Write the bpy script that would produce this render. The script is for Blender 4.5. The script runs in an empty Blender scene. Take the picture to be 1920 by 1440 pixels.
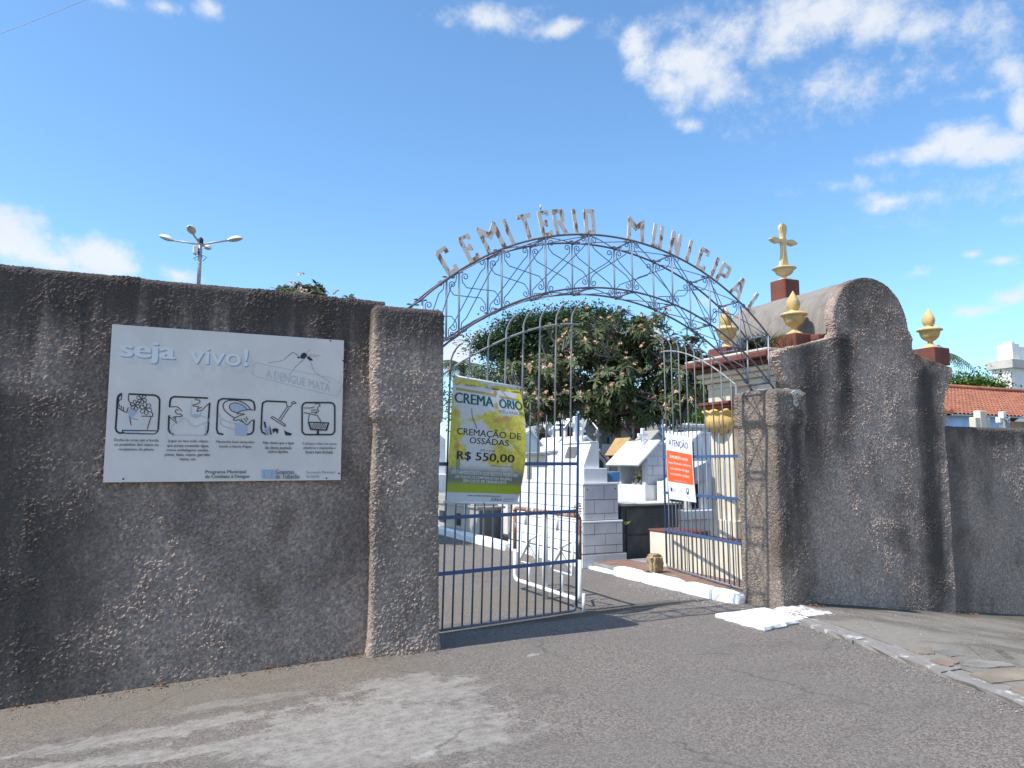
import bpy, bmesh, math, random
import numpy as np
from mathutils import Vector, Matrix
random.seed(7)
sc = bpy.context.scene
col = sc.collection
R = math.radians

# ------------------------------------------------------------------ camera
# world axes: X runs along the cemetery wall, Y goes into the cemetery, Z up
FPX, HZ, YAW, EYE = 1390.0, 147.0, R(25.5), 1.6
PITCH = math.atan(HZ / FPX)
cam = bpy.data.cameras.new('camera')
cam.sensor_width = 36.0
cam.lens = FPX / 1920 * 36.0
cam.clip_start = 0.05
cam.clip_end = 3000
camo = bpy.data.objects.new('camera', cam)
col.objects.link(camo)
camo.location = (0, 0, EYE)
camo.rotation_euler = (math.pi / 2 + PITCH, 0, -YAW)
sc.camera = camo

# ------------------------------------------------------------------ node helper
class NT:
    def __init__(s, tree):
        s.t = tree; s.n = tree.nodes; s.l = tree.links
    def node(s, typ, **kw):
        nd = s.n.new(typ)
        for k, v in kw.items(): setattr(nd, k, v)
        return nd
    def put(s, sock, v):
        if v is None: return
        if isinstance(v, bpy.types.NodeSocket): s.l.new(v, sock)
        else: sock.default_value = v
    def m(s, op, a, b=None, c=None, clamp=False):
        nd = s.node('ShaderNodeMath', operation=op, use_clamp=clamp)
        for i, v in enumerate((a, b, c)): s.put(nd.inputs[i], v)
        return nd.outputs[0]
    def vm(s, op, a, b=None, out=0):
        nd = s.node('ShaderNodeVectorMath', operation=op)
        s.put(nd.inputs[0], a)
        if b is not None: s.put(nd.inputs[1], b)
        return nd.outputs[out]
    def mix(s, f, a, b, blend='MIX'):
        nd = s.node('ShaderNodeMix', data_type='RGBA', blend_type=blend)
        s.put(nd.inputs[0], f)
        for i, v in ((6, a), (7, b)):
            if isinstance(v, (tuple, list)) and len(v) == 3: v = (*v, 1)
            s.put(nd.inputs[i], v)
        return nd.outputs[2]
    def noise(s, vec, scale, detail=4, rough=.55, dist=0):
        nd = s.node('ShaderNodeTexNoise')
        s.put(nd.inputs['Vector'], vec); nd.inputs['Scale'].default_value = scale
        nd.inputs['Detail'].default_value = detail; nd.inputs['Roughness'].default_value = rough
        nd.inputs['Distortion'].default_value = dist
        return nd.outputs['Fac']
    def voro(s, vec, scale, feature='F1', out='Distance', rnd=1.0):
        nd = s.node('ShaderNodeTexVoronoi', feature=feature)
        s.put(nd.inputs['Vector'], vec); nd.inputs['Scale'].default_value = scale
        nd.inputs['Randomness'].default_value = rnd
        return nd.outputs[out]
    def ss(s, v, a, b):
        nd = s.node('ShaderNodeMapRange', interpolation_type='SMOOTHSTEP')
        s.put(nd.inputs[0], v)
        nd.inputs[1].default_value = a; nd.inputs[2].default_value = b
        return nd.outputs[0]
    def scl(s, vec, sx, sy, sz):
        return s.vm('MULTIPLY', vec, (sx, sy, sz))
    def xyz(s, vec):
        nd = s.node('ShaderNodeSeparateXYZ'); s.put(nd.inputs[0], vec); return nd.outputs
    def bump(s, h, strength=.3, dist=.01, normal=None):
        nd = s.node('ShaderNodeBump'); s.put(nd.inputs['Height'], h)
        nd.inputs['Strength'].default_value = strength; nd.inputs['Distance'].default_value = dist
        if normal is not None: s.put(nd.inputs['Normal'], normal)
        return nd.outputs[0]

# ------------------------------------------------------------------ world: sky with clouds
SUN_EL = R(54)
SUN_H = Vector((-.999, -.040, 0)).normalized()          # horizontal direction towards the sun
fw = Vector((math.sin(YAW) * math.cos(PITCH), math.cos(YAW) * math.cos(PITCH), math.sin(PITCH)))
rt = Vector((math.cos(YAW), -math.sin(YAW), 0))
up = rt.cross(fw)
def ray(x, y): return fw + rt * ((x - 960) / FPX) - up * ((y - 720) / FPX)
def on(ax, val, x, y):
    """point where the line of sight through photo point (x, y) meets a plane of the place"""
    d = ray(x, y); i = 'xyz'.index(ax)
    return Vector((0, 0, EYE)) + d * ((val - (0, 0, EYE)[i]) / d[i])

world = bpy.data.worlds.new('World'); sc.world = world; world.use_nodes = True
W = NT(world.node_tree); W.n.clear()
wo = W.node('ShaderNodeOutputWorld'); bg = W.node('ShaderNodeBackground')
W.l.new(bg.outputs[0], wo.inputs[0])
sky = W.node('ShaderNodeTexSky', sky_type='NISHITA')
sky.sun_disc = False; sky.sun_elevation = SUN_EL
sky.sun_rotation = math.atan2(SUN_H.x, SUN_H.y) % (2 * math.pi)
sky.altitude = 0; sky.air_density = 1.0; sky.dust_density = .6; sky.ozone_density = 2.0
tc = W.node('ShaderNodeTexCoord')
dirv = W.vm('NORMALIZE', tc.outputs['Generated'])
dx, dy, dz = W.xyz(dirv)
az = W.m('ARCTAN2', dx, dy); el = W.m('ARCSINE', dz)
cmb = W.node('ShaderNodeCombineXYZ'); W.put(cmb.inputs[0], az); W.put(cmb.inputs[1], el)
ae = cmb.outputs[0]
CL = [(12,452,58,50,1.15),(70,478,46,28,1.0),(186,487,56,32,1.15),(120,496,40,14,.8),(205,8,40,12,.55),(318,24,26,11,.5),(396,12,18,16,.55),
 (930,28,95,22,.75),(1040,52,46,17,.85),(1190,82,42,40,.95),(1205,120,36,26,.7),(1300,120,62,52,.95),(1262,168,52,34,.85),(1340,165,56,30,.8),
 (1370,62,90,36,.75),(1470,52,100,44,1.0),(1440,78,60,18,.8),(1560,25,90,44,.9),(1650,25,75,45,.85),(1720,40,55,40,.7),(1690,95,26,32,.5),
 (1860,60,60,60,.6),(1890,130,45,50,.6),(1908,205,26,45,.95),(1790,270,52,38,1.1),(1850,285,75,30,1.0),(1735,292,34,16,.8),(1295,228,34,15,.6),
 (1675,368,42,17,.6),(1820,480,20,8,.6),(1876,490,30,9,.6),(1890,415,36,16,.5),(1895,556,38,20,.85),(1840,582,36,14,.8),(1715,515,38,12,.45),
 (335,515,46,17,.75),(862,660,46,44,.95),(1800,185,85,14,.4),(1600,345,80,10,.3),(1660,300,40,10,.3),(1320,560,26,20,.4),(1500,10,70,26,.7),(1600,150,210,50,.3),(1850,350,120,34,.28),(1230,45,110,30,.4),(1760,120,90,40,.42)]
warp = W.node('ShaderNodeTexNoise'); W.put(warp.inputs['Vector'], dirv)
warp.inputs['Scale'].default_value = 9; warp.inputs['Detail'].default_value = 3
wv = W.vm('MULTIPLY', W.vm('SUBTRACT', warp.outputs['Color'], (.5, .5, .5)), (.055, .04, 0))
aew = W.vm('ADD', ae, wv)
acc = None
for x, y, rx, ry, w in CL:
    d = ray(x, y).normalized()
    a0, e0 = math.atan2(d.x, d.y), math.asin(d.z)
    k = 1.35 / FPX * (1 / (1 + ((x - 960) / FPX) ** 2) ** .5)
    q = W.vm('MULTIPLY', W.vm('SUBTRACT', aew, (a0, e0, 0)), (1 / (rx * k), 1 / (ry * k), 0))
    v = W.m('MULTIPLY', W.m('SUBTRACT', 1.0, W.vm('LENGTH', q, out=1)), w)
    acc = v if acc is None else W.m('MAXIMUM', acc, v)
# out of view clouds go on, cover raised to whiten the ambient light
vdot = W.vm('DOT_PRODUCT', dirv, tuple(fw), out=1)
gen = W.m('SUBTRACT', W.noise(W.scl(dirv, 1, 1, 2.2), 2.6, 3), W.m('ADD', .49, W.m('MULTIPLY', W.ss(vdot, .62, .74), 1.0)))
acc = W.m('MAXIMUM', acc, W.m('MULTIPLY', gen, 4.0))
nz = W.noise(W.scl(dirv, 1, 1, 1.5), 11, 12, .66)
nz2 = W.noise(dirv, 45, 8, .65)
dens = W.m('ADD', acc, W.m('ADD', W.m('MULTIPLY', W.m('SUBTRACT', nz, .5), 1.9), W.m('MULTIPLY', W.m('SUBTRACT', nz2, .5), 1.0)))
dens = W.m('MULTIPLY', W.ss(dens, -.06, .92), W.ss(acc, -.5, .2))
SKY_STRENGTH = .13
skyc = W.mix(1.0, sky.outputs[0], (.735, .965, 1.08), 'MULTIPLY')
cshade = W.noise(dirv, 7, 4)
cloudc = W.mix(cshade, (3.2, 3.5, 3.95), (4.35, 4.4, 4.45))
W.put(bg.inputs['Color'], W.mix(W.m('MULTIPLY', dens, .9), skyc, cloudc))
bg.inputs['Strength'].default_value = SKY_STRENGTH

# ------------------------------------------------------------------ sun, exposure
sl = bpy.data.lights.new('sun', 'SUN'); sl.energy = 3.25; sl.angle = R(.53); sl.color = (1, .96, .89)
so = bpy.data.objects.new('sun', sl); col.objects.link(so)
sdir = Vector((SUN_H.x * math.cos(SUN_EL), SUN_H.y * math.cos(SUN_EL), math.sin(SUN_EL)))
so.rotation_euler = sdir.to_track_quat('Z', 'Y').to_euler(); so.location = sdir * 60
vs = sc.view_settings
vs.view_transform = 'Standard'; vs.look = 'None'; vs.gamma = 1; vs.use_curve_mapping = False
vs.exposure = .85
sc.render.engine = 'CYCLES'

# ------------------------------------------------------------------ object helpers
def tag(o, label=None, cat=None, group=None, kind=None):
    if label: o['label'] = label
    if cat: o['category'] = cat
    if group: o['group'] = group
    if kind: o['kind'] = kind
    return o
def wloc(o):
    v = Vector((0, 0, 0))
    while o is not None:
        v += o.location; o = o.parent
    return v
def thing(name, loc, label, cat, group=None):
    o = bpy.data.objects.new(name, None); col.objects.link(o)
    o.location = loc; o.empty_display_size = .2
    return tag(o, label, cat, group)
def link(name, me, mat=None, parent=None):
    o = bpy.data.objects.new(name, me); col.objects.link(o)
    if mat is not None and not me.materials: me.materials.append(mat)
    if parent is not None: o.parent = parent
    return o
def copy_tree(o, parent=None):
    c = o.copy(); col.objects.link(c)
    if parent is not None: c.parent = parent
    for ch in [k for k in o.children]: copy_tree(ch, c)
    return c

class MB:
    """collects shapes in world coordinates and links them as one mesh object"""
    def __init__(s): s.v = []; s.f = []; s.sm = []; s.mi = []
    def add(s, vs, fs, smooth=False, mi=0):
        o = len(s.v); s.v += [tuple(p) for p in vs]
        s.f += [tuple(i + o for i in f) for f in fs]; s.sm += [smooth] * len(fs); s.mi += [mi] * len(fs)
        return s
    def box(s, x0, x1, y0, y1, z0, z1, mi=0):
        v = [(x, y, z) for z in (z0, z1) for y in (y0, y1) for x in (x0, x1)]
        return s.add(v, [(0, 2, 3, 1), (4, 5, 7, 6), (0, 1, 5, 4), (2, 6, 7, 3), (0, 4, 6, 2), (1, 3, 7, 5)], mi=mi)
    def bbox(s, x0, x1, y0, y1, z0, z1, b=.006, mi=0):
        """box with chamfered edges"""
        c = Vector(((x0 + x1) / 2, (y0 + y1) / 2, (z0 + z1) / 2)); h = Vector((x1 - x0, y1 - y0, z1 - z0)) / 2
        bm = bmesh.new(); bmesh.ops.create_cube(bm, size=2)
        for v in bm.verts: v.co = Vector((v.co.x * h.x, v.co.y * h.y, v.co.z * h.z)) + c
        bmesh.ops.bevel(bm, geom=bm.edges[:], offset=min(b, min(h) * .8), segments=1, affect='EDGES')
        bm.verts.index_update()
        s.add([v.co for v in bm.verts], [[v.index for v in f.verts] for f in bm.faces], mi=mi); bm.free(); return s
    def prism(s, poly, axis, a, b, mi=0):
        """extrude a 2-D polygon along axis from a to b"""
        def p3(p, w):
            return {'x': (w, p[0], p[1]), 'y': (p[0], w, p[1]), 'z': (p[0], p[1], w)}[axis]
        n = len(poly); v = [p3(p, a) for p in poly] + [p3(p, b) for p in poly]
        f = [tuple(range(n)), tuple(range(2 * n - 1, n - 1, -1))]
        f += [(i, n + i, n + (i + 1) % n, (i + 1) % n) for i in range(n)]
        return s.add(v, f, mi=mi)
    def tube(s, pts, r, n=6, closed=False, r2=None, cap=True, mi=0):
        pts = [Vector(p) for p in pts]; m = len(pts); base = []; ref = None
        for i, p in enumerate(pts):
            if closed: t = pts[(i + 1) % m] - pts[i - 1]
            else: t = pts[min(i + 1, m - 1)] - pts[max(i - 1, 0)]
            if t.length < 1e-9: t = Vector((0, 0, 1))
            t.normalize()
            if ref is None:
                ref = t.orthogonal().normalized()
            ref = (ref - t * ref.dot(t))
            if ref.length < 1e-6: ref = t.orthogonal()
            ref.normalize(); b = t.cross(ref)
            rr = r if r2 is None else r + (r2 - r) * i / max(1, m - 1)
            if isinstance(r, (list, tuple)): rr = r[i]
            base += [p + (ref * math.cos(2 * math.pi * k / n) + b * math.sin(2 * math.pi * k / n)) * rr for k in range(n)]
        f = []
        for i in range(m if closed else m - 1):
            j = (i + 1) % m
            f += [(i * n + k, i * n + (k + 1) % n, j * n + (k + 1) % n, j * n + k) for k in range(n)]
        s.add(base, f, True, mi)
        if cap and not closed:
            o = len(s.v) - len(base)
            s.f += [tuple(o + k for k in range(n - 1, -1, -1)), tuple(o + (m - 1) * n + k for k in range(n))]
            s.sm += [False, False]; s.mi += [mi, mi]
        return s
    def lathe(s, prof, c, n=20, flute=None, mi=0):
        """profile [(radius, z)] turned about the vertical through c"""
        v = []; f = []
        for j, (r, z) in enumerate(prof):
            for k in range(n):
                a = 2 * math.pi * k / n; rr = r
                if flute and flute[0] <= j <= flute[1] and k % 2: rr *= flute[2]
                v.append((c[0] + rr * math.cos(a), c[1] + rr * math.sin(a), c[2] + z))
        for j in range(len(prof) - 1):
            f += [(j * n + k, j * n + (k + 1) % n, (j + 1) * n + (k + 1) % n, (j + 1) * n + k) for k in range(n)]
        f += [tuple(range(n - 1, -1, -1)), tuple((len(prof) - 1) * n + k for k in range(n))]
        return s.add(v, f, True, mi)
    def build(s, name, mat, parent=None, **kw):
        me = bpy.data.meshes.new(name)
        o0 = wloc(parent) if parent is not None else Vector((0, 0, 0))
        me.from_pydata([(p[0] - o0.x, p[1] - o0.y, p[2] - o0.z) for p in s.v], [], s.f)
        me.polygons.foreach_set('use_smooth', s.sm)
        for mm in (mat if isinstance(mat, (list, tuple)) else [mat]): me.materials.append(mm)
        me.polygons.foreach_set('material_index', s.mi)
        me.update()
        o = bpy.data.objects.new(name, me); col.objects.link(o)
        if parent is not None: o.parent = parent
        if kw: tag(o, **kw)
        return o
def solo(name, mb, mat, label, cat, group=None):
    """a thing that is one mesh, origin at its base"""
    b = [min(p[i] for p in mb.v) for i in range(3)]; t = [max(p[i] for p in mb.v) for i in range(3)]
    c = Vector(((b[0] + t[0]) / 2, (b[1] + t[1]) / 2, b[2]))
    mb.v = [(p[0] - c.x, p[1] - c.y, p[2] - c.z) for p in mb.v]
    o = mb.build(name, mat); o.location = c
    return tag(o, label, cat, group)

# ------------------------------------------------------------------ numpy noise for rough plaster
def h3(i, j, k, s):
    with np.errstate(over='ignore'):
        n = (i.astype(np.uint32) * np.uint32(374761393) + j.astype(np.uint32) * np.uint32(668265263)
             + k.astype(np.uint32) * np.uint32(2147483647) + np.uint32((s * 1274126177) & 0xffffffff))
        n = (n ^ (n >> np.uint32(13))) * np.uint32(1274126177)
        n = (n ^ (n >> np.uint32(15))) * np.uint32(2246822519)
        n = n ^ (n >> np.uint32(13))
    return n.astype(np.float64) / 4294967295.0
def vnoise(P, sc_, seed):
    Q = P * sc_; I = np.floor(Q).astype(np.int64); F = Q - I; F = F * F * (3 - 2 * F); out = 0
    for a in (0, 1):
        for b in (0, 1):
            for c in (0, 1):
                w = (F[:, 0] if a else 1 - F[:, 0]) * (F[:, 1] if b else 1 - F[:, 1]) * (F[:, 2] if c else 1 - F[:, 2])
                out = out + w * h3(I[:, 0] + a, I[:, 1] + b, I[:, 2] + c, seed)
    return out
def fbm(P, sc_, seed, o=4):
    t = 0; a = .5; n = 0
    for i in range(o):
        t = t + a * vnoise(P, sc_ * 2 ** i, seed + i); n += a; a *= .5
    return t / n
def worley(P, cell, seed):
    Q = P / cell; I = np.floor(Q).astype(np.int64)
    best = np.full(len(P), 9.0); bid = np.zeros(len(P))
    for a in (-1, 0, 1):
        for b in (-1, 0, 1):
            for c in (-1, 0, 1):
                i, j, k = I[:, 0] + a, I[:, 1] + b, I[:, 2] + c
                hx = h3(i, j, k, seed)
                d = np.sqrt((i + hx - Q[:, 0]) ** 2 + (j + h3(i, j, k, seed + 1) - Q[:, 1]) ** 2 + (k + h3(i, j, k, seed + 2) - Q[:, 2]) ** 2)
                m = d < best; best[m] = d[m]; bid[m] = hx[m]
    return best, (bid * 7.31) % 1
def roughcast(name, V, Fq, mat, seed, amp=.0145, cell=.019, wob=.014, extra=None, parent=None):
    """quad mesh thrown with pebble-dash: every vertex is pushed out along its normal"""
    V = np.asarray(V, float); Fq = np.asarray(Fq, np.int64)
    def mk(V):
        me = bpy.data.meshes.new(name)
        me.vertices.add(len(V)); me.vertices.foreach_set('co', V.astype(np.float32).ravel())
        me.loops.add(Fq.size); me.loops.foreach_set('vertex_index', Fq.astype(np.int32).ravel())
        me.polygons.add(len(Fq)); me.polygons.foreach_set('loop_start', np.arange(0, Fq.size, 4, dtype=np.int32))
        me.update(calc_edges=True); return me
    t = mk(V); N = np.zeros(len(V) * 3, np.float32); t.vertex_normals.foreach_get('vector', N); N = N.reshape(-1, 3)
    bpy.data.meshes.remove(t)
    f1, idn = worley(V, cell, seed)
    f2, id2 = worley(V + 3.7, cell * .55, seed + 9)
    clus = np.clip((fbm(V, 4.0, seed + 20, 3) - .34) * 3.4, .3, 1.35)
    d = np.clip(1 - (f1 / .72) ** 2, 0, 1) * (.45 + .7 * idn) * clus * amp + np.clip(1 - (f2 / .8) ** 2, 0, 1) * amp * .33 * id2
    d = d + (fbm(V, 1.6, seed + 30, 4) - .5) * 2 * wob
    if extra is not None: d = d + extra(V, N)
    V2 = V + N * d[:, None]
    me = mk(V2)
    at = me.attributes.new('pebble', 'FLOAT', 'POINT'); at.data.foreach_set('value', idn.astype(np.float32))
    me.polygons.foreach_set('use_smooth', np.zeros(len(Fq), bool))
    me.materials.append(mat); me.update()
    o = bpy.data.objects.new(name, me); col.objects.link(o)
    if parent is not None: o.parent = parent
    return o
def grid_idx(nr, nc, off=0, flip=False):
    a = (np.arange(nr - 1)[:, None] * nc + np.arange(nc - 1)[None, :]).ravel() + off
    q = np.stack([a, a + 1, a + nc + 1, a + nc], 1)
    return q[:, ::-1] if flip else q
def densify(path, step):
    out = [np.array(path[0], float)]
    for a, b, *s in [(p, q) for p, q in zip(path[:-1], path[1:])]:
        a, b = np.array(a, float), np.array(b, float)
        n = max(1, int(np.ceil(np.linalg.norm(b - a) / step)))
        for i in range(1, n + 1): out.append(a + (b - a) * i / n)
    return np.array(out)
# ------------------------------------------------------------------ materials
def newmat(name):
    m = bpy.data.materials.new(name); m.use_nodes = True
    t = NT(m.node_tree); b = t.n['Principled BSDF']
    return m, t, b
def pos(t):
    g = t.node('ShaderNodeNewGeometry'); return g.outputs['Position']
def objc(t):
    g = t.node('ShaderNodeTexCoord'); return g.outputs['Object']
def plain(name, c, rough=.7, var=.12, scale=6, bump=.15, bs=60, spec=.3, metal=0, dirt=None, dirt_amt=.5, dirt_scale=3, bd=.004):
    """paint or mineral surface: base colour, soft variation, grime and fine relief"""
    m, t, b = newmat(name); p = pos(t)
    n = t.noise(p, scale, 5)
    dark = tuple(x * (1 - var * 1.6) for x in c); lite = tuple(min(1, x * (1 + var)) for x in c)
    cc = t.mix(t.ss(n, .3, .7), dark, lite)
    if dirt is not None:
        dn = t.noise(t.scl(p, 1, 1, .45), dirt_scale, 8, .65)
        cc = t.mix(t.m('MULTIPLY', t.ss(dn, .5, .72), dirt_amt), cc, dirt)
    t.put(b.inputs['Base Color'], cc)
    b.inputs['Roughness'].default_value = rough; b.inputs['Specular IOR Level'].default_value = spec
    b.inputs['Metallic'].default_value = metal
    if bump: t.put(b.inputs['Normal'], t.bump(t.noise(p, bs, 6, .6), bump, bd))
    return m
def rusty(name, paint, amount=.5, lo=.52, scale=22, stretch=.4):
    """painted iron with rust breaking through"""
    m, t, b = newmat(name); p = t.scl(pos(t), 1, 1, stretch)
    n = t.noise(p, scale, 8, .65); k = t.ss(n, lo, lo + .09)
    r = t.mix(t.noise(p, 90, 4), (.16, .055, .025), (.30, .13, .065))
    pc = t.mix(t.noise(p, 12, 4), tuple(x * .8 for x in paint), tuple(min(1, x * 1.12) for x in paint))
    t.put(b.inputs['Base Color'], t.mix(t.m('MULTIPLY', k, amount), pc, r))
    t.put(b.inputs['Roughness'], t.m('ADD', .42, t.m('MULTIPLY', k, .45)))
    t.put(b.inputs['Normal'], t.bump(t.m('ADD', n, t.m('MULTIPLY', k, .3)), .25, .003))
    return m
def plaster(name, streaks=(), top=None, base=(.375, .312, .278), shift=0):
    """old pebble-dash: tinted pebbles in grey mortar with black mould where water runs"""
    m, t, b = newmat(name); p = pos(t); x, y, z = t.xyz(p)
    at = t.node('ShaderNodeAttribute', attribute_name='pebble'); pe = at.outputs['Fac']
    ramp = t.node('ShaderNodeValToRGB'); t.put(ramp.inputs[0], pe)
    e = ramp.color_ramp; e.elements[0].color = (*[c * .80 for c in base], 1); e.elements[1].color = tuple(min(1, c * k) for c, k in zip(base, (1.5, 1.42, 1.3))) + (1,)
    for q, cc in ((.35, tuple(c * .9 for c in base)), (.6, (base[0] * 1.15, base[1] * 1.02, base[2] * .95)), (.8, (base[0] * 1.22, base[1] * 1.18, base[2] * 1.12))):
        k = e.elements.new(q); k.color = (*cc, 1)
    big = t.noise(t.scl(p, 1, 1, .55), 1.1, 6, .6)
    c = t.mix(t.ss(big, .38, .66), ramp.outputs[0], (.11, .088, .078), 'MIX')
    c = t.mix(t.m('MULTIPLY', t.ss(big, .38, .66), .58), ramp.outputs[0], c)
    fine = t.noise(p, 46, 6, .7)
    c = t.mix(.75, c, t.mix(t.ss(fine, .30, .72), (.45, .43, .43), (1.25, 1.22, 1.18)), 'MULTIPLY')
    mask = None
    def grow(v):
        nonlocal mask
        mask = v if mask is None else t.m('MAXIMUM', mask, v)
    run = t.noise(t.scl(p, 5, 5, .35), 1.6, 6, .6)
    edge = t.noise(p, 3.2, 6, .65)
    if top:
        zt, depth, k = top
        d = t.m('DIVIDE', t.m('SUBTRACT', zt, z), depth)
        d = t.m('ADD', d, t.m('MULTIPLY', t.m('SUBTRACT', run, .5), 2.2))
        grow(t.m('MULTIPLY', t.m('SUBTRACT', 1, t.ss(d, .15, 1.05)), k))
    for (xc, w, z1, z0, k) in streaks:
        dx = t.m('DIVIDE', t.m('ABSOLUTE', t.m('SUBTRACT', t.m('ADD', x, t.m('MULTIPLY', t.m('SUBTRACT', edge, .5), .35)), xc)), w)
        a = t.m('SUBTRACT', 1, t.ss(t.m('ADD', dx, t.m('MULTIPLY', t.m('SUBTRACT', run, .5), 1.1)), .15, 1.45))
        zz = t.m('ADD', z, t.m('MULTIPLY', t.m('SUBTRACT', edge, .5), .8))
        a = t.m('MULTIPLY', a, t.m('MULTIPLY', t.ss(zz, z0 - .5, z0 + .7), t.m('SUBTRACT', 1, t.ss(zz, z1, z1 + .3))))
        grow(t.m('MULTIPLY', a, k))
    if mask is not None:
        spots = t.ss(t.noise(p, 70, 3, .6), .60, .72)
        mask = t.m('MULTIPLY', mask, t.m('SUBTRACT', 1, t.m('MULTIPLY', spots, .5)))
        c = t.mix(t.m('MULTIPLY', mask, .93), c, (.066, .055, .051))
    # brown algae and mould patches
    br = t.ss(t.noise(t.scl(p, 1, 1, .7), 1.7, 5), .56, .72)
    c = t.mix(t.m('MULTIPLY', br, .5), c, (.085, .062, .042))
    t.put(b.inputs['Base Color'], c)
    b.inputs['Roughness'].default_value = .95; b.inputs['Specular IOR Level'].default_value = .12
    h = t.m('ADD', t.m('MULTIPLY', fine, .8), t.m('MULTIPLY', t.voro(p, 85), -.6))
    t.put(b.inputs['Normal'], t.bump(h, .7, .008))
    return m

M = {}
M['white_tile'] = plain('white_tile', (.80, .80, .81), .32, .04, 3, .05, 30, .5, dirt=(.52, .50, .46), dirt_amt=.35)
M['white_wash'] = plain('white_wash', (.80, .80, .79), .8, .05, 5, .4, 30, .2, dirt=(.45, .43, .40), dirt_amt=.5, dirt_scale=5)
M['lime'] = plain('lime_paint', (.86, .86, .86), .85, .04, 7, .5, 40, .15, dirt=(.36, .33, .29), dirt_amt=.6, dirt_scale=9, bd=.01)
M['grout'] = plain('grout', (.15, .145, .14), .9, .1)
M['granite'] = None
M['cream'] = plain('cream_paint', (.70, .63, .50), .8, .07, 3, .25, 40, .2, dirt=(.40, .36, .29), dirt_amt=.5, dirt_scale=2.5)
M['oxide'] = plain('red_oxide_paint', (.175, .060, .045), .75, .10, 4, .2, 40, .25, dirt=(.17, .09, .07), dirt_amt=.6)
M['urn_paint'] = plain('faded_yellow_paint', (.62, .435, .19), .7, .10, 7, .35, 40, .2, dirt=(.33, .26, .16), dirt_amt=.75, dirt_scale=9)
M['ochre'] = plain('yellow_ochre_paint', (.66, .45, .15), .6, .06, 6, .25, 50, .3, dirt=(.42, .34, .20), dirt_amt=.5, dirt_scale=8)
M['cream_stone'] = plain('cream_stone_paint', (.66, .50, .27), .65, .06, 6, .25, 50, .3, dirt=(.35, .30, .22), dirt_amt=.6, dirt_scale=8)
M['tan'] = plain('tan_tile', (.42, .27, .12), .6, .09, 4, .15, 40, .3, dirt=(.28, .22, .15), dirt_amt=.5)
M['grey_tile'] = plain('grey_tile', (.40, .41, .43), .5, .08, 3, .1, 30, .4, dirt=(.25, .25, .25), dirt_amt=.5)
M['grey_cement'] = plain('grey_cement', (.30, .29, .28), .9, .14, 4, .35, 40, .2, dirt=(.13, .12, .11), dirt_amt=.7)
M['pale_cement'] = plain('pale_cement', (.52, .50, .45), .9, .1, 4, .35, 40, .2, dirt=(.25, .23, .20), dirt_amt=.6)
M['dark_glass'] = plain('dark_glass', (.03, .033, .04), .12, .1, 4, 0, spec=.5)
M['hole'] = plain('recess_shade', (.05, .045, .042), .9, .2, 4, .2)  # near-black for flat plates: the shade inside openings is put into the colour
M['bronze'] = plain('bronze_plaque', (.16, .155, .15), .5, .15, 20, .3, 80, .4, .3)
M['dark_iron'] = plain('dark_iron', (.05, .05, .055), .55, .2, 8, .2, 60, .4, .6)
M['galv'] = plain('galvanised_pole', (.36, .36, .37), .5, .1, 6, .1, 60, .4, .4)
M['lamp_white'] = plain('lamp_housing', (.78, .78, .77), .45, .03, 4, 0)
M['lamp_glass'] = plain('lamp_diffuser', (.38, .37, .33), .3, .1, 6, 0)
M['blue_iron'] = rusty('blue_painted_iron', (.048, .095, .215), .8, .60, 16)
M['bar_iron'] = rusty('weathered_blue_bar', (.14, .175, .235), .8, .55, 14, .25)
M['silver_iron'] = rusty('silver_painted_bar', (.30, .31, .33), .9, .54, 14, .25)
M['arch_iron'] = rusty('grey_blue_arch_iron', (.16, .19, .265), .9, .56, 26, 1)
M['chord_iron'] = rusty('rusty_arch_chord', (.12, .125, .16), .85, .50, 22, 1)
M['post_iron'] = rusty('silver_arch_post', (.38, .40, .44), .8, .60, 20, .4)
M['letter'] = rusty('white_painted_rusty_letter', (.80, .66, .55), .9, .50, 15, .6)
M['barrier'] = rusty('white_painted_barrier', (.76, .76, .74), .5, .62, 14, .4)
M['barrier_rust'] = rusty('rusted_barrier_tube', (.60, .52, .40), .95, .40, 10, .4)
M['rust'] = rusty('rust', (.20, .09, .05), 1, .3, 20)

m, t, b = newmat('speckled_granite'); p = pos(t)
c = t.mix(t.ss(t.noise(p, 130, 3), .4, .6), (.28, .27, .25), (.46, .44, .40)); c = t.mix(t.ss(t.voro(p, 90), .12, .05), c, (.08, .08, .08))
t.put(b.inputs['Base Color'], c); b.inputs['Roughness'].default_value = .35; M['granite'] = m
m, t, b = newmat('dark_granite'); p = pos(t)
c = t.mix(t.ss(t.noise(p, 120, 3), .4, .62), (.060, .060, .062), (.15, .145, .14)); c = t.mix(t.ss(t.noise(p, 3, 5), .45, .7), c, (.16, .15, .14))
t.put(b.inputs['Base Color'], c); b.inputs['Roughness'].default_value = .4; M['dark_granite'] = m
m, t, b = newmat('vault_cement'); p = pos(t)
run = t.noise(t.scl(p, .6, 5, .6), 2.2, 8, .65); n = t.noise(p, 4, 8, .65)
c = t.mix(t.ss(run, .25, .75), (.185, .162, .144), (.262, .228, .198)); c = t.mix(t.m('MULTIPLY', t.ss(n, .5, .72), .6), c, (.10, .09, .082))
t.put(b.inputs['Base Color'], c); b.inputs['Roughness'].default_value = .95
t.put(b.inputs['Normal'], t.bump(t.noise(p, 30, 8, .7), .5, .01)); M['vault'] = m
m, t, b = newmat('black_enamel_frame'); b.inputs['Base Color'].default_value = (.02, .02, .022, 1); M['black'] = m

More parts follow.
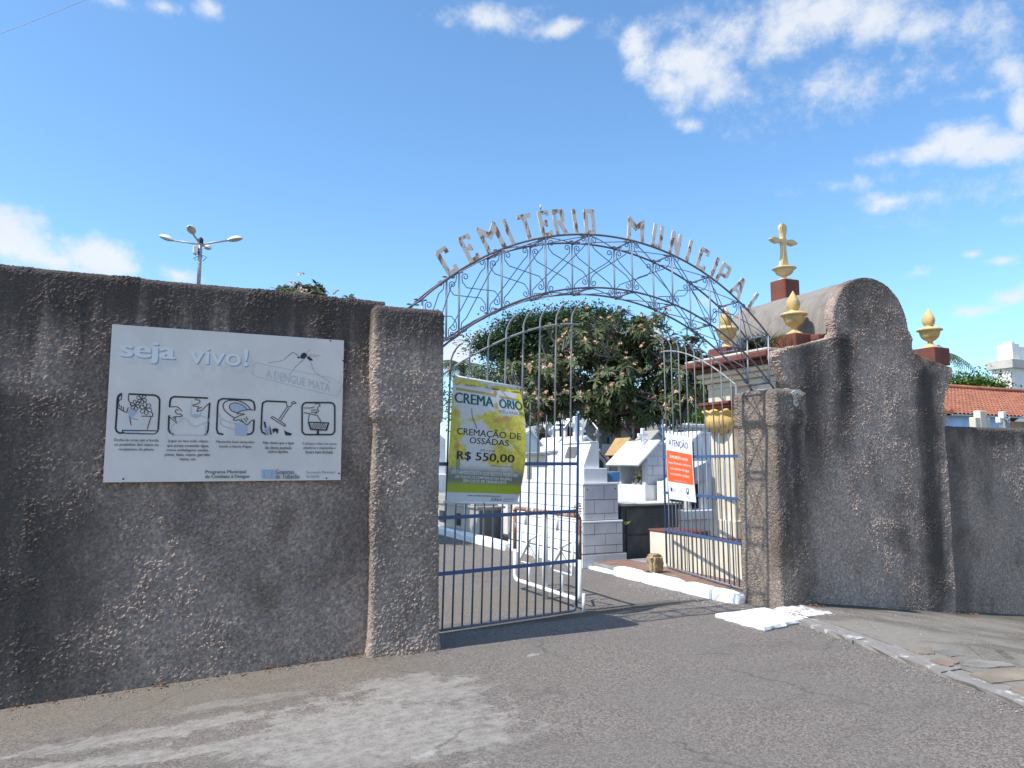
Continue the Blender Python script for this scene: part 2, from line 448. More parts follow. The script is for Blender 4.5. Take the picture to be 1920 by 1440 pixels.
def flat(name, c, rough=.5, spec=.3):
    m, t, b = newmat(name); b.inputs['Base Color'].default_value = (*c, 1)
    b.inputs['Roughness'].default_value = rough; b.inputs['Specular IOR Level'].default_value = spec
    return m
M['ink'] = flat('black_print', (.030, .024, .032)); M['ink_grey'] = flat('grey_print', (.19, .19, .24))
M['ink_soft'] = flat('faded_print', (.115, .11, .14))
M['ink_pale'] = flat('pale_blue_print', (.36, .41, .52)); M['ink_faint'] = flat('faint_print', (.47, .465, .49)); M['ink_blue'] = flat('sky_blue_print', (.28, .40, .56))
M['ink_steel'] = flat('steel_blue_print', (.22, .33, .46)); M['print_white'] = flat('white_print', (.70, .68, .66))
M['ink_green'] = flat('dark_green_print', (.014, .10, .095)); M['ink_gold'] = flat('gold_print', (.50, .32, .09))
M['ink_navy'] = flat('navy_print', (.035, .045, .20)); M['orange'] = flat('orange_print', (.86, .115, .025))
M['banner_white'] = flat('banner_white', (.80, .80, .80)); M['ink_brand'] = flat('blue_print', (.06, .22, .55))

# ------------------------------------------------------------------ ground
def gz(u, v):
    """height of the ground: falls away along the street to either side of the gate"""
    a = np.where(u < 1.6, (u - 1.6) * .038, 0.0) + .02
    bq = np.clip(u - 6.4, 0, 40)
    b_ = -np.where(bq < 8, bq * .132, 8 * .132)
    k = np.clip((7.4 - v) / .9, 0, 1)
    return (np.clip(a, -.45, 1) + b_) * k
def sheet(name, us, vs_, mat, zoff=0.0, zfun=gz, kind='structure', bumps=0):
    U, V_ = np.meshgrid(us, vs_); Z = zfun(U.ravel(), V_.ravel()) + zoff
    P_ = np.stack([U.ravel(), V_.ravel(), Z], 1)
    if bumps: P_[:, 2] += (fbm(np.stack([P_[:, 0], P_[:, 1], 0 * Z], 1), 2.0, 5, 3) - .5) * bumps
    F_ = grid_idx(len(vs_), len(us))
    me = bpy.data.meshes.new(name); me.from_pydata(P_.tolist(), [], F_.tolist()); me.materials.append(mat)
    me.polygons.foreach_set('use_smooth', np.ones(len(F_), bool)); me.update()
    o = bpy.data.objects.new(name, me); col.objects.link(o)
    if kind: o['kind'] = kind
    return o
m, t, b = newmat('asphalt'); p = pos(t); x, y, z = t.xyz(p)
agg = t.voro(p, 98, out='Color'); ar, ag_, ab = t.xyz(agg)
n1 = t.noise(p, 1.3, 6, .6); n2 = t.noise(p, 9, 6, .65); n3 = t.noise(p, 150, 3, .6)
c = t.mix(t.ss(ar, .1, .95), (.116, .098, .088), (.248, .217, .199))
c = t.mix(.8, c, t.mix(t.ss(n3, .3, .7), (.62, .61, .6), (1.3, 1.28, 1.25)), 'MULTIPLY')
c = t.mix(t.ss(n1, .35, .7), c, t.mix(.5, c, (.155, .145, .13)))
c = t.mix(t.m('MULTIPLY', t.ss(t.voro(p, 38), .085, .04), t.ss(t.xyz(t.voro(p, 38, out='Color'))[0], .72, .8)), c, (.44, .43, .41))
# worn cement wash spilled on the pavement by the left pillar
def blob(cx, cy, rx, ry, ang):
    ca, sa = math.cos(ang), math.sin(ang)
    px = t.m('SUBTRACT', x, cx); py = t.m('SUBTRACT', y, cy)
    a = t.m('DIVIDE', t.m('ADD', t.m('MULTIPLY', px, ca), t.m('MULTIPLY', py, sa)), rx)
    b_ = t.m('DIVIDE', t.m('SUBTRACT', t.m('MULTIPLY', py, ca), t.m('MULTIPLY', px, sa)), ry)
    return t.m('SUBTRACT', 1, t.m('SQRT', t.m('ADD', t.m('MULTIPLY', a, a), t.m('MULTIPLY', b_, b_))))
E0 = on('z', 0, 720, 1370)
w = blob(E0.x, E0.y, .72, .95, R(62))
for q, rx, ry, an in (((790, 1300), .45, .60, R(60)), ((640, 1420), .6, .5, R(20)), ((560, 1380), .5, .22, R(10)), ((300, 1360), .9, .16, R(-2)), ((330, 1400), .8, .10, R(0)), ((120, 1420), .8, .14, R(-5)), ((800, 1420), .09, .07, 0), ((450, 1310), .5, .12, 0)):
    e = on('z', 0, *q); k = blob(e.x, e.y, rx, ry, an)
    w = t.m('MAXIMUM', w, t.m('MULTIPLY', k, .8))
w = t.m('ADD', w, t.m('MULTIPLY', t.m('SUBTRACT', t.noise(t.scl(p, 1, 1.2, 1), 4.2, 12, .76), .5), 2.9))
wm = t.ss(w, .06, .30)
wm = t.m('MULTIPLY', wm, t.m('ADD', .35, t.m('MULTIPLY', t.ss(t.noise(t.scl(p, 1, 1.4, 1), 11, 8, .7), .36, .64), .65)))
c = t.mix(t.m('MULTIPLY', wm, .75), c, t.mix(n2, (.23, .213, .19), (.42, .395, .365)))
# earthy strip along the foot of the left wall
fo = t.m('MULTIPLY', t.ss(t.m('ADD', y, t.m('MULTIPLY', n2, .35)), 5.3, 6.1), t.m('SUBTRACT', 1, t.ss(x, 1.5, 2.2)))
c = t.mix(t.m('MULTIPLY', fo, .45), c, (.175, .15, .115))
# fine cracks and darker repairs in the asphalt
cw = t.node('ShaderNodeTexNoise'); t.put(cw.inputs['Vector'], p); cw.inputs['Scale'].default_value = 2.2; cw.inputs['Detail'].default_value = 6
ce = t.voro(t.vm('ADD', p, t.scl(cw.outputs['Color'], .7, .7, 0)), .55, 'DISTANCE_TO_EDGE')
ckm = t.m('MULTIPLY', t.ss(ce, .007, .002), t.ss(n1, .46, .6))
c = t.mix(t.m('MULTIPLY', ckm, .4), c, (.055, .048, .043))
c = t.mix(t.m('MULTIPLY', t.ss(t.noise(t.scl(p, .5, 1.3, 1), 1.1, 5, .6), .5, .75), .35), c, (.085, .075, .068))
c = t.mix(t.m('MULTIPLY', t.ss(t.noise(p, 4.5, 9, .75), .60, .70), .35), c, (.30, .275, .24))
# dark strip across the gateway and an ochre tint inside it
e = on('z', 0, 1010, 1160); k = t.ss(t.m('ADD', blob(e.x + .4, e.y, 2.4, .30, R(4)), t.m('MULTIPLY', t.m('SUBTRACT', n2, .5), .8)), .1, .5)
c = t.mix(t.m('MULTIPLY', k, .6), c, (.062, .056, .044))
e = on('z', 0, 960, 1120); k = t.ss(t.m('ADD', blob(e.x, e.y, 1.6, .9, 0), t.m('MULTIPLY', t.m('SUBTRACT', n1, .5), 1.2)), .1, .6)
c = t.mix(t.m('MULTIPLY', k, .5), c, (.17, .15, .11))
# whitewash drips beside the kerbs
e = on('z', 0, 1270, 1115); k = t.m('MULTIPLY', t.ss(blob(e.x, e.y, .45, 1.7, R(0)), .0, .6), t.ss(t.noise(p, 24, 6, .7), .58, .64))
c = t.mix(t.m('MULTIPLY', k, .85), c, (.70, .70, .69))
for q in ((1000, 1232), (800, 1418)):
    e = on('z', 0, *q); k = t.ss(t.m('ADD', blob(e.x, e.y, .15, .05, R(20)), t.m('MULTIPLY', t.m('SUBTRACT', t.noise(p, 26, 8, .75), .5), 3.2)), .25, .7)
    c = t.mix(t.m('MULTIPLY', k, .55), c, (.40, .385, .36))
t.put(b.inputs['Base Color'], c); b.inputs['Roughness'].default_value = .93; b.inputs['Specular IOR Level'].default_value = .2
hh = t.m('ADD', t.m('MULTIPLY', ar, .5), t.m('ADD', t.m('MULTIPLY', n3, .8), t.m('MULTIPLY', n2, .6)))
t.put(b.inputs['Normal'], t.bump(hh, .55, .0065)); M['asphalt'] = m

us = np.unique(np.concatenate([[-400, -120, -40, -15], np.arange(-6, 16, .2), [18, 22, 30, 60, 150, 450]]))
vs2 = np.unique(np.concatenate([[-300, -80, -20, -6], np.arange(-3, 9, .2), [11, 14, 20, 30, 60, 150, 500]]))
sheet('ground', us, vs2, M['asphalt'], bumps=.012)

# right-hand pavement: old cement skin breaking up over small stones
m, t, b = newmat('broken_cement_pavement'); p = pos(t); x, y, z = t.xyz(p)
n1 = t.noise(p, 1.4, 7, .6); n2 = t.noise(p, 14, 6, .7); vo = t.voro(p, 34); vc = t.xyz(t.voro(p, 34, out='Color'))[0]
cem = t.mix(n2, (.165, .148, .128), (.275, .25, .218)); stones = t.mix(vc, (.115, .10, .085), (.27, .24, .21))
k = t.ss(n1, .40, .62)
c = t.mix(k, cem, t.mix(t.ss(vo, .2, .48), stones, (.15, .132, .112)))
ck = t.voro(t.vm('ADD', p, t.scl(t.node('ShaderNodeTexNoise').outputs['Color'], .06, .06, 0)), 1.25, 'DISTANCE_TO_EDGE')
c = t.mix(t.m('MULTIPLY', t.ss(ck, .010, .004), t.m('MULTIPLY', t.ss(n1, .5, .6), .6)), c, (.045, .04, .036))
c = t.mix(t.m('MULTIPLY', t.ss(t.m('ADD', y, t.m('MULTIPLY', n1, .4)), 6.1, 6.5), .6), c, (.075, .07, .05))
t.put(b.inputs['Base Color'], c); b.inputs['Roughness'].default_value = .95; b.inputs['Specular IOR Level'].default_value = .15
h = t.m('ADD', t.m('MULTIPLY', n2, .6), t.m('MULTIPLY', t.m('MULTIPLY', vo, k), -1.6)); h = t.m('ADD', h, t.m('MULTIPLY', t.ss(ck, .0, .02), .5))
t.put(b.inputs['Normal'], t.bump(h, .45, .014)); M['pavement'] = m
def paved(u, v): return gz(u, v) + .035
po = sheet('pavement', np.arange(5.62, 15.9, .09), np.arange(-4, 6.75, .09), M['pavement'], zfun=paved, bumps=.016)
bm = bmesh.new(); bm.from_mesh(po.data)
for q in bm.verts: q.co.x += .38 - .26 * max(0.0, 5.53 - q.co.y); q.co.z = float(paved(np.array(q.co.x), np.array(q.co.y))) + (q.co.z - float(paved(np.array(q.co.x - .38 + .26 * max(0.0, 5.53 - q.co.y)), np.array(q.co.y))))
bmesh.ops.delete(bm, geom=[f for f in bm.faces if f.calc_center_median().y > 5.9 and f.calc_center_median().x < 6.22], context='FACES')
bm.to_mesh(po.data); bm.free()
# its worn kerb stones
m, t, b = newmat('worn_kerb'); p = pos(t); n = t.noise(p, 12, 8, .7)
c = t.mix(n, (.165, .148, .135), (.29, .265, .245)); c = t.mix(t.m('MULTIPLY', t.ss(t.noise(p, 5, 6, .7), .56, .66), .7), c, (.62, .60, .58))
t.put(b.inputs['Base Color'], c); b.inputs['Roughness'].default_value = .95; t.put(b.inputs['Normal'], t.bump(t.noise(p, 40, 6, .7), .8, .01)); M['kerb'] = m
def kx(v): return -.26 * max(0.0, 5.53 - v)
kerb = thing('kerb', (5.5, 2, 0), None, None); kerb['kind'] = 'structure'
rr = random.Random(3); v = 5.58; i = 0
while v > -3.5:
    l = rr.uniform(.75, 1.1); a0 = 5.77 + rr.uniform(-.015, .015); a1 = 6.05 + rr.uniform(-.02, .02)
    mb = MB(); bm = bmesh.new(); bmesh.ops.create_cube(bm, size=1)
    bmesh.ops.subdivide_edges(bm, edges=bm.edges[:], cuts=5, use_grid_fill=True)
    for q in bm.verts:
        s = Vector((q.co.x * (a1 - a0) + (a0 + a1) / 2, q.co.y * (l - .008) + v - l / 2, q.co.z * .18 - .058 + float(gz(np.array(5.5), np.array(v)))))
        if q.co.z > .3: s.z += rr.uniform(-.006, .006)
        s.x += rr.uniform(-.010, .010) + kx(s.y); q.co = s
    bm.verts.index_update(); mb.add([q.co for q in bm.verts], [[q.index for q in f.verts] for f in bm.faces]); bm.free()
    mb.build('kerb_stone', M['kerb'], kerb); v -= l; i += 1
# loose flagstones in the pavement
M['flag_a'] = plain('buff_flagstone', (.245, .205, .16), .9, .15, 4, .5, 30, .2, dirt=(.16, .14, .12), dirt_amt=.6)
M['flag_b'] = plain('pink_flagstone', (.245, .18, .15), .9, .15, 4, .5, 30, .2, dirt=(.17, .15, .13), dirt_amt=.6)
M['flag_c'] = plain('grey_flagstone', (.225, .21, .19), .9, .15, 4, .5, 30, .2, dirt=(.14, .13, .12), dirt_amt=.6)
flags = [('flag_a', [(1814, 1262), (1864, 1279), (1990, 1265), (1990, 1251), (1872, 1253)], 'long buff flagstone at the right edge of the pavement'),
         ('flag_b', [(1742, 1236), (1756, 1243), (1782, 1248), (1798, 1240), (1774, 1233)], 'small pink flagstone beside the worn kerb'),
         ('flag_c', [(1752, 1219), (1780, 1230), (1808, 1228), (1784, 1216)], 'grey flagstone behind the pink one on the pavement'),
         ('flag_a', [(1700, 1215), (1724, 1225), (1752, 1225), (1746, 1212)], 'buff flagstone nearest the painted slab'),
         ('flag_c', [(1802, 1246), (1850, 1251), (1905, 1248), (1880, 1240), (1820, 1235)], 'mottled grey flagstone behind the long buff one'),
         ('flag_a', [(1890, 1288), (1990, 1273), (1990, 1316), (1942, 1308)], 'cracked buff flagstone at the lower right corner of the pavement')]
for mn, pts, lab in flags:
    w = [on('z', .02, *q) for q in pts]; c = sum(w, Vector()) / len(w); zz = float(gz(np.array(c.x), np.array(c.y)))
    # refine on the true level
    w = [on('z', zz + .047, *q) for q in pts]; o2 = []
    for a, bb in zip(w, w[1:] + w[:1]):
        for k in range(4):
            q = a.lerp(bb, k / 4); o2.append((q.x + rr.uniform(-.012, .012), q.y + rr.uniform(-.012, .012)))
    area = sum(o2[i][0] * o2[(i + 1) % len(o2)][1] - o2[(i + 1) % len(o2)][0] * o2[i][1] for i in range(len(o2)))
    if area < 0: o2.reverse()
    zz = float(gz(np.array(w[0].x), np.array(w[0].y)))
    cz = [float(gz(np.array(q[0]), np.array(q[1]))) for q in o2]
    n = len(o2); mb = MB(); vv = [(q[0], q[1], z_ + .045 + rr.uniform(-.002, .002)) for q, z_ in zip(o2, cz)] + [(q[0], q[1], z_ - .03) for q, z_ in zip(o2, cz)]
    mb.add(vv, [tuple(range(n))] + [(i, n + i, n + (i + 1) % n, (i + 1) % n) for i in range(n)])
    solo('flagstone', mb, M[mn], lab, 'paving stone', 'flagstones in the right pavement')

# ------------------------------------------------------------------ perimeter walls
M['wall_left'] = plaster('pebble_dash_left', top=(3.0, .85, .95), streaks=((-1.25, .85, 2.0, -.3, 1.0), (-.55, .45, 1.35, .2, .6), (-.45, .28, 2.6, 1.2, .55)))
M['wall_pillar'] = plaster('pebble_dash_left_pillar', top=(2.95, .5, .9), base=(.385, .325, .288))
M['wall_right_pillar'] = plaster('pebble_dash_right_pillar', top=(2.4, .18, .4), base=(.265, .226, .198), streaks=((6.45, .07, 2.1, .9, .8), (6.30, .05, 2.0, .6, .5)))
M['wall_gable'] = plaster('pebble_dash_gable', base=(.45, .368, .325), streaks=((7.05, .30, 2.9, 1.25, .9), (7.62, .16, 3.05, 1.75, .9), (9.15, .28, 2.8, -.5, 1.0), (8.1, .75, 3.95, 3.35, .75), (6.8, .22, 1.2, -.1, .5)))
M['wall_right'] = plaster('pebble_dash_right', top=(2.1, .35, .8), base=(.36, .30, .265), streaks=((9.75, .25, 2.0, -.5, .6),))

def strip_wall(name, u0, u1, v0, v1, ztop, zbot, step, mat, seed, r=.05, **kw):
    """wall as one folded sheet: front face, rounded coping, back face"""
    path = [(v0, zbot)] + [(v0, ztop - r)] + [(v0 + r * (1 - math.cos(a)), ztop - r + r * math.sin(a)) for a in np.linspace(.2, math.pi / 2, 6)]
    path += [(v1 - r * (1 - math.cos(a)), ztop - r + r * math.sin(a)) for a in np.linspace(math.pi / 2, 0, 6)]
    P1 = densify(path, step); P2 = densify([(v1, ztop - r), (v1, zbot)], .12)[1:]
    pp = np.concatenate([P1, P2]); us = np.arange(u0, u1 + step * .5, step)
    Vv = np.stack([np.tile(us, len(pp)), np.repeat(pp[:, 0], len(us)), np.repeat(pp[:, 1], len(us))], 1)
    return roughcast(name, Vv, grid_idx(len(pp), len(us)), mat, seed, **kw)
def rbox(name, lo, hi, r, step, mat, seed, extra=None, **kw):
    """rounded box without a bottom: four sides as a ring plus a top"""
    x0, y0, z0 = lo; x1, y1, z1 = hi
    ring = []
    for cx, cy, a0 in ((x1 - r, y0 + r, -90), (x1 - r, y1 - r, 0), (x0 + r, y1 - r, 90), (x0 + r, y0 + r, 180)):
        for a in np.linspace(a0, a0 + 90, 6): ring.append((cx + r * math.cos(R(a)), cy + r * math.sin(R(a))))
    ring.append(ring[0]); rg = densify(ring, step)[:-1]; n = len(rg)
    zs = densify([(0, z0), (0, z1 - r)], step)[:, 1]
    c = np.array([(x0 + x1) / 2, (y0 + y1) / 2]); rows = [np.column_stack([rg, np.full(n, z)]) for z in zs]
    for a in np.linspace(.3, math.pi / 2, 4):
        k = r * (1 - math.cos(a)); sc2 = np.array([(x1 - x0 - 2 * k) / (x1 - x0), (y1 - y0 - 2 * k) / (y1 - y0)])
        rows.append(np.column_stack([c + (rg - c) * sc2, np.full(n, z1 - r + r * math.sin(a))]))
    last = rows[-1][:, :2]
    for k in np.linspace(1, 0, max(4, int((x1 - x0) / 2 / (step * 1.3))))[1:]:
        kk = max(k, .004); rows.append(np.column_stack([c + (last - c) * kk, np.full(n, z1)]))
    Vv = np.concatenate(rows); nr = len(rows)
    i = np.arange(nr - 1)[:, None] * n; j = np.arange(n)[None, :]; jn = (j + 1) % n
    F_ = np.stack([(i + j).ravel(), (i + jn).ravel(), (i + n + jn).ravel(), (i + n + j).ravel()], 1)
    return roughcast(name, Vv, F_, mat, seed, extra=extra, **kw)

def foot(o): return o
o = strip_wall('perimeter_wall', -3.3, 1.75, 6.25, 6.50, 3.01, -.45, .0105, M['wall_left'], 11)
tag(o, 'long dark pebble-dash wall carrying the white notice board, left of the gate', 'wall', 'perimeter walls of the cemetery')
def capl(V_, N_):
    z = V_[:, 2]; k = 1 / (1 + np.exp(-(z - 1.955) / .012)); return .028 * k - .012 + .03 * np.clip((.25 - z) / .3, 0, 1) ** 2
o = rbox('gate_pillar', (1.635, 6.12, -.2), (2.235, 6.66, 2.93), .035, .0105, M['wall_pillar'], 21, extra=capl)
tag(o, 'tall pebble-dash gate pillar beside the notice board wall', 'pillar', 'pillars of the cemetery gate')
def capr(V_, N_):
    z = V_[:, 2]; k = 1 / (1 + np.exp(-(z - 2.0) / .012)); return .03 * k - .01
o = rbox('gate_pillar', (6.13, 6.13, -.25), (6.60, 6.74, 2.39), .04, .0105, M['wall_right_pillar'], 31, extra=capr)
tag(o, 'shorter pebble-dash gate pillar with chipped top under the right end of the arch', 'pillar', 'pillars of the cemetery gate')

# gable wall with the outline of the barrel vault behind it
Lp = [(6.84, -.5), (6.83, 2.30), (6.78, 2.42), (6.66, 2.56), (6.57, 2.70), (6.50, 2.84), (6.52, 2.90), (7.0, 3.02), (7.46, 3.14), (7.50, 3.22), (7.47, 3.34)]
Rp = [(9.50, -.8), (9.50, 2.05), (9.56, 2.22), (9.50, 2.34), (9.56, 2.50), (9.72, 2.80), (9.73, 2.88), (9.30, 2.95), (9.02, 3.02), (8.93, 3.10), (8.95, 3.22), (8.87, 3.34)]
cx, cz, rx, rz = 8.17, 3.34, .70, .625
Lp += [(cx - rx * math.cos(a), cz + rz * math.sin(a)) for a in np.linspace(0, math.pi / 2 - .02, 26)[1:]]
Rp += [(cx + rx * math.cos(a), cz + rz * math.sin(a)) for a in np.linspace(0, math.pi / 2 - .02, 26)[1:]]
def mono(pr):
    pr = densify(pr, .0115); z = np.maximum.accumulate(pr[:, 1] + np.arange(len(pr)) * 1e-6); return pr[:, 0], z
lu, lz = mono(Lp); ru, rz_ = mono(Rp)
zz = np.unique(np.round(np.concatenate([lz, rz_]), 4)); zz = zz[zz > -.5]
keep = [zz[0]]
for z_ in zz[1:]:
    if z_ - keep[-1] > .0035: keep.append(z_)
zz = np.array(keep); nu = 285
UL = np.interp(zz, lz, lu); UR = np.interp(zz, rz_, ru); tt = np.linspace(0, 1, nu)
ins = np.minimum(1, np.minimum(np.minimum(tt, 1 - tt)[None, :] * (UR - UL)[:, None], (zz[-1] - zz)[:, None] + .012) / .04)
FU = UL[:, None] + (UR - UL)[:, None] * tt[None, :]
FV = 6.45 + .035 * (1 - np.sqrt(np.clip(1 - (1 - ins) ** 2, 0, 1)))
front = np.stack([FU.ravel(), FV.ravel(), np.repeat(zz, nu)], 1); nr = len(zz)
F_ = [grid_idx(nr, nu)]
side = []; off = len(front); ds = np.linspace(.012, .10, 8)
for k, (E_, flip) in enumerate(((UL, True), (UR, False))):
    S = np.stack([np.repeat(E_, len(ds)), 6.485 + np.tile(ds, nr), np.repeat(zz, len(ds))], 1)
    side.append(S); base = off + k * len(S)
    F_.append(grid_idx(nr, len(ds), base, flip))
    e = (np.arange(nr) * nu + (0 if k == 0 else nu - 1)); a = base + np.arange(nr) * len(ds)
    q = np.stack([e[:-1], a[:-1], a[1:], e[1:]], 1); F_.append(q[:, ::-1] if k == 0 else q)
# top cap closing the crown
tb = off + 2 * len(side[0]); TP = np.stack([np.tile(FU[-1], 8), np.repeat(6.485 + ds, nu), np.full(8 * nu, zz[-1])], 1)
F_.append(grid_idx(8, nu, tb)); F_.append(np.stack([(nr - 1) * nu + np.arange(nu - 1), (nr - 1) * nu + np.arange(1, nu), tb + np.arange(1, nu), tb + np.arange(nu - 1)], 1))
gable_V = np.concatenate([front] + side + [TP]); gable_F = np.concatenate(F_)
chapel = thing('chapel', (8.17, 7.3, 0), 'small cream chapel with cement barrel vault and dark pebble-dash gable', 'chapel')
gv = gable_V - np.array([8.17, 7.3, 0])
go = roughcast('gable_wall', gable_V, gable_F, M['wall_gable'], 41, amp=.015)
# keep chapel parts in the chapel's own space
for vtx in [go]:
    co = np.zeros(len(go.data.vertices) * 3, np.float32); go.data.vertices.foreach_get('co', co)
    co = co.reshape(-1, 3) - np.array([8.17, 7.3, 0], np.float32); go.data.vertices.foreach_set('co', co.ravel()); go.parent = chapel
go['label'] = 'dark streaked pebble-dash gable with a round top'
o = strip_wall('perimeter_wall', 9.42, 15.5, 6.55, 6.80, 2.09, -1.6, .017, M['wall_right'], 51)
tag(o, 'lower dark pebble-dash wall running right from the chapel gable', 'wall', 'perimeter walls of the cemetery')
# ------------------------------------------------------------------ text and line art helpers
def text2d(body, bold=0.0, shear=0.0, res=2, spacing=1.0):
    """flat mesh of a text, scaled into the unit box: verts, faces, width/height ratio"""
    cu = bpy.data.curves.new('t', 'FONT'); cu.body = body; cu.resolution_u = res; cu.offset = bold; cu.shear = shear
    cu.space_character = spacing; cu.fill_mode = 'FRONT'
    ob = bpy.data.objects.new('t', cu); col.objects.link(ob)
    bpy.context.view_layer.update()
    me = bpy.data.meshes.new_from_object(ob.evaluated_get(bpy.context.evaluated_depsgraph_get()))
    vs_ = [v.co.copy() for v in me.vertices]; fs_ = [tuple(p.vertices) for p in me.polygons]
    nz = [p.normal.z for p in me.polygons]
    if sum(nz) < 0: fs_ = [f[::-1] for f in fs_]
    bpy.data.objects.remove(ob); bpy.data.curves.remove(cu); bpy.data.meshes.remove(me)
    x0 = min(v.x for v in vs_); x1 = max(v.x for v in vs_); y0 = min(v.y for v in vs_); y1 = max(v.y for v in vs_)
    return [((v.x - x0) / (x1 - x0), (v.y - y0) / (y1 - y0)) for v in vs_], fs_, (x1 - x0) / (y1 - y0)
def ribbon(pts, w, closed=False):
    """flat mitred line: 2-D verts and faces"""
    P_ = [Vector(p) for p in pts]; n = len(P_); vs_ = []; fs_ = []
    for i in range(n):
        a = P_[i - 1] if (i or closed) else None; b = P_[(i + 1) % n] if (i < n - 1 or closed) else None
        d1 = (P_[i] - a).normalized() if a is not None else None; d2 = (b - P_[i]).normalized() if b is not None else None
        d1 = d1 or d2; d2 = d2 or d1
        t = (d1 + d2)
        t = t.normalized() if t.length > 1e-4 else d1
        nrm = Vector((-t.y, t.x)); k = max(.45, abs(nrm.dot(Vector((-d1.y, d1.x)))))
        vs_ += [P_[i] + nrm * w / 2 / k, P_[i] - nrm * w / 2 / k]
    for i in range(n if closed else n - 1):
        j = (i + 1) % n; fs_.append((2 * i, 2 * i + 1, 2 * j + 1, 2 * j))
    return [tuple(v) for v in vs_], fs_
def spline(pts, n=6, closed=False):
    P_ = [Vector(p) for p in pts]; out = []; m_ = len(P_)
    for i in range(m_ if closed else m_ - 1):
        p1, p2 = P_[i], P_[(i + 1) % m_]
        p0 = P_[i - 1] if (i or closed) else p1; p3 = P_[(i + 2) % m_] if (i + 2 < m_ or closed) else p2
        for k in range(n):
            t_ = k / n
            out.append(.5 * ((2 * p1) + (p2 - p0) * t_ + (2 * p0 - 5 * p1 + 4 * p2 - p3) * t_ ** 2 + (3 * p1 - p0 - 3 * p2 + p3) * t_ ** 3))
    if not closed: out.append(P_[-1])
    return [tuple(v) for v in out]
class Plane:
    """a printed surface: fn(x, y, off) -> world; every print gets its own hair-thin level"""
    def __init__(s, fn, parent): s.fn = fn; s.parent = parent; s.k = 0
    def lvl(s): s.k += 1; return .0006 + .00004 * s.k
    def put(s, name, parts, mat, **kw):
        mb = MB()
        for vs_, fs_ in parts:
            o = s.lvl(); mb.add([s.fn(v[0], v[1], o) for v in vs_], fs_)
        if len(parts) > 1: kw['kind'] = 'stuff'
        return mb.build(name, mat, s.parent, **kw)
    ax = 1.0
    def text(s, name, body, x0, x1, y0, y1, mat, bold=0.0, **kw):
        """text filling the box (x0..x1, y0..y1) of the surface (y measured downwards); bold by overprinting"""
        vs_, fs_, _ = text2d(body, **kw); d = bold * abs(y1 - y0) * s.ax * .9; mb = MB()
        for k in ((0,) if bold < .004 else (-1, 0, 1)):
            o = s.lvl(); q0, q1 = x0 + d, x1 - d
            mb.add([s.fn(q0 + (q1 - q0) * v[0] + d * k, y1 + (y0 - y1) * v[1], o) for v in vs_], fs_)
        return mb.build(name, mat, s.parent)

# ------------------------------------------------------------------ dengue notice board on the left wall
BV = 6.196
bx0, bx1, bz0, bz1 = on('y', BV, 202, 750).x, on('y', BV, 642, 760).x, on('y', BV, 640, 900).z, on('y', BV, 640, 638).z
board = thing('notice_board', ((bx0 + bx1) / 2, BV, bz0), 'faded white health notice board reading seja vivo on the dark wall', 'sign')
nx, ny = 24, 16
mb = MB(); vv = []
rb = random.Random(5)
def dent(a, b):
    return -.004 * math.exp(-((a - .97) ** 2 / .002 + (b - .30) ** 2 / .004)) - .003 * math.exp(-((a - .08) ** 2 / .004 + (b - .40) ** 2 / .01)) + .0012 * math.sin(a * 5 + b * 3)
for j in range(ny + 1):
    for i in range(nx + 1):
        a, b_ = i / nx, j / ny; vv.append((bx0 + (bx1 - bx0) * a, BV + dent(a, b_), bz1 + (bz0 - bz1) * b_))
mb.add(vv, [(j * (nx + 1) + i, (j + 1) * (nx + 1) + i, (j + 1) * (nx + 1) + i + 1, j * (nx + 1) + i + 1) for j in range(ny) for i in range(nx)], True)
def rim(a, b_): return (bx0 + (bx1 - bx0) * a, BV + .014, bz1 + (bz0 - bz1) * b_)
base_n = len(mb.v)
loop = [(i, 0) for i in range(nx)] + [(nx, j) for j in range(ny)] + [(nx - i, ny) for i in range(nx)] + [(0, ny - j) for j in range(ny)]
o0 = len(mb.v); mb.v += [rim(i / nx, j / ny) for i, j in loop]; o1 = len(mb.v); mb.v += [vv[j * (nx + 1) + i] for i, j in loop]
for k in range(len(loop)):
    (i, j), (i2, j2) = loop[k], loop[(k + 1) % len(loop)]; k2 = (k + 1) % len(loop)
    mb.f.append((o1 + k, o1 + k2, o0 + k2, o0 + k)); mb.sm.append(False); mb.mi.append(0)
m, t, b = newmat('faded_white_enamel'); p = pos(t)
c = t.mix(t.ss(t.noise(p, 3, 6, .6), .3, .75), (.60, .545, .51), (.68, .62, .58)); c = t.mix(t.m('MULTIPLY', t.ss(t.noise(t.scl(p, 2.5, 1, .4), 7, 8, .7), .62, .75), .35), c, (.42, .41, .42))
t.put(b.inputs['Base Color'], c); b.inputs['Roughness'].default_value = .38; M['enamel'] = m
mb.build('panel', M['enamel'], board)
mb = MB()
for y in (.15, .85):
    MB().box(bx0 + .1, bx1 - .1, BV + .016, BV + .05, bz0 + (bz1 - bz0) * y - .015, bz0 + (bz1 - bz0) * y + .015).build('batten', M['dark_iron'], board)
def bfn(x, y, o):
    a = (x - bx0) / (bx1 - bx0); b_ = (bz1 - y) / (bz1 - bz0); return (x, BV + dent(a, b_) - o - .0008, y)
BP = Plane(lambda x, y, o: bfn(x, y, o), board)
def sp(cx_, cy_):      # a point of the enlarged photograph of the board, brought onto the board
    q = on('y', BV, 180 + cx_ / 4, 590 + cy_ / 4); return (q.x, q.z)
def line(pts, w, closed=False, curve=0):
    q = [sp(*p) for p in pts]
    if curve: q = spline(q, curve, closed)
    return ribbon(q, w, closed)
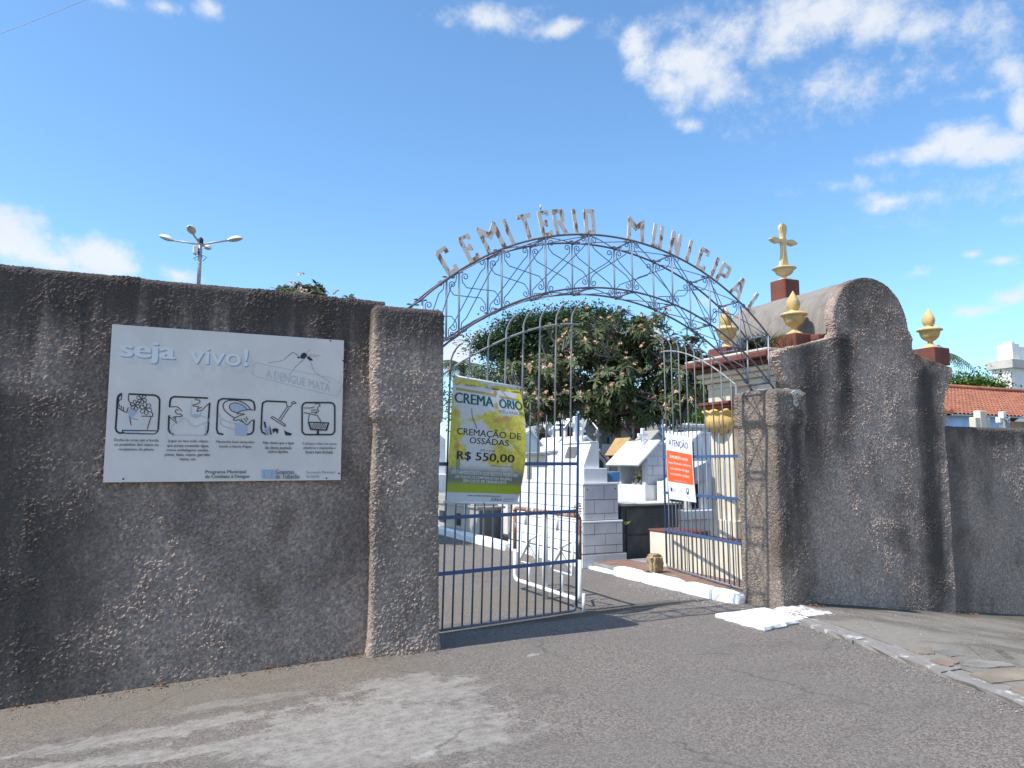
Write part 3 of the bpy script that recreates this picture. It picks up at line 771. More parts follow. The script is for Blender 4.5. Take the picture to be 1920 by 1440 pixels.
def area(pts, curve=0):
    q = [sp(*p) for p in pts]
    if curve: q = spline(q, curve, True)
    return q, [tuple(range(len(q)))[::-1] if sum(q[i][0] * q[(i + 1) % len(q)][1] - q[(i + 1) % len(q)][0] * q[i][1] for i in range(len(q))) < 0 else tuple(range(len(q)))]
def btext(name, body, tl, br, mat, bold=0, **kw):
    """tl and br: where the text begins top-left and ends bottom-right"""
    a, b_ = sp(*tl), sp(*br); BP.text(name, body, a[0], b_[0], a[1], b_[1], M[mat], bold=bold, **kw)
# headline: white raised letters with a pale blue shadow
for w_, x0, x1, y0, y1, cs, bo in (('seja', 178, 590, 190, 372, 'ink_steel', .06), ('vivo!', 705, 1135, 228, 385, 'ink_steel', .012)):
    btext('headline_shadow', w_, (x0 + 10, y0 + 10), (x1 + 10, y1 + 10), cs, bo, res=4)
    btext('headline', w_, (x0, y0), (x1, y1), 'print_white', bo, res=4)
    btext('headline', w_, (x0 + 3, y0 + 3), (x1 + 3, y1 + 3), 'print_white', bo * .8, res=4)
# mosquito
lg = [[(1290, 362), (1400, 345), (1470, 283), (1512, 298)], [(1410, 335), (1478, 282), (1520, 312)], [(1490, 395), (1558, 338), (1570, 318)], [(1448, 450), (1500, 390), (1545, 345)],
      [(1628, 410), (1608, 352), (1580, 318)], [(1680, 308), (1620, 300), (1588, 308)], [(1605, 262), (1580, 285)], [(1760, 510), (1640, 430), (1628, 405)], [(1660, 316), (1592, 312)]]
BP.put('mosquito_leg', [line(l, .0022) for l in lg], M['ink_soft'])
BP.put('mosquito_body', [area([(1508, 322), (1516, 312), (1530, 322), (1522, 330)]), area([(1530, 318), (1545, 292), (1562, 285), (1582, 300), (1572, 322), (1548, 332)], 3),
                         area([(1580, 316), (1602, 318), (1624, 338), (1618, 346), (1594, 338)], 3)], M['ink'])
# faint rubber stamp
BP.put('stamp_frame', [line([(1195, 360), (1740, 470), (1850, 520), (1810, 612), (1500, 540), (1195, 462), (1172, 440)], .0035, True)], M['ink_faint'])
vs_, fs_, _ = text2d('A DENGUE MATA')
def stampmap(v):
    a = (1275 + 480 * v[0], 470 + 112 * v[0] - 62 * v[1] + 0 * v[0]); return sp(*a)
BP.put('stamp_text', [([stampmap(v) for v in vs_], fs_)], M['ink_faint'])
# five pictograms
def rr_box(x0, y0, x1, y1, r, sk=0):
    pts = []
    for cx_, cy_, a0 in ((x1 - r, y0 + r + sk, -90), (x1 - r, y1 - r, 0), (x0 + r, y1 - r, 90), (x0 + r, y0 + r, 180)):
        pts += [(cx_ + r * math.cos(R(a)), cy_ + r * math.sin(R(a))) for a in range(a0, a0 + 91, 15)]
    return pts
FW = .0125; LW = .0058
def flower(cx_, cy_, r):
    out = []
    for k in range(6):
        a = R(60 * k + 20); ca, sa = math.cos(a), math.sin(a)
        pet = [(cx_ + ca * d * r - sa * w_ * r, cy_ + sa * d * r + ca * w_ * r) for d, w_ in ((.12, 0), (.5, .24), (.85, .25), (1, 0), (.85, -.25), (.5, -.24))]
        out.append(line(pet, LW * .75, True, 2))
    return out
u = 8.0
def z8(pts): return [(80 + x / 2, 520 + y / 2) for x, y in pts]      # the closer enlargement, same board
# 1: hand filling a plant saucer with sand
BP.put('pictogram_frame', [line(z8([(330, 150), (720, 168), (768, 190), (795, 235), (790, 420), (772, 690)]), FW), line(z8([(228, 140), (180, 170), (160, 230), (150, 450), (135, 660), (150, 710), (190, 735), (250, 735)]), FW),
        line(z8([(240, 695), (770, 703), (740, 738), (700, 750), (280, 740), (236, 720)]), LW * 1.3, True)], M['ink'])
BP.put('pictogram_tint', [area(z8([(262, 702), (480, 706), (480, 738), (280, 734)])), area(z8([(330, 400), (390, 375), (470, 420), (420, 450), (400, 490), (330, 460)]), 2)], M['ink_pale'])
BP.put('pictogram_drawing', flower(122 + 220, 632 - 0, 38) + [line(z8([(228, 145), (222, 230), (180, 250), (180, 200), (212, 170)]), LW), line(z8([(330, 155), (325, 240), (360, 290), (370, 340)]), LW), line(z8([(185, 250), (165, 340), (190, 370), (215, 385), (250, 405), (290, 425), (305, 410), (325, 350)]), LW, curve=3),
        line(z8([(195, 300), (188, 345)]), LW), line(z8([(222, 325), (215, 375)]), LW), line(z8([(255, 345), (250, 400)]), LW), line(z8([(520, 482), (690, 485), (692, 440), (660, 420)]), LW), line(z8([(665, 490), (608, 685)]), LW), line(z8([(345, 500), (368, 620)]), LW)]
        + flower(295, 680, 40) + flower(372, 704, 48), M['ink'])
BP.put('pictogram_tint', [line(z8([(330, 480), (380, 515), (470, 535)]), LW)], M['ink_steel'])
# 2: hands putting a cup in a bag
BP.put('pictogram_frame', [line(z8([(1520, 212), (1010, 190), (965, 215), (950, 260), (945, 345)]), FW), line(z8([(1545, 280), (1530, 500), (1520, 690), (1500, 740), (1470, 770)]), FW), line(z8([(935, 470), (928, 680), (950, 730), (1010, 765)]), FW)], M['ink'])
BP.put('pictogram_drawing', [line(z8([(935, 348), (1040, 340), (1100, 375), (1125, 410)]), LW, curve=3), line(z8([(1080, 400), (1045, 385), (1030, 415), (1060, 450), (1100, 450), (1132, 475), (1100, 490), (1040, 490), (985, 500)]), LW, curve=3),
        line(z8([(940, 490), (1050, 590), (1030, 530), (1010, 520)]), LW), line(z8([(1040, 495), (1010, 525)]), LW), line(z8([(1320, 240), (1350, 215), (1400, 210)]), LW), line(z8([(1350, 245), (1385, 240), (1400, 270), (1360, 300), (1295, 315), (1310, 330), (1380, 340)]), LW, curve=3),
        line(z8([(1380, 335), (1355, 410), (1430, 395), (1490, 330), (1550, 285)]), LW), line(z8([(1370, 370), (1430, 350)]), LW)], M['ink'])
BP.put('pictogram_tint', [line(z8([(1000, 600), (970, 680), (990, 760), (1250, 765), (1470, 770), (1490, 700), (1470, 600)]), LW * .7, curve=3), line(z8([(1000, 605), (1080, 570), (1130, 520), (1200, 530), (1270, 610), (1350, 640), (1420, 600), (1530, 560), (1520, 520), (1410, 470)]), LW * .7, curve=3),
        line(z8([(1280, 250), (1262, 480)]), LW * .7), line(z8([(1410, 420), (1405, 480)]), LW * .7), area(z8([(1270, 480), (1330, 450), (1395, 465), (1400, 490), (1330, 505)]), 2)], M['ink_pale'])
# 3: lidding a barrel
BP.put('pictogram_frame', [line([(1190, 715), (1190, 690), (1182, 655), (1155, 640), (950, 630), (920, 645), (912, 680), (905, 860), (915, 890), (955, 898)], FW), line([(1185, 795), (1180, 870), (1165, 893), (1130, 900)], FW)], M['ink'])
BP.put('pictogram_tint', [area([(1045, 812), (1135, 830), (1130, 905), (1045, 905)]), area([(1010, 690), (1035, 668), (1075, 665), (1120, 690), (1140, 720), (1085, 722), (1060, 730), (1020, 715)], 3), line([(925, 740), (940, 780), (1020, 810), (1080, 815)], LW * .8, curve=3), line([(935, 790), (945, 830), (1040, 858), (1130, 850)], LW * .8, curve=3)], M['ink_pale'])
BP.put('pictogram_drawing', [line([(1165, 715), (1120, 670), (1060, 645), (990, 645), (955, 670), (960, 710), (1000, 750), (1040, 775)], LW * 1.2, curve=3), line([(1135, 715), (1100, 680), (1050, 662), (1015, 668), (1000, 690), (1015, 720), (1060, 738)], LW, curve=3),
        line([(1190, 718), (1140, 712), (1090, 722), (1058, 742), (1115, 745), (1070, 760), (1030, 785), (1045, 795), (1070, 785)], LW, curve=3), line([(1070, 785), (1085, 800), (1105, 808)], LW), line([(1085, 780), (1105, 808), (1130, 825)], LW), line([(1108, 775), (1130, 805)], LW), line([(1125, 765), (1140, 790)], LW), line([(1135, 828), (1165, 795), (1190, 788)], LW)], M['ink'])
# 4: sweeping water off
BP.put('pictogram_frame', [line([(1430, 655), (1280, 648), (1250, 662), (1245, 700), (1238, 850), (1245, 880), (1275, 898)], FW)], M['ink'])
BP.put('pictogram_drawing', [line([(1435, 690), (1370, 785)], LW), line([(1448, 698), (1384, 795)], LW), line([(1310, 772), (1418, 840)], LW), line([(1328, 765), (1420, 825)], LW), line([(1310, 772), (1328, 765)], LW), line([(1418, 840), (1420, 825)], LW), line([(1428, 655), (1432, 685), (1460, 690), (1470, 670), (1500, 665), (1482, 652), (1462, 665)], LW, curve=2),
        area([(1255, 800), (1270, 805), (1278, 850), (1265, 850)]), area([(1300, 825), (1310, 860), (1318, 900), (1306, 900)]), area([(1320, 860), (1345, 850), (1370, 860), (1360, 895), (1345, 870), (1330, 890)]), area([(1410, 865), (1432, 880), (1470, 892), (1460, 906), (1420, 905)])], M['ink'])
BP.put('pictogram_tint', [area([(1262, 855), (1285, 860), (1300, 900), (1275, 905)]), area([(1285, 840), (1300, 850), (1300, 880)])], M['ink_steel'])
# 5: bag in a litter bin
BP.put('pictogram_frame', [line(rr_box(1545, 660, 1790, 900, 34), FW, True)], M['ink'])
BP.put('pictogram_drawing', [line([(1558, 700), (1610, 700), (1640, 690)], LW), line([(1558, 735), (1600, 742), (1650, 755)], LW), line([(1640, 672), (1665, 665), (1680, 680), (1660, 700), (1668, 725), (1640, 745)], LW, curve=2), line([(1612, 715), (1660, 715)], LW), line([(1610, 730), (1660, 732)], LW),
        line([(1600, 745), (1590, 800)], LW), line([(1655, 750), (1680, 790), (1685, 805)], LW), line([(1588, 806), (1748, 812)], LW * 1.5), line([(1592, 806), (1610, 860), (1728, 866), (1744, 812)], LW * 2), area([(1655, 866), (1672, 867), (1672, 900), (1655, 900)])]
        + [line([(1602 + 13 * k, 815), (1622 + 13 * k, 855)], .0028) for k in range(9)] + [line([(1622 + 13 * k, 815), (1604 + 13 * k, 855)], .0028) for k in range(1, 10)], M['ink'])
# captions
caps = [[('Encha de areia até a borda', 138, 470, 928, 952), ('os pratinhos dos vasos ou', 138, 468, 962, 992), ('recipientes de planta', 170, 432, 998, 1026)],
        [('Jogue no lixo todo objeto', 540, 842, 936, 964), ('que possa acumular água,', 532, 845, 970, 1000), ('como embalagens usadas,', 528, 845, 1004, 1032), ('potes, latas, copos, garrafas', 516, 855, 1037, 1067), ('vazias, etc', 625, 748, 1072, 1096)],
        [('Mantenha bem tampados', 902, 1186, 943, 970), ("tonéis e barris d'água", 922, 1166, 976, 1004)],
        [('Não deixe que a água', 1252, 1485, 950, 978), ('da chuva acumule', 1268, 1467, 985, 1010), ('sobre lápides.', 1290, 1442, 1016, 1044)],
        [('Coloque o lixo em sacos', 1548, 1803, 957, 982), ('plásticos e mantenha a', 1556, 1795, 988, 1014), ('lixeira bem fechada', 1572, 1776, 1018, 1042)],
        [('Programa Municipal', 820, 1124, 1166, 1196), ('de Combate à Dengue', 818, 1150, 1200, 1232)]]
for g in caps:
    for body, x0, x1, y0, y1 in g: btext('caption', body, (x0, y0), (x1, y1), 'ink_soft', .03)
btext('caption', 'Governo', (1344, 1160), (1485, 1196), 'ink_grey', .045); btext('caption', 'de Tubarão', (1344, 1194), (1526, 1230), 'ink_grey', .045)
btext('caption', 'Secretaria Municipal', (1576, 1172), (1790, 1196), 'ink_grey'); btext('caption', 'de Saúde', (1576, 1200), (1672, 1222), 'ink_grey')
BP.put('emblem', [area([(1245, 1162), (1262, 1164), (1258, 1228), (1245, 1226)]), area([(1318, 1166), (1334, 1162), (1334, 1228), (1320, 1226)]), line([(1262, 1166), (1318, 1166), (1318, 1226), (1260, 1226)], .005, True)], M['ink_blue'])
BP.put('emblem', [area([(1268, 1174), (1312, 1174), (1312, 1218), (1266, 1218)])], M['ink_pale']); BP.put('emblem', [area([(1282, 1180), (1298, 1180), (1296, 1212), (1284, 1212)])], M['ink_blue'])
for q in ((270, 75), (1758, 195), (205, 1232), (1728, 1226), (1852, 345), (1822, 1190)):
    s = sp(*q); mb = MB(); mb.lathe([(.007, 0), (.006, .004), (.002, .006)], (0, 0, 0), 8)
    mb.v = [(s[0] + p[0], BV - .001 - p[2], s[1] + p[1]) for p in mb.v]; mb.build('nail', M['dark_iron'], board)

# ------------------------------------------------------------------ entrance arch
AV, BVv = 6.22, 6.55
def zo(u): return 1.01 + math.sqrt(max(0, 2.885 ** 2 - (u - 4.115) ** 2))
def zi(u): return .56 + math.sqrt(max(0, 2.795 ** 2 - (u - 4.15) ** 2))
arch = thing('entrance_arch', (4.13, 6.385, 2.45), 'wrought iron lattice arch with rusty letters spanning the cemetery gate', 'arch')
UE0, UE1 = 2.05, 6.20
for v in (AV, BVv):
    for fz, lo, hi in ((zo, UE0, UE1), (zi, 2.08, 6.24)):
        MB().tube([(u, v, fz(u)) for u in np.linspace(lo, hi, 60)], .0105, 6).build('chord', M['chord_iron'], arch)
posts = [2.08, 2.43, 2.86, 3.33, 3.82, 4.34, 4.85, 5.35, 5.76, 6.17]
def spiral(cx_, cy_, r, a0, turns, n=14, rin=.3):
    return [(cx_ + r * (rin + (1 - rin) * k / n) * math.cos(a0 + 2 * math.pi * turns * (k / n - 1)), cy_ + r * (rin + (1 - rin) * k / n) * math.sin(a0 + 2 * math.pi * turns * (k / n - 1))) for k in range(n + 1)]
def scroll_rod(ua, za, ub, zb, sgn):
    """from a curl beside the top of one post, across, to a curl beside the foot of the next"""
    r = .034
    ca = (ua + sgn * .058, za - .055); cb = (ub - sgn * .058, zb + .055)
    s1 = spiral(ca[0], ca[1], r, math.pi if sgn > 0 else 0, 1.15 * sgn)
    s2 = spiral(cb[0], cb[1], r, 0 if sgn > 0 else math.pi, 1.15 * sgn)
    mid = [(ua + sgn * .03, za - .105), (ua + sgn * .075, za - .155), (ub - sgn * .075, zb + .155), (ub - sgn * .03, zb + .105)]
    return s1 + mid + s2[::-1]
for v in (AV, BVv):
    for u in posts:
        MB().tube([(u, v, zi(u)), (u, v, zo(u))], .0098, 6).build('post', M['post_iron'], arch)
    for a, b_ in zip(posts[:-1], posts[1:]):
        MB().tube([(x, v - .006, z) for x, z in scroll_rod(a, zo(a), b_, zi(b_), 1)], .0050, 5).build('scroll_rod', M['arch_iron'], arch)
        MB().tube([(x, v + .006, z) for x, z in scroll_rod(b_, zo(b_), a, zi(a), -1)], .0050, 5).build('scroll_rod', M['arch_iron'], arch)
for fz in (zo, zi):
    for i, u in enumerate(posts):
        z = fz(u) - .004
        MB().tube([(u, AV, z), (u, BVv, z)], .010, 6).build('cross_tie', M['arch_iron'], arch)
        for v, sg in ((AV, 1), (BVv, -1)):
            for sx in (-1, 1):
                c_ = (u + sx * .04, v + sg * .055)
                MB().tube([(x, y, z + .006 + .4 * 0) for x, y in spiral(c_[0], c_[1], .026, math.pi if sx > 0 else 0, 1.1 * sx)], .0052, 5).build('curl', M['arch_iron'], arch)
        if i < len(posts) - 1:
            w_ = posts[i + 1]
            for (va, vb), dz_ in (((AV, BVv), .007), ((BVv, AV), -.006)):
                MB().tube([(u + (w_ - u) * k / 4, va + (vb - va) * k / 4, fz(u + (w_ - u) * k / 4) + dz_ - .01) for k in range(5)], .0055, 5).build('brace_rod', M['arch_iron'], arch)
# letters cut from plate: outlines in a box of width w and height 1, some with a hole
s_ = .165
def lrect(w): return [(0, 0), (w, 0), (w, 1), (0, 1)]
GL = {'I': ([lrect(s_)], s_),
 'C': ([[(0, .06), (.06, 0), (.50, 0), (.50, .26), (.36, .26), (.36, .15), (s_, .15), (s_, .85), (.36, .85), (.36, .74), (.50, .74), (.50, 1), (.06, 1), (0, .94)]], .50),
 'E': ([[(0, .05), (.05, 0), (.50, 0), (.50, .22), (.38, .22), (.38, .14), (s_, .14), (s_, .44), (.27, .44), (.27, .38), (.38, .38), (.38, .64), (.27, .64), (.27, .57), (s_, .57), (s_, .86), (.38, .86), (.38, .78), (.50, .78), (.50, 1), (.05, 1), (0, .95)]], .50),
 'M': ([[(0, 0), (s_, 0), (s_, .62), (.42, .42), (.66, .62), (.66, 0), (.84, 0), (.84, .94), (.76, 1), (.42, .68), (.08, 1), (0, .94)]], .84),
 'T': ([[(.21, 0), (.39, 0), (.39, .84), (.60, .84), (.60, 1), (0, 1), (0, .84), (.21, .84)]], .60),
 'R': ([[(0, 0), (s_, 0), (s_, .42), (.22, .42), (.42, 0), (.60, 0), (.40, .44), (.52, .54), (.52, .92), (.44, 1), (0, 1)], [(s_, .56), (s_, .86), (.35, .86), (.35, .56)]], .60),
 'O': ([[(.05, 0), (.45, 0), (.50, .05), (.50, .95), (.45, 1), (.05, 1), (0, .95), (0, .05)], [(.17, .15), (.17, .85), (.33, .85), (.33, .15)]], .50),
 'U': ([[(.05, 0), (.47, 0), (.52, .05), (.52, 1), (.36, 1), (.36, .15), (.16, .15), (.16, 1), (0, 1), (0, .05)]], .52),
 'N': ([[(0, 0), (.16, 0), (.16, .58), (.38, 0), (.54, 0), (.54, 1), (.38, 1), (.38, .42), (.16, 1), (0, 1)]], .54),
 'P': ([[(0, 0), (.17, 0), (.17, .38), (.44, .38), (.54, .48), (.54, .90), (.44, 1), (0, 1)], [(.17, .53), (.17, .85), (.37, .85), (.37, .53)]], .54),
 'A': ([[(0, 0), (.17, 0), (.23, .24), (.45, .24), (.51, 0), (.68, 0), (.44, 1), (.24, 1)], [(.27, .38), (.34, .72), (.41, .38)]], .68),
 'L': ([[(.04, 0), (.48, 0), (.48, .22), (.36, .22), (.36, .15), (s_, .15), (s_, 1), (0, 1), (0, .05)]], .48)}
def plate(polys, thick):
    cu = bpy.data.curves.new('p', 'CURVE'); cu.dimensions = '2D'; cu.fill_mode = 'BOTH'; cu.extrude = thick / 2
    for pl in polys:
        s = cu.splines.new('POLY'); s.points.add(len(pl) - 1); s.use_cyclic_u = True
        for q, pt in zip(s.points, pl): q.co = (pt[0], pt[1], 0, 1)
    ob = bpy.data.objects.new('p', cu); col.objects.link(ob); bpy.context.view_layer.update()
    me = bpy.data.meshes.new_from_object(ob.evaluated_get(bpy.context.evaluated_depsgraph_get()))
    r_ = ([v.co.copy() for v in me.vertices], [tuple(p.vertices) for p in me.polygons])
    bpy.data.objects.remove(ob); bpy.data.curves.remove(cu); bpy.data.meshes.remove(me); return r_
rl = random.Random(2)
spots = [('C', 847, 857), ('E', 886, 899), ('M', 915, 951), ('I', 961, 968), ('T', 991, 999), ('E', 1020, 1036), ('R', 1041, 1070), ('I', 1080, 1086), ('O', 1097, 1119),
         ('M', 1174, 1208), ('U', 1221, 1240), ('N', 1254, 1273), ('I', 1285, 1290), ('C', 1303, 1321), ('I', 1331, 1336), ('P', 1345, 1353), ('A', 1366, 1388), ('L', 1399, 1414)]
for k, (ch, xa, xb) in enumerate(spots):
    # meet the outer chord under the letter
    def base(x):
        best = None
        for u in np.linspace(2.1, 6.2, 400):
            d = Vector((u, AV - .012, zo(u))) - Vector((0, 0, EYE)); q = 960 + FPX * d.dot(rt) / d.dot(fw)
            if best is None or abs(q - x) < best[0]: best = (abs(q - x), u)
        return best[1]
    uc = (base(xa) + base(xb)) / 2
    polys, w_ = GL[ch]; H_ = .255 if k != 2 else .27
    ang = math.atan2(zo(uc) - 1.01, uc - 4.115); out = Vector((math.cos(ang), 0, math.sin(ang))); tan = Vector((math.sin(ang), 0, -math.cos(ang)))
    vs_, fs_ = plate(polys, .010)
    sx = H_ * (1.0 if ch not in 'MA' else .95); tw = rl.uniform(-.05, .05)
    c_ = Vector((uc, AV - .004, zo(uc))) + out * .004
    P_ = []
    for q in vs_:
        a, h_ = (q.x - w_ / 2) * sx, q.y * H_
        P_.append(c_ + tan * (a + h_ * tw) + out * h_ + Vector((0, -q.z, 0)))
    mb = MB(); mb.add(P_, fs_); lo = mb.build('letter', M['letter'], arch)
    if k == 5:
        mb = MB(); mb.tube([c_ + out * (H_ + .012) - tan * .01, c_ + out * (H_ + .06) + tan * .004], .008, 5); mb.build('accent', M['letter'], lo)

# ------------------------------------------------------------------ gate leaves
def gate_leaf(hinge, d, n, L, z0, label, nb, lean=0.0):
    """hinge foot, direction along the leaf, outward direction of the curled tips"""
    d = Vector((*d, 0)).normalized(); n = Vector((*n, 0)).normalized(); h = Vector((*hinge, z0))
    def P_(s, z, o=0): return h + d * (s + lean * (1 - z / 2.7)) + n * o + Vector((0, 0, z))
    g = thing('gate_leaf', h, label, 'gate', 'open leaves of the cemetery gate')
    def za(s): return 2.40 + .69 * (1 - (1 - min(1, max(0, s / L))) ** 1.75)
    def flat(z, nm='rail'):
        mb = MB(); t_, w_ = .006, .018
        vv = [P_(s, z + dz_, o) for s in (0, L) for dz_ in (-w_, w_) for o in (-t_ + .014, t_ + .014)]
        mb.add(vv, [(0, 1, 3, 2), (4, 6, 7, 5), (0, 4, 5, 1), (2, 3, 7, 6), (0, 2, 6, 4), (1, 5, 7, 3)]); mb.build(nm, M['blue_iron'], g)
    for z in (.53, 1.05, 1.555): flat(z)
    MB().tube([P_(0, .012), P_(L - .05, .012), P_(L - .015, .02), P_(L, .06)], .014, 6).build('bottom_rail', M['bar_iron'], g)
    MB().tube([P_(0, 0), P_(0, 1.2), P_(0, 2.42)], .017, 8).build('hinge_stile', M['bar_iron'], g)
    MB().tube([P_(L, .05), P_(L, 1.56), P_(L, 2.10)], .0145, 8).build('free_stile', M['blue_iron'], g)
    MB().tube([P_(s, za(s)) for s in np.linspace(0, L, 24)], .0112, 6).build('arch_rail', M['silver_iron'], g)
    for k in range(1, nb):
        s = L * k / nb; tall = (nb - k) % 2 == 1 if nb % 2 == 0 else (nb - k) % 2 == 1
        if tall:
            zt = za(s); top = []
            for a in np.linspace(0, 1, 9):
                th = a * R(78); top.append(P_(s, zt + .06 + .17 * math.sin(th), .20 * (1 - math.cos(th)) + .05 * a))
            MB().tube([P_(s, .012), P_(s, 1.56)], .0095, 6).build('bar', M['bar_iron'], g)
            MB().tube([P_(s, 1.56), P_(s, zt - .1), P_(s, zt + .03)] + top, .0092, 6).build('tall_bar', M['silver_iron'], g)
        else:
            zt = 1.95 + .16 * (s / L)
            pk = MB().tube([P_(s, .012), P_(s, 1.56), P_(s, zt - .14)], .0095, 6); pk.tube([P_(s, zt - .14), P_(s, zt)], .0095, 6, r2=.002)
            pk.build('picket', M['bar_iron'], g)
    for z in (.35, 1.35, 2.2):
        mb = MB(); mb.tube([P_(-.005, z - .05), P_(-.005, z + .05)], .026, 8); mb.build('hinge', M['rust'], g)
    return g, P_
lh = (2.44, 6.705); ld = Vector((4.155 - 2.44, 6.997 - 6.71)).normalized(); ln = Vector((ld.y, -ld.x))
leafL, PL = gate_leaf(lh, ld, ln, 1.735, .03, 'left iron gate leaf with arched top, carrying the yellow crematorium banner', 16, lean=-.07)
rh = (6.235, 6.83); rd = Vector((.37, 1.9)).normalized(); rn = Vector((-rd.y, rd.x))
leafR, PR = gate_leaf(rh, rd, rn, 2.0, .12, 'right iron gate leaf swung inward, carrying the orange warning sign', 18, lean=-.05)
# chain round the free stile
ch = MB(); q0 = PL(1.735, 1.05)
for k in range(22):
    a = k * .62; c_ = q0 + Vector((math.cos(a) * .034, math.sin(a) * .034, -.07 + .007 * k + .018 * math.sin(k * 2.1)))
    t1 = Vector((-math.sin(a), math.cos(a), .25 * math.sin(k))).normalized(); t2 = Vector((math.cos(a), math.sin(a), 0)) if k % 2 else Vector((0, 0, 1))
    ch.tube([c_ + t1 * .017 * math.cos(w_) + t2 * .010 * math.sin(w_) for w_ in np.linspace(0, 2 * math.pi, 9)[:-1]], .0038, 5, closed=True)
for k in range(7):
    c_ = q0 + Vector((.03, -.02, -.09 - .026 * k)); t2 = Vector((1, 0, 0)) if k % 2 else Vector((0, 1, 0))
    ch.tube([c_ + Vector((0, 0, 1)) * .017 * math.cos(w_) + t2 * .010 * math.sin(w_) for w_ in np.linspace(0, 2 * math.pi, 9)[:-1]], .0038, 5, closed=True)
solo('chain', ch, M['rust'], 'rusty chain wound round the free edge of the left gate leaf', 'chain')

# ------------------------------------------------------------------ crematorium banner on the left leaf
def leafpt(s, z, o): return Vector((*lh, 0)) + Vector((*ld, 0)) * s + Vector((*ln, 0)) * o + Vector((0, 0, z))
def bnf(a, b_, off=0):
    """a across 0..1, b down 0..1: paper sheet with a bowed right edge"""
    tl, tr, br_, bl = (.105, 2.425), (.885, 2.36), (.865, 1.197), (.04, 1.235)
    s = (tl[0] * (1 - a) + tr[0] * a) * (1 - b_) + (bl[0] * (1 - a) + br_[0] * a) * b_
    z = (tl[1] * (1 - a) + tr[1] * a) * (1 - b_) + (bl[1] * (1 - a) + br_[1] * a) * b_
    bow = .055 + .135 * (max(0.0, a) ** 2.2) * max(0.0, math.sin(math.pi * min(1, b_ * 1.02))) ** .8 + .02 * math.sin(math.pi * a) * math.sin(math.pi * b_ * 2)
    return leafpt(s, z, bow + off)
banner = thing('banner', bnf(.5, 1), 'yellow and white crematorium price banner hung on the left gate leaf', 'banner')
m, t, b = newmat('banner_print'); uv = t.node('ShaderNodeUVMap').outputs[0]; x, y, _z = t.xyz(uv)
n1 = t.noise(t.scl(uv, 1, 1.7, 1), 5.5, 8, .68); n2 = t.noise(t.scl(uv, 1, 1.7, 1), 15, 6, .65); n3 = t.noise(t.scl(uv, 1, 1.7, 1), 3.0, 2)
def blb(cx_, cy_, rx, ry):
    a = t.m('DIVIDE', t.m('SUBTRACT', x, cx_), rx); b_ = t.m('DIVIDE', t.m('SUBTRACT', y, cy_), ry)
    return t.m('SUBTRACT', 1, t.m('SQRT', t.m('ADD', t.m('MULTIPLY', a, a), t.m('MULTIPLY', b_, b_))))
w = None
for q in ((0, .45, .24, .34), (.05, .62, .24, .16), (.65, .33, .42, .12), (.9, .42, .30, .20), (1.0, .62, .34, .22), (.7, .62, .25, .14), (.5, .30, .14, .08), (1, .2, .12, .2), (.2, .03, .5, .035), (.8, .035, .4, .03)):
    k = blb(*q); w = k if w is None else t.m('MAXIMUM', w, k)
fol = t.ss(t.m('ADD', t.m('SUBTRACT', w, .12), t.m('MULTIPLY', t.m('SUBTRACT', n1, .5), 2.2)), .0, .3)
leafc = t.mix(t.ss(n2, .35, .7), (.46, .43, .015), (.80, .63, .03)); leafc = t.mix(t.ss(n3, .5, .72), leafc, (.44, .22, .02))
c = t.mix(t.m('MULTIPLY', fol, .92), (.62, .61, .60), leafc)
# trunk of the printed tree, misty park and lawn
tr_ = t.m('MULTIPLY', t.ss(t.m('ABSOLUTE', t.m('SUBTRACT', x, t.m('ADD', .105, t.m('MULTIPLY', y, .04)))), .035, .02), t.m('MULTIPLY', t.ss(y, .58, .63), .8))
c = t.mix(tr_, c, (.20, .18, .16))
yy = t.m('ADD', y, t.m('MULTIPLY', t.m('SUBTRACT', n1, .5), .07))
c = t.mix(t.ss(yy, .68, .79), c, t.mix(n2, (.135, .145, .11), (.21, .215, .17)))
c = t.mix(t.ss(y, .825, .875), c, t.mix(n3, (.22, .30, .008), (.40, .44, .02)))
c = t.mix(t.ss(y, .925, .931), c, (.56, .56, .58))
br = t.m('MULTIPLY', t.ss(t.m('ABSOLUTE', t.m('SUBTRACT', y, t.m('SUBTRACT', .055, t.m('MULTIPLY', x, .01)))), .012, .006), t.ss(n1, .45, .55)); c = t.mix(br, c, (.25, .14, .03))
t.put(b.inputs['Base Color'], c); b.inputs['Roughness'].default_value = .45; M['banner'] = m
na, nb_ = 20, 26
me = bpy.data.meshes.new('sheet'); o0 = wloc(banner); vv = []; ff = []
for side in (0, 1):
    for j in range(nb_ + 1):
        for i in range(na + 1): vv.append(tuple(bnf(i / na, j / nb_, -.003 * side) - o0))
st = (na + 1) * (nb_ + 1)
for j in range(nb_):
    for i in range(na):
        q = j * (na + 1) + i; ff.append((q, q + na + 1, q + na + 2, q + 1)); ff.append((st + q, st + q + 1, st + q + na + 2, st + q + na + 1))
me.from_pydata(vv, [], ff); me.materials.append(M['banner']); ul = me.uv_layers.new(name='UVMap')
for lp in me.loops:
    k = lp.vertex_index % st; ul.data[lp.index].uv = ((k % (na + 1)) / na, (k // (na + 1)) / nb_)
me.polygons.foreach_set('use_smooth', [True] * len(ff)); link('sheet', me, None, banner)
MB().tube([bnf(-.03, -.004), bnf(.5, -.004), bnf(1.02, -.004)], .012, 8).build('top_rod', M['banner_white'], banner)
MB().tube([bnf(-.03, 1.006), bnf(.5, 1.006), bnf(1.05, 1.006)], .012, 8).build('bottom_rod', M['banner_white'], banner)
mb = MB()
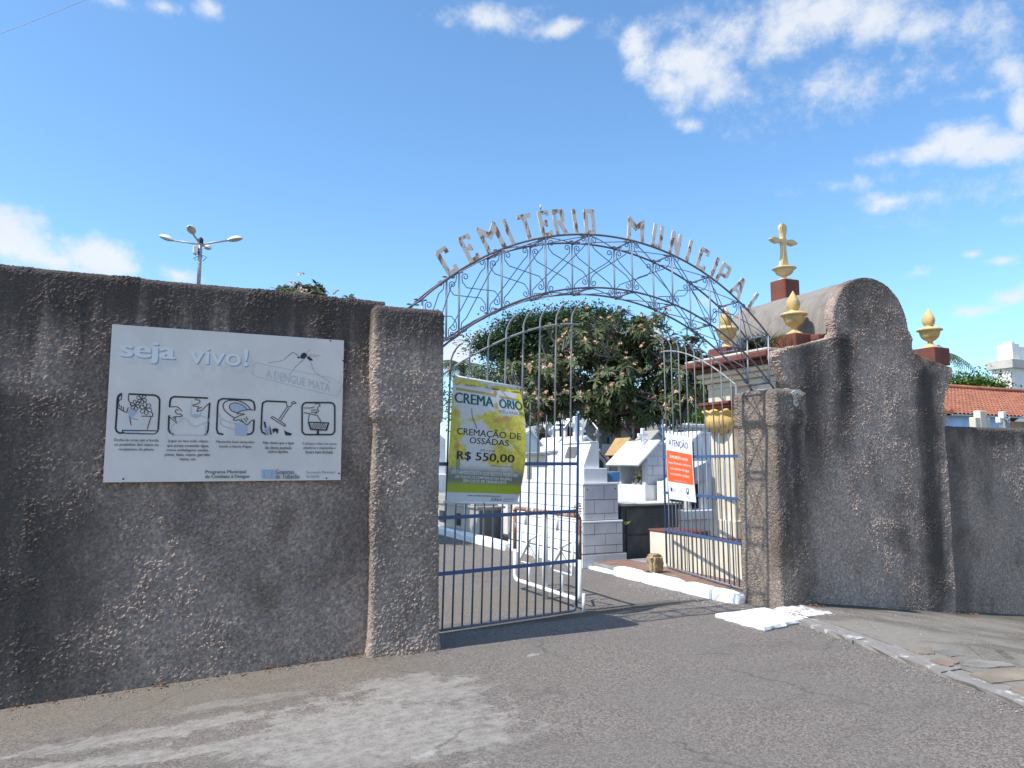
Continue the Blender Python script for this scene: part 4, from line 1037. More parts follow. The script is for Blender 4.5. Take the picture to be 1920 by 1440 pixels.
for a, b_ in ((0, -.004), (.97, -.004), (.5, 1.004)):
    q = bnf(a, b_); mb.tube([q + Vector((*ln, 0)) * -.04 + Vector((0, 0, .012)), q + Vector((*ln, 0)) * .016, q + Vector((*ln, 0)) * .01 - Vector((0, 0, .02))], .004, 5)
mb.build('tie', M['rust'], banner)
NP = Plane(lambda x, y, o: bnf(x, y, o + .0012), banner); NP.ax = 1.5
def sk(x): return .0
NP.put('cross_print', [([(.045, .085), (.045, .104), (.60, .108), (.60, .09)][::1], [(0, 1, 2, 3)]), ([(.66, .098), (.66, .113), (.95, .122), (.95, .106)], [(0, 1, 2, 3)]), ([(.585, .062), (.585, .215), (.632, .215), (.632, .062)], [(0, 1, 2, 3)])], M['ink_gold'])
NP.text('heading', 'CREMA', .03, .575, .122, .207, M['ink_green'], bold=.045, res=3); NP.text('heading', 'ORIO', .65, .985, .127, .205, M['ink_green'], bold=.045, res=3)
NP.put('heading', [([(.70, .118), (.72, .121), (.745, .107), (.72, .105)], [(0, 1, 2, 3)])], M['ink_green'])
NP.text('heading', 'MILLENIUM', .655, .985, .222, .25, M['ink_grey'])
NP.put('branch_print', [ribbon(spline([(.27, .24), (.28, .30), (.31, .345), (.355, .40)], 5), .008)], M['ink_soft'])
NP.text('offer', 'CREMAÇÃO DE', .09, .935, .395, .475, M['ink'], bold=.006, res=3); NP.text('offer', 'OSSADAS', .27, .785, .475, .525, M['ink'], bold=.006, res=3)
NP.text('offer', 'ATÉ 4 X DE', .42, .62, .562, .585, M['ink_soft']); NP.text('offer', 'R$ 550,00', .11, .87, .595, .672, M['ink'], bold=.03, res=3)
NP.text('offer', 'FORMAS DE CARTÃO', .575, .86, .690, .705, M['ink_soft'])
for bd_, x0, x1, y0, y1 in (('EFETUAMOS COLETA DOS RESTOS MORTAIS', .045, .93, .752, .782), ('EM TODOS OS CEMITÉRIOS DA REGIÃO,', .105, .865, .785, .817), ('SEM CUSTO DE TRANSPORTE', .21, .80, .820, .845)):
    NP.text('slogan', bd_, x0, x1, y0, y1, M['print_white'], bold=.022, shear=.15)
NP.text('web_address', 'www.crematoriomillenium.com.br', .28, .75, .940, .956, M['ink_soft'])
NP.text('phone_number', '3444-2080', .60, .945, .968, .992, M['ink'], bold=.012, shear=.2, res=3); NP.text('phone_number', 'Fone:', .63, .70, .957, .967, M['ink_soft'])

# ------------------------------------------------------------------ warning sign on the right leaf
def rpt(s, z, o): return Vector((*rh, 0)) + Vector((*rd, 0)) * s + Vector((*rn, 0)) * o + Vector((0, 0, z))
def ronto(x, y):
    d = ray(x, y); o_ = Vector((*rh, 0)) + Vector((*rn, 0)) * .045; n_ = Vector((*rn, 0))
    k = (o_ - Vector((0, 0, EYE))).dot(n_) / d.dot(n_); q = Vector((0, 0, EYE)) + d * k
    return ((q - Vector((*rh, 0))).dot(Vector((*rd, 0))), q.z)
WQ = [ronto(1249, 812), ronto(1297, 822), ronto(1305, 942), ronto(1255, 935)]
def wf(a, b_, off=0):
    s = (WQ[0][0] * (1 - a) + WQ[1][0] * a) * (1 - b_) + (WQ[3][0] * (1 - a) + WQ[2][0] * a) * b_
    z = (WQ[0][1] * (1 - a) + WQ[1][1] * a) * (1 - b_) + (WQ[3][1] * (1 - a) + WQ[2][1] * a) * b_
    return rpt(s, z, .045 + .012 * math.sin(math.pi * b_) + off)
warn = thing('warning_sign', wf(.5, 1), 'white and orange attention sign wired to the right gate leaf', 'sign')
mb = MB(); n_ = 10
for side, o in ((0, 0), (1, -.004)):
    pass
vv = [wf(i, j / n_, o) for o in (0, -.005) for j in range(n_ + 1) for i in (0, 1)]; h_ = 2 * (n_ + 1)
ff = [(2 * j, 2 * j + 2, 2 * j + 3, 2 * j + 1) for j in range(n_)] + [(h_ + 2 * j, h_ + 2 * j + 1, h_ + 2 * j + 3, h_ + 2 * j + 2) for j in range(n_)]
ff += [(2 * j, h_ + 2 * j, h_ + 2 * j + 2, 2 * j + 2) for j in range(n_)] + [(2 * j + 1, 2 * j + 3, h_ + 2 * j + 3, h_ + 2 * j + 1) for j in range(n_)] + [(0, 1, h_ + 1, h_), (2 * n_, h_ + 2 * n_, h_ + 2 * n_ + 1, 2 * n_ + 1)]
mb.add(vv, ff); mb.build('panel', M['banner_white'], warn)
WP = Plane(lambda x, y, o: wf(x, y, o + .001), warn)
gr = [(x, y) for y in np.linspace(.258, .735, 7) for x in (.012, .988)]
WP.put('orange_field', [(gr, [(2 * j, 2 * j + 2, 2 * j + 3, 2 * j + 1) for j in range(6)])], M['orange'])
WP.text('heading', 'ATENÇÃO', .10, .86, .055, .205, M['ink_navy'], bold=.03, res=3)
for bd_, x0, x1, y0, y1, bo in (('É', .14, .19, .315, .372, .0), ('PROIBIDO', .21, .57, .325, .372, .035), ('manter', .60, .85, .330, .372, 0), ('vasos, floreiras e similares', .07, .93, .415, .465, 0), ('com acúmulo de água', .12, .86, .50, .558, 0), ('nos túmulos e jazigos.', .13, .87, .585, .64, 0), ('LEI MUNICIPAL', .24, .74, .70, .712, 0)):
    WP.text('message', bd_, x0, x1, y0, y1, M['print_white'], bold=bo + .008)
WP.text('imprint', 'Prefeitura', .17, .30, .835, .855, M['ink_brand']); WP.text('imprint', 'Tubarão', .17, .28, .86, .88, M['ink_brand'])
WP.put('emblem', [([(.09, .82), (.09, .88), (.155, .885), (.155, .825)], [(0, 1, 2, 3)])], M['ink_navy'])
WP.text('imprint', 'Secretaria', .40, .56, .83, .848, M['ink_grey']); WP.text('imprint', 'de Urbanismo', .40, .57, .86, .878, M['ink_grey'])
WP.put('emblem', [([(.70, .79), (.69, .87), (.735, .905), (.78, .875), (.785, .795)], [(0, 1, 2, 3, 4)])], M['ink']); WP.put('emblem', [([(.715, .80), (.715, .86), (.76, .862), (.76, .802)], [(0, 1, 2, 3)])], M['print_white'])
WP.text('imprint', 'Município', .66, .84, .915, .935, M['ink_brand']); WP.text('imprint', 'de Tubarão', .67, .83, .942, .96, M['ink_brand'])
# ------------------------------------------------------------------ white swing barrier behind the left leaf
bar = thing('barrier', (4.2, 7.85, 0), 'white tubular barrier frame with rusty top standing behind the left gate leaf', 'barrier')
XB, Y0, Y1 = 4.20, 7.10, 8.72
def bpt(y, z, o=0): return (XB + o, y, z)
MB().tube([bpt(Y0, .98), bpt(Y0 + .05, 1.015), bpt(Y1 - .05, 1.015), bpt(Y1, .98)], .026, 8).build('top_rail', M['barrier_rust'], bar)
MB().tube([bpt(Y0, .98), bpt(Y0, .55)], .026, 8).build('end_post', M['barrier_rust'], bar)
MB().tube([bpt(Y0, .55), bpt(Y0, .17), bpt(Y0 + .02, .13), bpt(Y0 + .06, .115), bpt(Y1 - .08, .115), bpt(Y1 - .02, .135), bpt(Y1, .18), bpt(Y1, .5)], .026, 8).build('bottom_rail', M['barrier'], bar)
MB().tube([bpt(Y1, .5), bpt(Y1, .98)], .026, 8).build('end_post', M['barrier_rust'], bar)
MB().tube([bpt(7.9, 0), bpt(7.9, 1.0)], .036, 8).build('pivot_post', M['barrier'], bar)
MB().tube([bpt(7.02, 0), bpt(7.02, .2)], .019, 8).build('stop_post', M['barrier'], bar)
for ya, yb in ((7.18, 7.80), (8.0, 8.62)):
    w = (yb - ya); ym = (ya + yb) / 2
    for pts in ([bpt(ya + .1 * w, .75), bpt(ya + .12 * w, .36), bpt(yb - .1 * w, .36), bpt(yb - .12 * w, .75)],
                [bpt(ya + .12 * w, .37, .012), bpt(ym + .1, .62, .012), bpt(yb - .3 * w, .72, .012)], [bpt(yb - .12 * w, .37, -.012), bpt(ym - .05, .66, -.012), bpt(ya + .1 * w, .73, -.012)], [bpt(ym, .36), bpt(ym, .12)], [bpt(ym + .1, 1.0), bpt(ym + .1, .82)]):
        MB().tube(pts, .0165, 5).build('panel_bar', M['barrier'], bar)

# ------------------------------------------------------------------ platform by the chapel: kerb and tiled floor
m, t, b = newmat('red_floor_tiles'); p = pos(t)
c = t.mix(t.noise(p, 9, 6), (.17, .095, .07), (.27, .165, .13)); c = t.mix(t.m('MULTIPLY', t.ss(t.noise(p, 6, 6, .7), .55, .66), .6), c, (.30, .27, .23))
t.put(b.inputs['Base Color'], c); b.inputs['Roughness'].default_value = .8; M['floor_tile'] = m
pf = thing('paved_platform', (6.4, 8, 0), None, None); pf['kind'] = 'structure'
MB().box(6.08, 7.6, 6.7, 9.9, -.1, .092).build('floor_base', M['grey_cement'], pf)
tile_me = {}
mb0 = MB().bbox(-.072, .072, -.0465, .0465, 0, .014, .003)
tp = mb0.build('floor_tile', M['floor_tile']); tp.parent = pf; tp.location = Vector((6.16, 6.76, .09)) - pf.location; first = True
rr = random.Random(11)
for i in range(4):
    for j in range(31):
        if i == 0 and j == 0: continue
        o = tp.copy(); col.objects.link(o); o.location = Vector((6.16 + .152 * i, 6.76 + .1 * j, .09 + rr.uniform(-.002, .002))) - pf.location; o.rotation_euler.z = rr.uniform(-.02, .02)
def rough_block(x0, x1, y0, y1, z0, z1, cuts, jit, seed, rnd=.02):
    bm = bmesh.new(); bmesh.ops.create_cube(bm, size=2)
    bmesh.ops.subdivide_edges(bm, edges=bm.edges[:], cuts=cuts, use_grid_fill=True); rg = random.Random(seed)
    c = Vector(((x0 + x1) / 2, (y0 + y1) / 2, (z0 + z1) / 2)); h = Vector((x1 - x0, y1 - y0, z1 - z0)) / 2
    for v in bm.verts:
        n = v.co.normalized(); q = Vector((v.co.x * h.x, v.co.y * h.y, v.co.z * h.z))
        e = sum(abs(abs(k) - 1) < 1e-4 for k in v.co)
        if e >= 2: q -= Vector([math.copysign(rnd, k) if abs(abs(k) - 1) < 1e-4 else 0 for k in v.co])
        q += Vector((rg.uniform(-jit, jit), rg.uniform(-jit, jit), rg.uniform(-jit, jit))); v.co = q + c
    bm.verts.index_update(); mb = MB(); mb.add([v.co for v in bm.verts], [[v.index for v in f.verts] for f in bm.faces], True); bm.free(); return mb
wk = thing('kerb', (6.0, 8, 0), None, None); wk['kind'] = 'structure'
for k, (a, b_) in enumerate(((6.60, 7.62), (7.63, 8.45), (8.46, 9.12))):
    rough_block(5.93, 6.085, a, b_, -.05, .135, 5, .005, 60 + k).build('kerb_stone', M['lime'], wk)
rough_block(5.97, 6.07, 9.14, 9.90, -.05, .045, 4, .004, 66).build('kerb_stone', M['lime'], wk)
rough_block(5.78, 5.93, 12.45, 19.5, -.05, .16, 8, .008, 67).build('kerb_stone', M['lime'], wk)
# painted cover slab in front of the right pillar
Q = [on('z', .06, *q) for q in ((1341, 1151), (1388, 1166), (1432, 1177), (1470, 1168), (1506, 1160), (1468, 1148), (1433, 1139), (1385, 1146))]
n = len(Q); rg = random.Random(4); mb = MB(); V1 = []; V2 = []
for i in range(n):
    for k in range(6):
        q = Q[i].lerp(Q[(i + 1) % n], k / 6); V1.append((q.x + rg.uniform(-.008, .008), q.y + rg.uniform(-.008, .008), .062 + rg.uniform(-.002, .002)))
cx_, cy_ = sum(q[0] for q in V1) / len(V1), sum(q[1] for q in V1) / len(V1); N_ = len(V1)
V2 = [(cx_ + (q[0] - cx_) * 1.02 + rg.uniform(-.012, .012), cy_ + (q[1] - cy_) * 1.02 + rg.uniform(-.012, .012), .035) for q in V1]; V3 = [(q[0], q[1], -.03) for q in V2]
ar = sum(V1[i][0] * V1[(i + 1) % N_][1] - V1[(i + 1) % N_][0] * V1[i][1] for i in range(N_))
f_ = [tuple(range(N_))]
for a in (0, N_): f_ += [(a + i, a + N_ + i, a + N_ + (i + 1) % N_, a + (i + 1) % N_) for i in range(N_)]
if ar < 0: f_ = [f[::-1] for f in f_]
mb.add(V1 + V2 + V3, f_)
mb.mi = [0] + [0] * N_ + [1] * N_
solo('cover_slab', mb, [M['lime'], M['grey_cement']], 'white painted concrete slab on the ground in front of the shorter gate pillar', 'slab')
M['lime_worn'] = plain('worn_lime_paint', (.62, .60, .57), .95, .1, 9, .8, 30, .1, dirt=(.20, .18, .155), dirt_amt=.95, dirt_scale=11, bd=.015)
q0 = on('z', .04, 1462, 1143); mb = rough_block(5.97, 6.40, 5.60, 6.14, -.06, .062, 9, .012, 15, .03)
solo('mortar_patch', mb, M['lime_worn'], 'rough whitewashed mortar between the painted slab and the shorter gate pillar', 'mortar')
q = on('z', .1, 1228, 1074); mb = rough_block(q.x - .10, q.x + .10, q.y - .09, q.y + .09, .09, .35, 5, .011, 12, .03); mb.sm = [False] * len(mb.sm)
M['rock'] = plain('ochre_rock', (.34, .25, .15), .9, .2, 9, .7, 40, .2, dirt=(.12, .10, .07), dirt_amt=.7, dirt_scale=8)
solo('rock', mb, M['rock'], 'rough ochre stone lying by the free end of the right gate leaf', 'stone')

# ------------------------------------------------------------------ chapel
cpx = chapel
MB().box(6.86, 9.45, 6.56, 7.97, .1, 2.74).build('wall', M['cream'], cpx)
mb = MB(); mb.bbox(6.72, 7.3, 6.75, 9.30, .09, .585, .01); pl = mb.build('plinth', M['cream'], cpx)
MB().bbox(6.705, 7.32, 6.75, 9.315, .586, .612, .006).build('plinth_cap', M['oxide'], pl)
def pilaster(y0, y1, x0=6.78):
    mb = MB(); mb.bbox(x0, 6.87, y0, y1, .60, 2.05, .008); p_ = mb.build('pilaster', M['cream'], cpx)
    mb = MB(); mb.bbox(x0 - .03, 6.875, y0 - .03, y1 + .03, .613, .85, .01); mb.build('pilaster_base', M['cream'], p_)
    return p_
pa = pilaster(7.52, 7.95); pb = pilaster(6.72, 7.02)
for (y0, y1), p_ in (((7.52, 7.95), pa), ((6.72, 7.02), pb)):
    # carved basket capital with curled rim
    ym, hw = (y0 + y1) / 2, (y1 - y0) / 2 + .05; mb = MB(); nseg = 22; prof = [(0, 1.965), (.55, 1.99), (.85, 2.05), (1.0, 2.12), (1.0, 2.18), (.92, 2.22), (1.0, 2.25), (1.10, 2.265), (1.02, 2.285)]
    vv = []; ff = []
    for j, (r_, z_) in enumerate(prof):
        for k in range(nseg + 1):
            a = math.pi * k / nseg; lobe = 1 + (.05 * math.cos(a * 14) if 1 < j < 6 else (.09 * math.cos(a * 10) if j >= 6 else 0))
            vv.append((6.80 - .20 * r_ * math.sin(a) * lobe, ym + hw * r_ * math.cos(a) * (1 if j < 6 else lobe), z_ + (.018 * math.cos(a * 10) if j >= 6 else 0)))
    w_ = nseg + 1
    ff = [(j * w_ + k, j * w_ + k + 1, (j + 1) * w_ + k + 1, (j + 1) * w_ + k) for j in range(len(prof) - 1) for k in range(nseg)]
    ff.append(tuple((len(prof) - 1) * w_ + k for k in range(w_)))
    mb.add(vv, ff, True); mb.build('capital', M['ochre'], p_)
    mb = MB(); mb.bbox(6.72, 6.88, y0 - .03, y1 + .03, 2.29, 2.32, .006); mb.bbox(6.69, 6.88, y0 - .06, y1 + .06, 2.323, 2.36, .006); mb.bbox(6.65, 6.88, y0 - .09, y1 + .09, 2.363, 2.40, .006); mb.build('abacus', M['oxide'], p_)
    mb = MB(); mb.bbox(6.76, 6.88, y0, y1, 2.403, 2.58, .006); mb.build('entablature_block', M['cream'], p_)
MB().bbox(6.80, 6.87, 7.08, 7.46, .9, 1.86, .02).build('wall_panel', M['cream'], cpx)
mb = MB(); mb.bbox(6.78, 9.5, 6.56, 7.99, 2.583, 2.66, .006); mb.bbox(6.72, 9.5, 6.56, 8.02, 2.663, 2.73, .006); mb.bbox(6.64, 9.5, 6.56, 8.06, 2.733, 2.80, .02); mb.build('frieze', M['cream'], cpx)
mb = MB(); mb.bbox(6.56, 9.48, 6.57, 8.08, 2.803, 2.855, .012); mb.bbox(6.47, 9.48, 6.57, 8.12, 2.858, 2.93, .012); mb.build('cornice', M['oxide'], cpx)
MB().bbox(6.49, 9.5, 6.575, 8.10, 2.932, 2.968, .01).build('roof_slab', M['pale_cement'], cpx)
mb = MB(); mb.box(7.52, 8.82, 6.57, 8.42, 2.97, 3.22); mb.build('drum', M['cream'], cpx)
mb = MB(); mb.bbox(7.42, 8.92, 6.60, 8.46, 3.075, 3.12, .01); mb.bbox(7.38, 8.96, 6.60, 8.49, 3.123, 3.20, .012); mb.build('drum_cornice', M['oxide'], cpx)
mb = MB(); vv = []; ff = []; na = 40; ys = np.linspace(6.56, 8.46, 20)
rn_ = random.Random(6)
for y_ in ys:
    for k in range(na + 1):
        a = math.pi * k / na; w_ = .006 * math.sin(y_ * 7 + a * 3) + rn_.uniform(-.003, .003)
        vv.append((8.17 - (.690 + w_) * math.cos(a), y_, 3.20 + (.752 + w_) * math.sin(a) ** .92))
W_ = na + 1
ff = [(j * W_ + k, j * W_ + k + 1, (j + 1) * W_ + k + 1, (j + 1) * W_ + k) for j in range(len(ys) - 1) for k in range(na)]
ff = [f[::-1] for f in ff]
ff.append(tuple((len(ys) - 1) * W_ + k for k in range(W_)))
mb.add(vv, ff, True); mb.sm[-1] = False; mb.build('vault', M['vault'], cpx)

URN = [(.13, 0), (.125, .015), (.10, .035), (.055, .065), (.035, .095), (.045, .12), (.085, .14), (.125, .18), (.145, .235), (.150, .275), (.185, .285), (.188, .30), (.15, .325), (.095, .34), (.06, .35), (.058, .365)]
FLAME = [(.058, .36), (.085, .40), (.095, .45), (.085, .50), (.058, .55), (.03, .60), (.004, .645)]
def urn(x, y, zb, zu, label, k=1.0, ped=.30):
    t_ = thing('finial_urn', (x, y, zb), label, 'urn', 'flame urns on the chapel roof')
    MB().bbox(x - ped / 2, x + ped / 2, y - ped / 2, y + ped / 2, zb, zu, .012).build('pedestal', M['oxide'], t_)
    MB().lathe([(r_ * k, z_ * k) for r_, z_ in URN], (x, y, zu), 36, (7, 9, .93)).build('urn_bowl', M['urn_paint'], t_)
    mb = MB(); vv = []; n_ = 24
    for j, (r_, z_) in enumerate(FLAME):
        for q in range(n_):
            a = 2 * math.pi * q / n_ + z_ * 4; w_ = r_ * k * (1 + .10 * math.cos(3 * a)); vv.append((x + w_ * math.cos(a), y + w_ * math.sin(a), zu + z_ * k))
    mb.add(vv, [(j * n_ + q, j * n_ + (q + 1) % n_, (j + 1) * n_ + (q + 1) % n_, (j + 1) * n_ + q) for j in range(len(FLAME) - 1) for q in range(n_)], True)
    mb.build('flame', M['urn_paint'], t_); return t_
q = on('y', 6.90, 1490, 629); urn(q.x, 6.90, 2.968, q.z, 'yellow flame urn on a red pedestal in front of the cement vault', on('y', 6.9, 1490, 546).z / 1 and (on('y', 6.9, 1490, 546).z - q.z) / .645, .36)
q = on('y', 7.78, 1363, 654); urn(q.x, 7.78, 2.968, q.z, 'yellow flame urn seen through the right end of the iron arch', (on('y', 7.78, 1363, 576).z - q.z) / .645, .36)
q = on('y', 6.90, 1745, 654); urn(q.x, 6.90, 2.968, q.z, 'yellow flame urn to the right of the dark gable', (on('y', 6.9, 1745, 579).z - q.z) / .645, .34)
# crowning cross
q = on('y', 7.85, 1471, 527); xq, yq, z0_ = q.x, 7.85, q.z
fc = thing('finial_cross', (xq, yq, 3.93), 'cream flared cross on a small urn crowning the cement vault', 'cross')
MB().bbox(xq - .145, xq + .145, yq - .145, yq + .145, 3.86, z0_, .012).build('pedestal', M['oxide'], fc)
ks = .62; MB().lathe([(r_ * .92, z_ * ks) for r_, z_ in URN[:-1]], (xq, yq, z0_), 32, (7, 9, .93)).build('urn_bowl', M['cream_stone'], fc)
zb_ = z0_ + .205; H_ = on('y', 7.85, 1471, 420).z - zb_
half = [(.095, 0), (.075, .08), (.058, .20), (.046, .36), (.043, .48), (.05, .53), (.085, .545), (.13, .52), (.185, .515), (.235, .54), (.29, .585), (.25, .625), (.20, .655), (.14, .655), (.09, .63), (.052, .64), (.042, .69), (.052, .76), (.070, .84), (.073, .90), (.052, .965), (.012, 1.0), (0, 1.002)]
out = [(xq + a * .95, zb_ + h_ * H_) for a, h_ in half] + [(xq - a * .95, zb_ + h_ * H_) for a, h_ in half[-2::-1]]
bm = bmesh.new(); vs_ = [bm.verts.new((a, yq - .034, h_)) for a, h_ in out]; f = bm.faces.new(vs_); r_ = bmesh.ops.extrude_face_region(bm, geom=[f])
for v in r_['geom']:
    if isinstance(v, bmesh.types.BMVert): v.co.y += .068
bmesh.ops.recalc_face_normals(bm, faces=bm.faces[:]); bmesh.ops.bevel(bm, geom=[e for e in bm.edges if abs(e.verts[0].co.y - e.verts[1].co.y) < 1e-5], offset=.012, segments=2, affect='EDGES')
bm.verts.index_update(); mb = MB(); mb.add([v.co for v in bm.verts], [[v.index for v in f.verts] for f in bm.faces]); bm.free(); mb.build('cross', M['cream_stone'], fc)
# bare mortar where the right pillar's corner has broken away
pil = bpy.data.objects['gate_pillar.001']
pp_ = [(6.36, 2.37), (6.40, 2.33), (6.395, 2.26), (6.43, 2.21), (6.47, 2.24), (6.49, 2.32), (6.53, 2.36), (6.52, 2.40), (6.43, 2.405)]
MB().prism(pp_, 'y', 6.105, 6.19).build('bare_mortar', M['pale_cement'], pil)
mb = rough_block(6.22, 6.62, 6.22, 6.72, 2.385, 2.45, 3, .012, 9); mb.build('coping_slab', M['grey_cement'], pil)

# ------------------------------------------------------------------ graves
def tile_wall(parent, axis, at, a0, a1, z0, rows, tw, mat, start=0, th=.012, jo=.009, name='tile'):
    """running-bond tiles on a wall: axis 'x' = face towards -x at x=at, a along y; axis 'y' = face towards -y, a along x"""
    z = z0
    for k, h_ in enumerate(rows):
        off = 0 if (k + start) % 2 == 0 else tw / 2; e = [a0]; c = a0 + (tw - off if off else tw)
        while c < a1 - .05: e.append(c); c += tw
        e.append(a1)
        for p_, q_ in zip(e[:-1], e[1:]):
            mb = MB(); d_ = rr.uniform(0, .002)
            if axis == 'x': mb.bbox(at - th - d_, at, p_ + jo / 2, q_ - jo / 2, z + jo / 2, z + h_ - jo / 2, .002)
            else: mb.bbox(p_ + jo / 2, q_ - jo / 2, at - th - d_, at, z + jo / 2, z + h_ - jo / 2, .002)
            mb.build(name, mat, parent)
        z += h_
M['white_tile_shade'] = plain('white_tile_shaded', (.56, .56, .60), .4, .06, 3, .05, 30, .4, dirt=(.42, .40, .38), dirt_amt=.35)  # darker, bluer copy of white tile: shade painted into faces off the sun
g1 = thing('tiled_tomb', (6.27, 11.2, 0), 'long white tiled tomb in two tiers nearest behind the gate', 'tomb')
MB().box(5.90, 6.68, 9.86, 12.5, 0, .205).box(5.925, 6.635, 9.90, 12.45, .2, .70).box(5.965, 6.585, 9.935, 12.4, .7, 1.25).build('core', M['grout'], g1)
MB().bbox(5.945, 6.60, 9.915, 12.42, 1.252, 1.285, .006).build('top_slab', M['white_tile'], g1)
MB().bbox(5.91, 6.645, 9.885, 12.47, .672, .703, .006).build('ledge', M['white_tile'], g1)
tile_wall(g1, 'x', 5.90, 9.86, 12.5, .0, [.20], .42, M['white_tile']); tile_wall(g1, 'y', 9.86, 5.90, 6.68, .0, [.20], .40, M['white_tile_shade'])
tile_wall(g1, 'x', 5.925, 9.90, 12.45, .21, [.155, .155, .15], .42, M['white_tile'], 1); tile_wall(g1, 'y', 9.90, 5.925, 6.635, .21, [.12, .17, .17], .40, M['white_tile_shade'], 1)
tile_wall(g1, 'x', 5.965, 9.935, 12.4, .71, [.18, .18, .18], .42, M['white_tile']); tile_wall(g1, 'y', 9.935, 5.965, 6.585, .71, [.10, .215, .225], .36, M['white_tile_shade'])
MB().bbox(5.99, 6.42, 9.97, 11.75, 1.287, 1.51, .006).build('headstone_base', M['white_tile'], g1)
hp = [(6.005, 1.512), (6.30, 1.512), (6.30, 1.905), (6.165, 1.905)]
hs = MB().prism(hp, 'y', 10.02, 11.0).build('headstone', M['white_tile'], g1)
def on_slope(y0, y1, t0, t1, o): return [(6.005 + .16 * t_ - .926 * o, y_, 1.512 + .393 * t_ + .377 * o) for t_, y_ in ((t0, y0), (t0, y1), (t1, y1), (t1, y0))]
mb = MB(); mb.add(on_slope(10.36, 10.70, .40, .86, .012) + on_slope(10.36, 10.70, .40, .86, -.01), [(0, 1, 2, 3), (0, 4, 5, 1), (1, 5, 6, 2), (2, 6, 7, 3), (3, 7, 4, 0)]); mb.build('plaque', M['bronze'], hs)
MB().bbox(6.14, 6.29, 10.02, 10.9, 1.907, 1.93, .004).build('headstone_cap', M['white_tile'], hs)
for y_ in (9.925,):
    for x_, z_ in ((6.02, 1.18), (6.53, 1.19), (6.0, .62), (6.58, .62)):
        MB().box(x_ - .008, x_ + .008, y_ - .012, y_ + .01, z_ - .008, z_ + .008).build('bolt', M['dark_iron'], g1)

def cross3(name, x, y, z0, z1, za, hw, w, mat, label, th=None, foot=0):
    mb = MB(); th = th or w; mb.bbox(x - w / 2, x + w / 2, y - th / 2, y + th / 2, z0, z1, w * .1)
    mb.bbox(x - hw, x - w / 2 + .002, y - th * .46, y + th * .46, za - w / 2, za + w / 2, w * .1); mb.bbox(x + w / 2 - .002, x + hw, y - th * .46, y + th * .46, za - w / 2, za + w / 2, w * .1)
    if foot: mb.bbox(x - w * .9, x + w * .9, y - w * .8, y + w * .8, z0, z0 + foot, w * .1)
    return solo(name, mb, mat, label, 'cross', 'grave crosses')
def cross_px(x, yt, yb, ya, hpx, v, mat, label, wpx=4, z0=None, foot=0):
    a, b_, c_ = on('y', v, x, yt), on('y', v, x, yb), on('y', v, x, ya); k = (on('y', v, x + 10, ya) - c_).x / 10
    return cross3('cross', c_.x, v, b_.z if z0 is None else z0, a.z, c_.z, hpx * k, wpx * k, mat, label, None, foot)

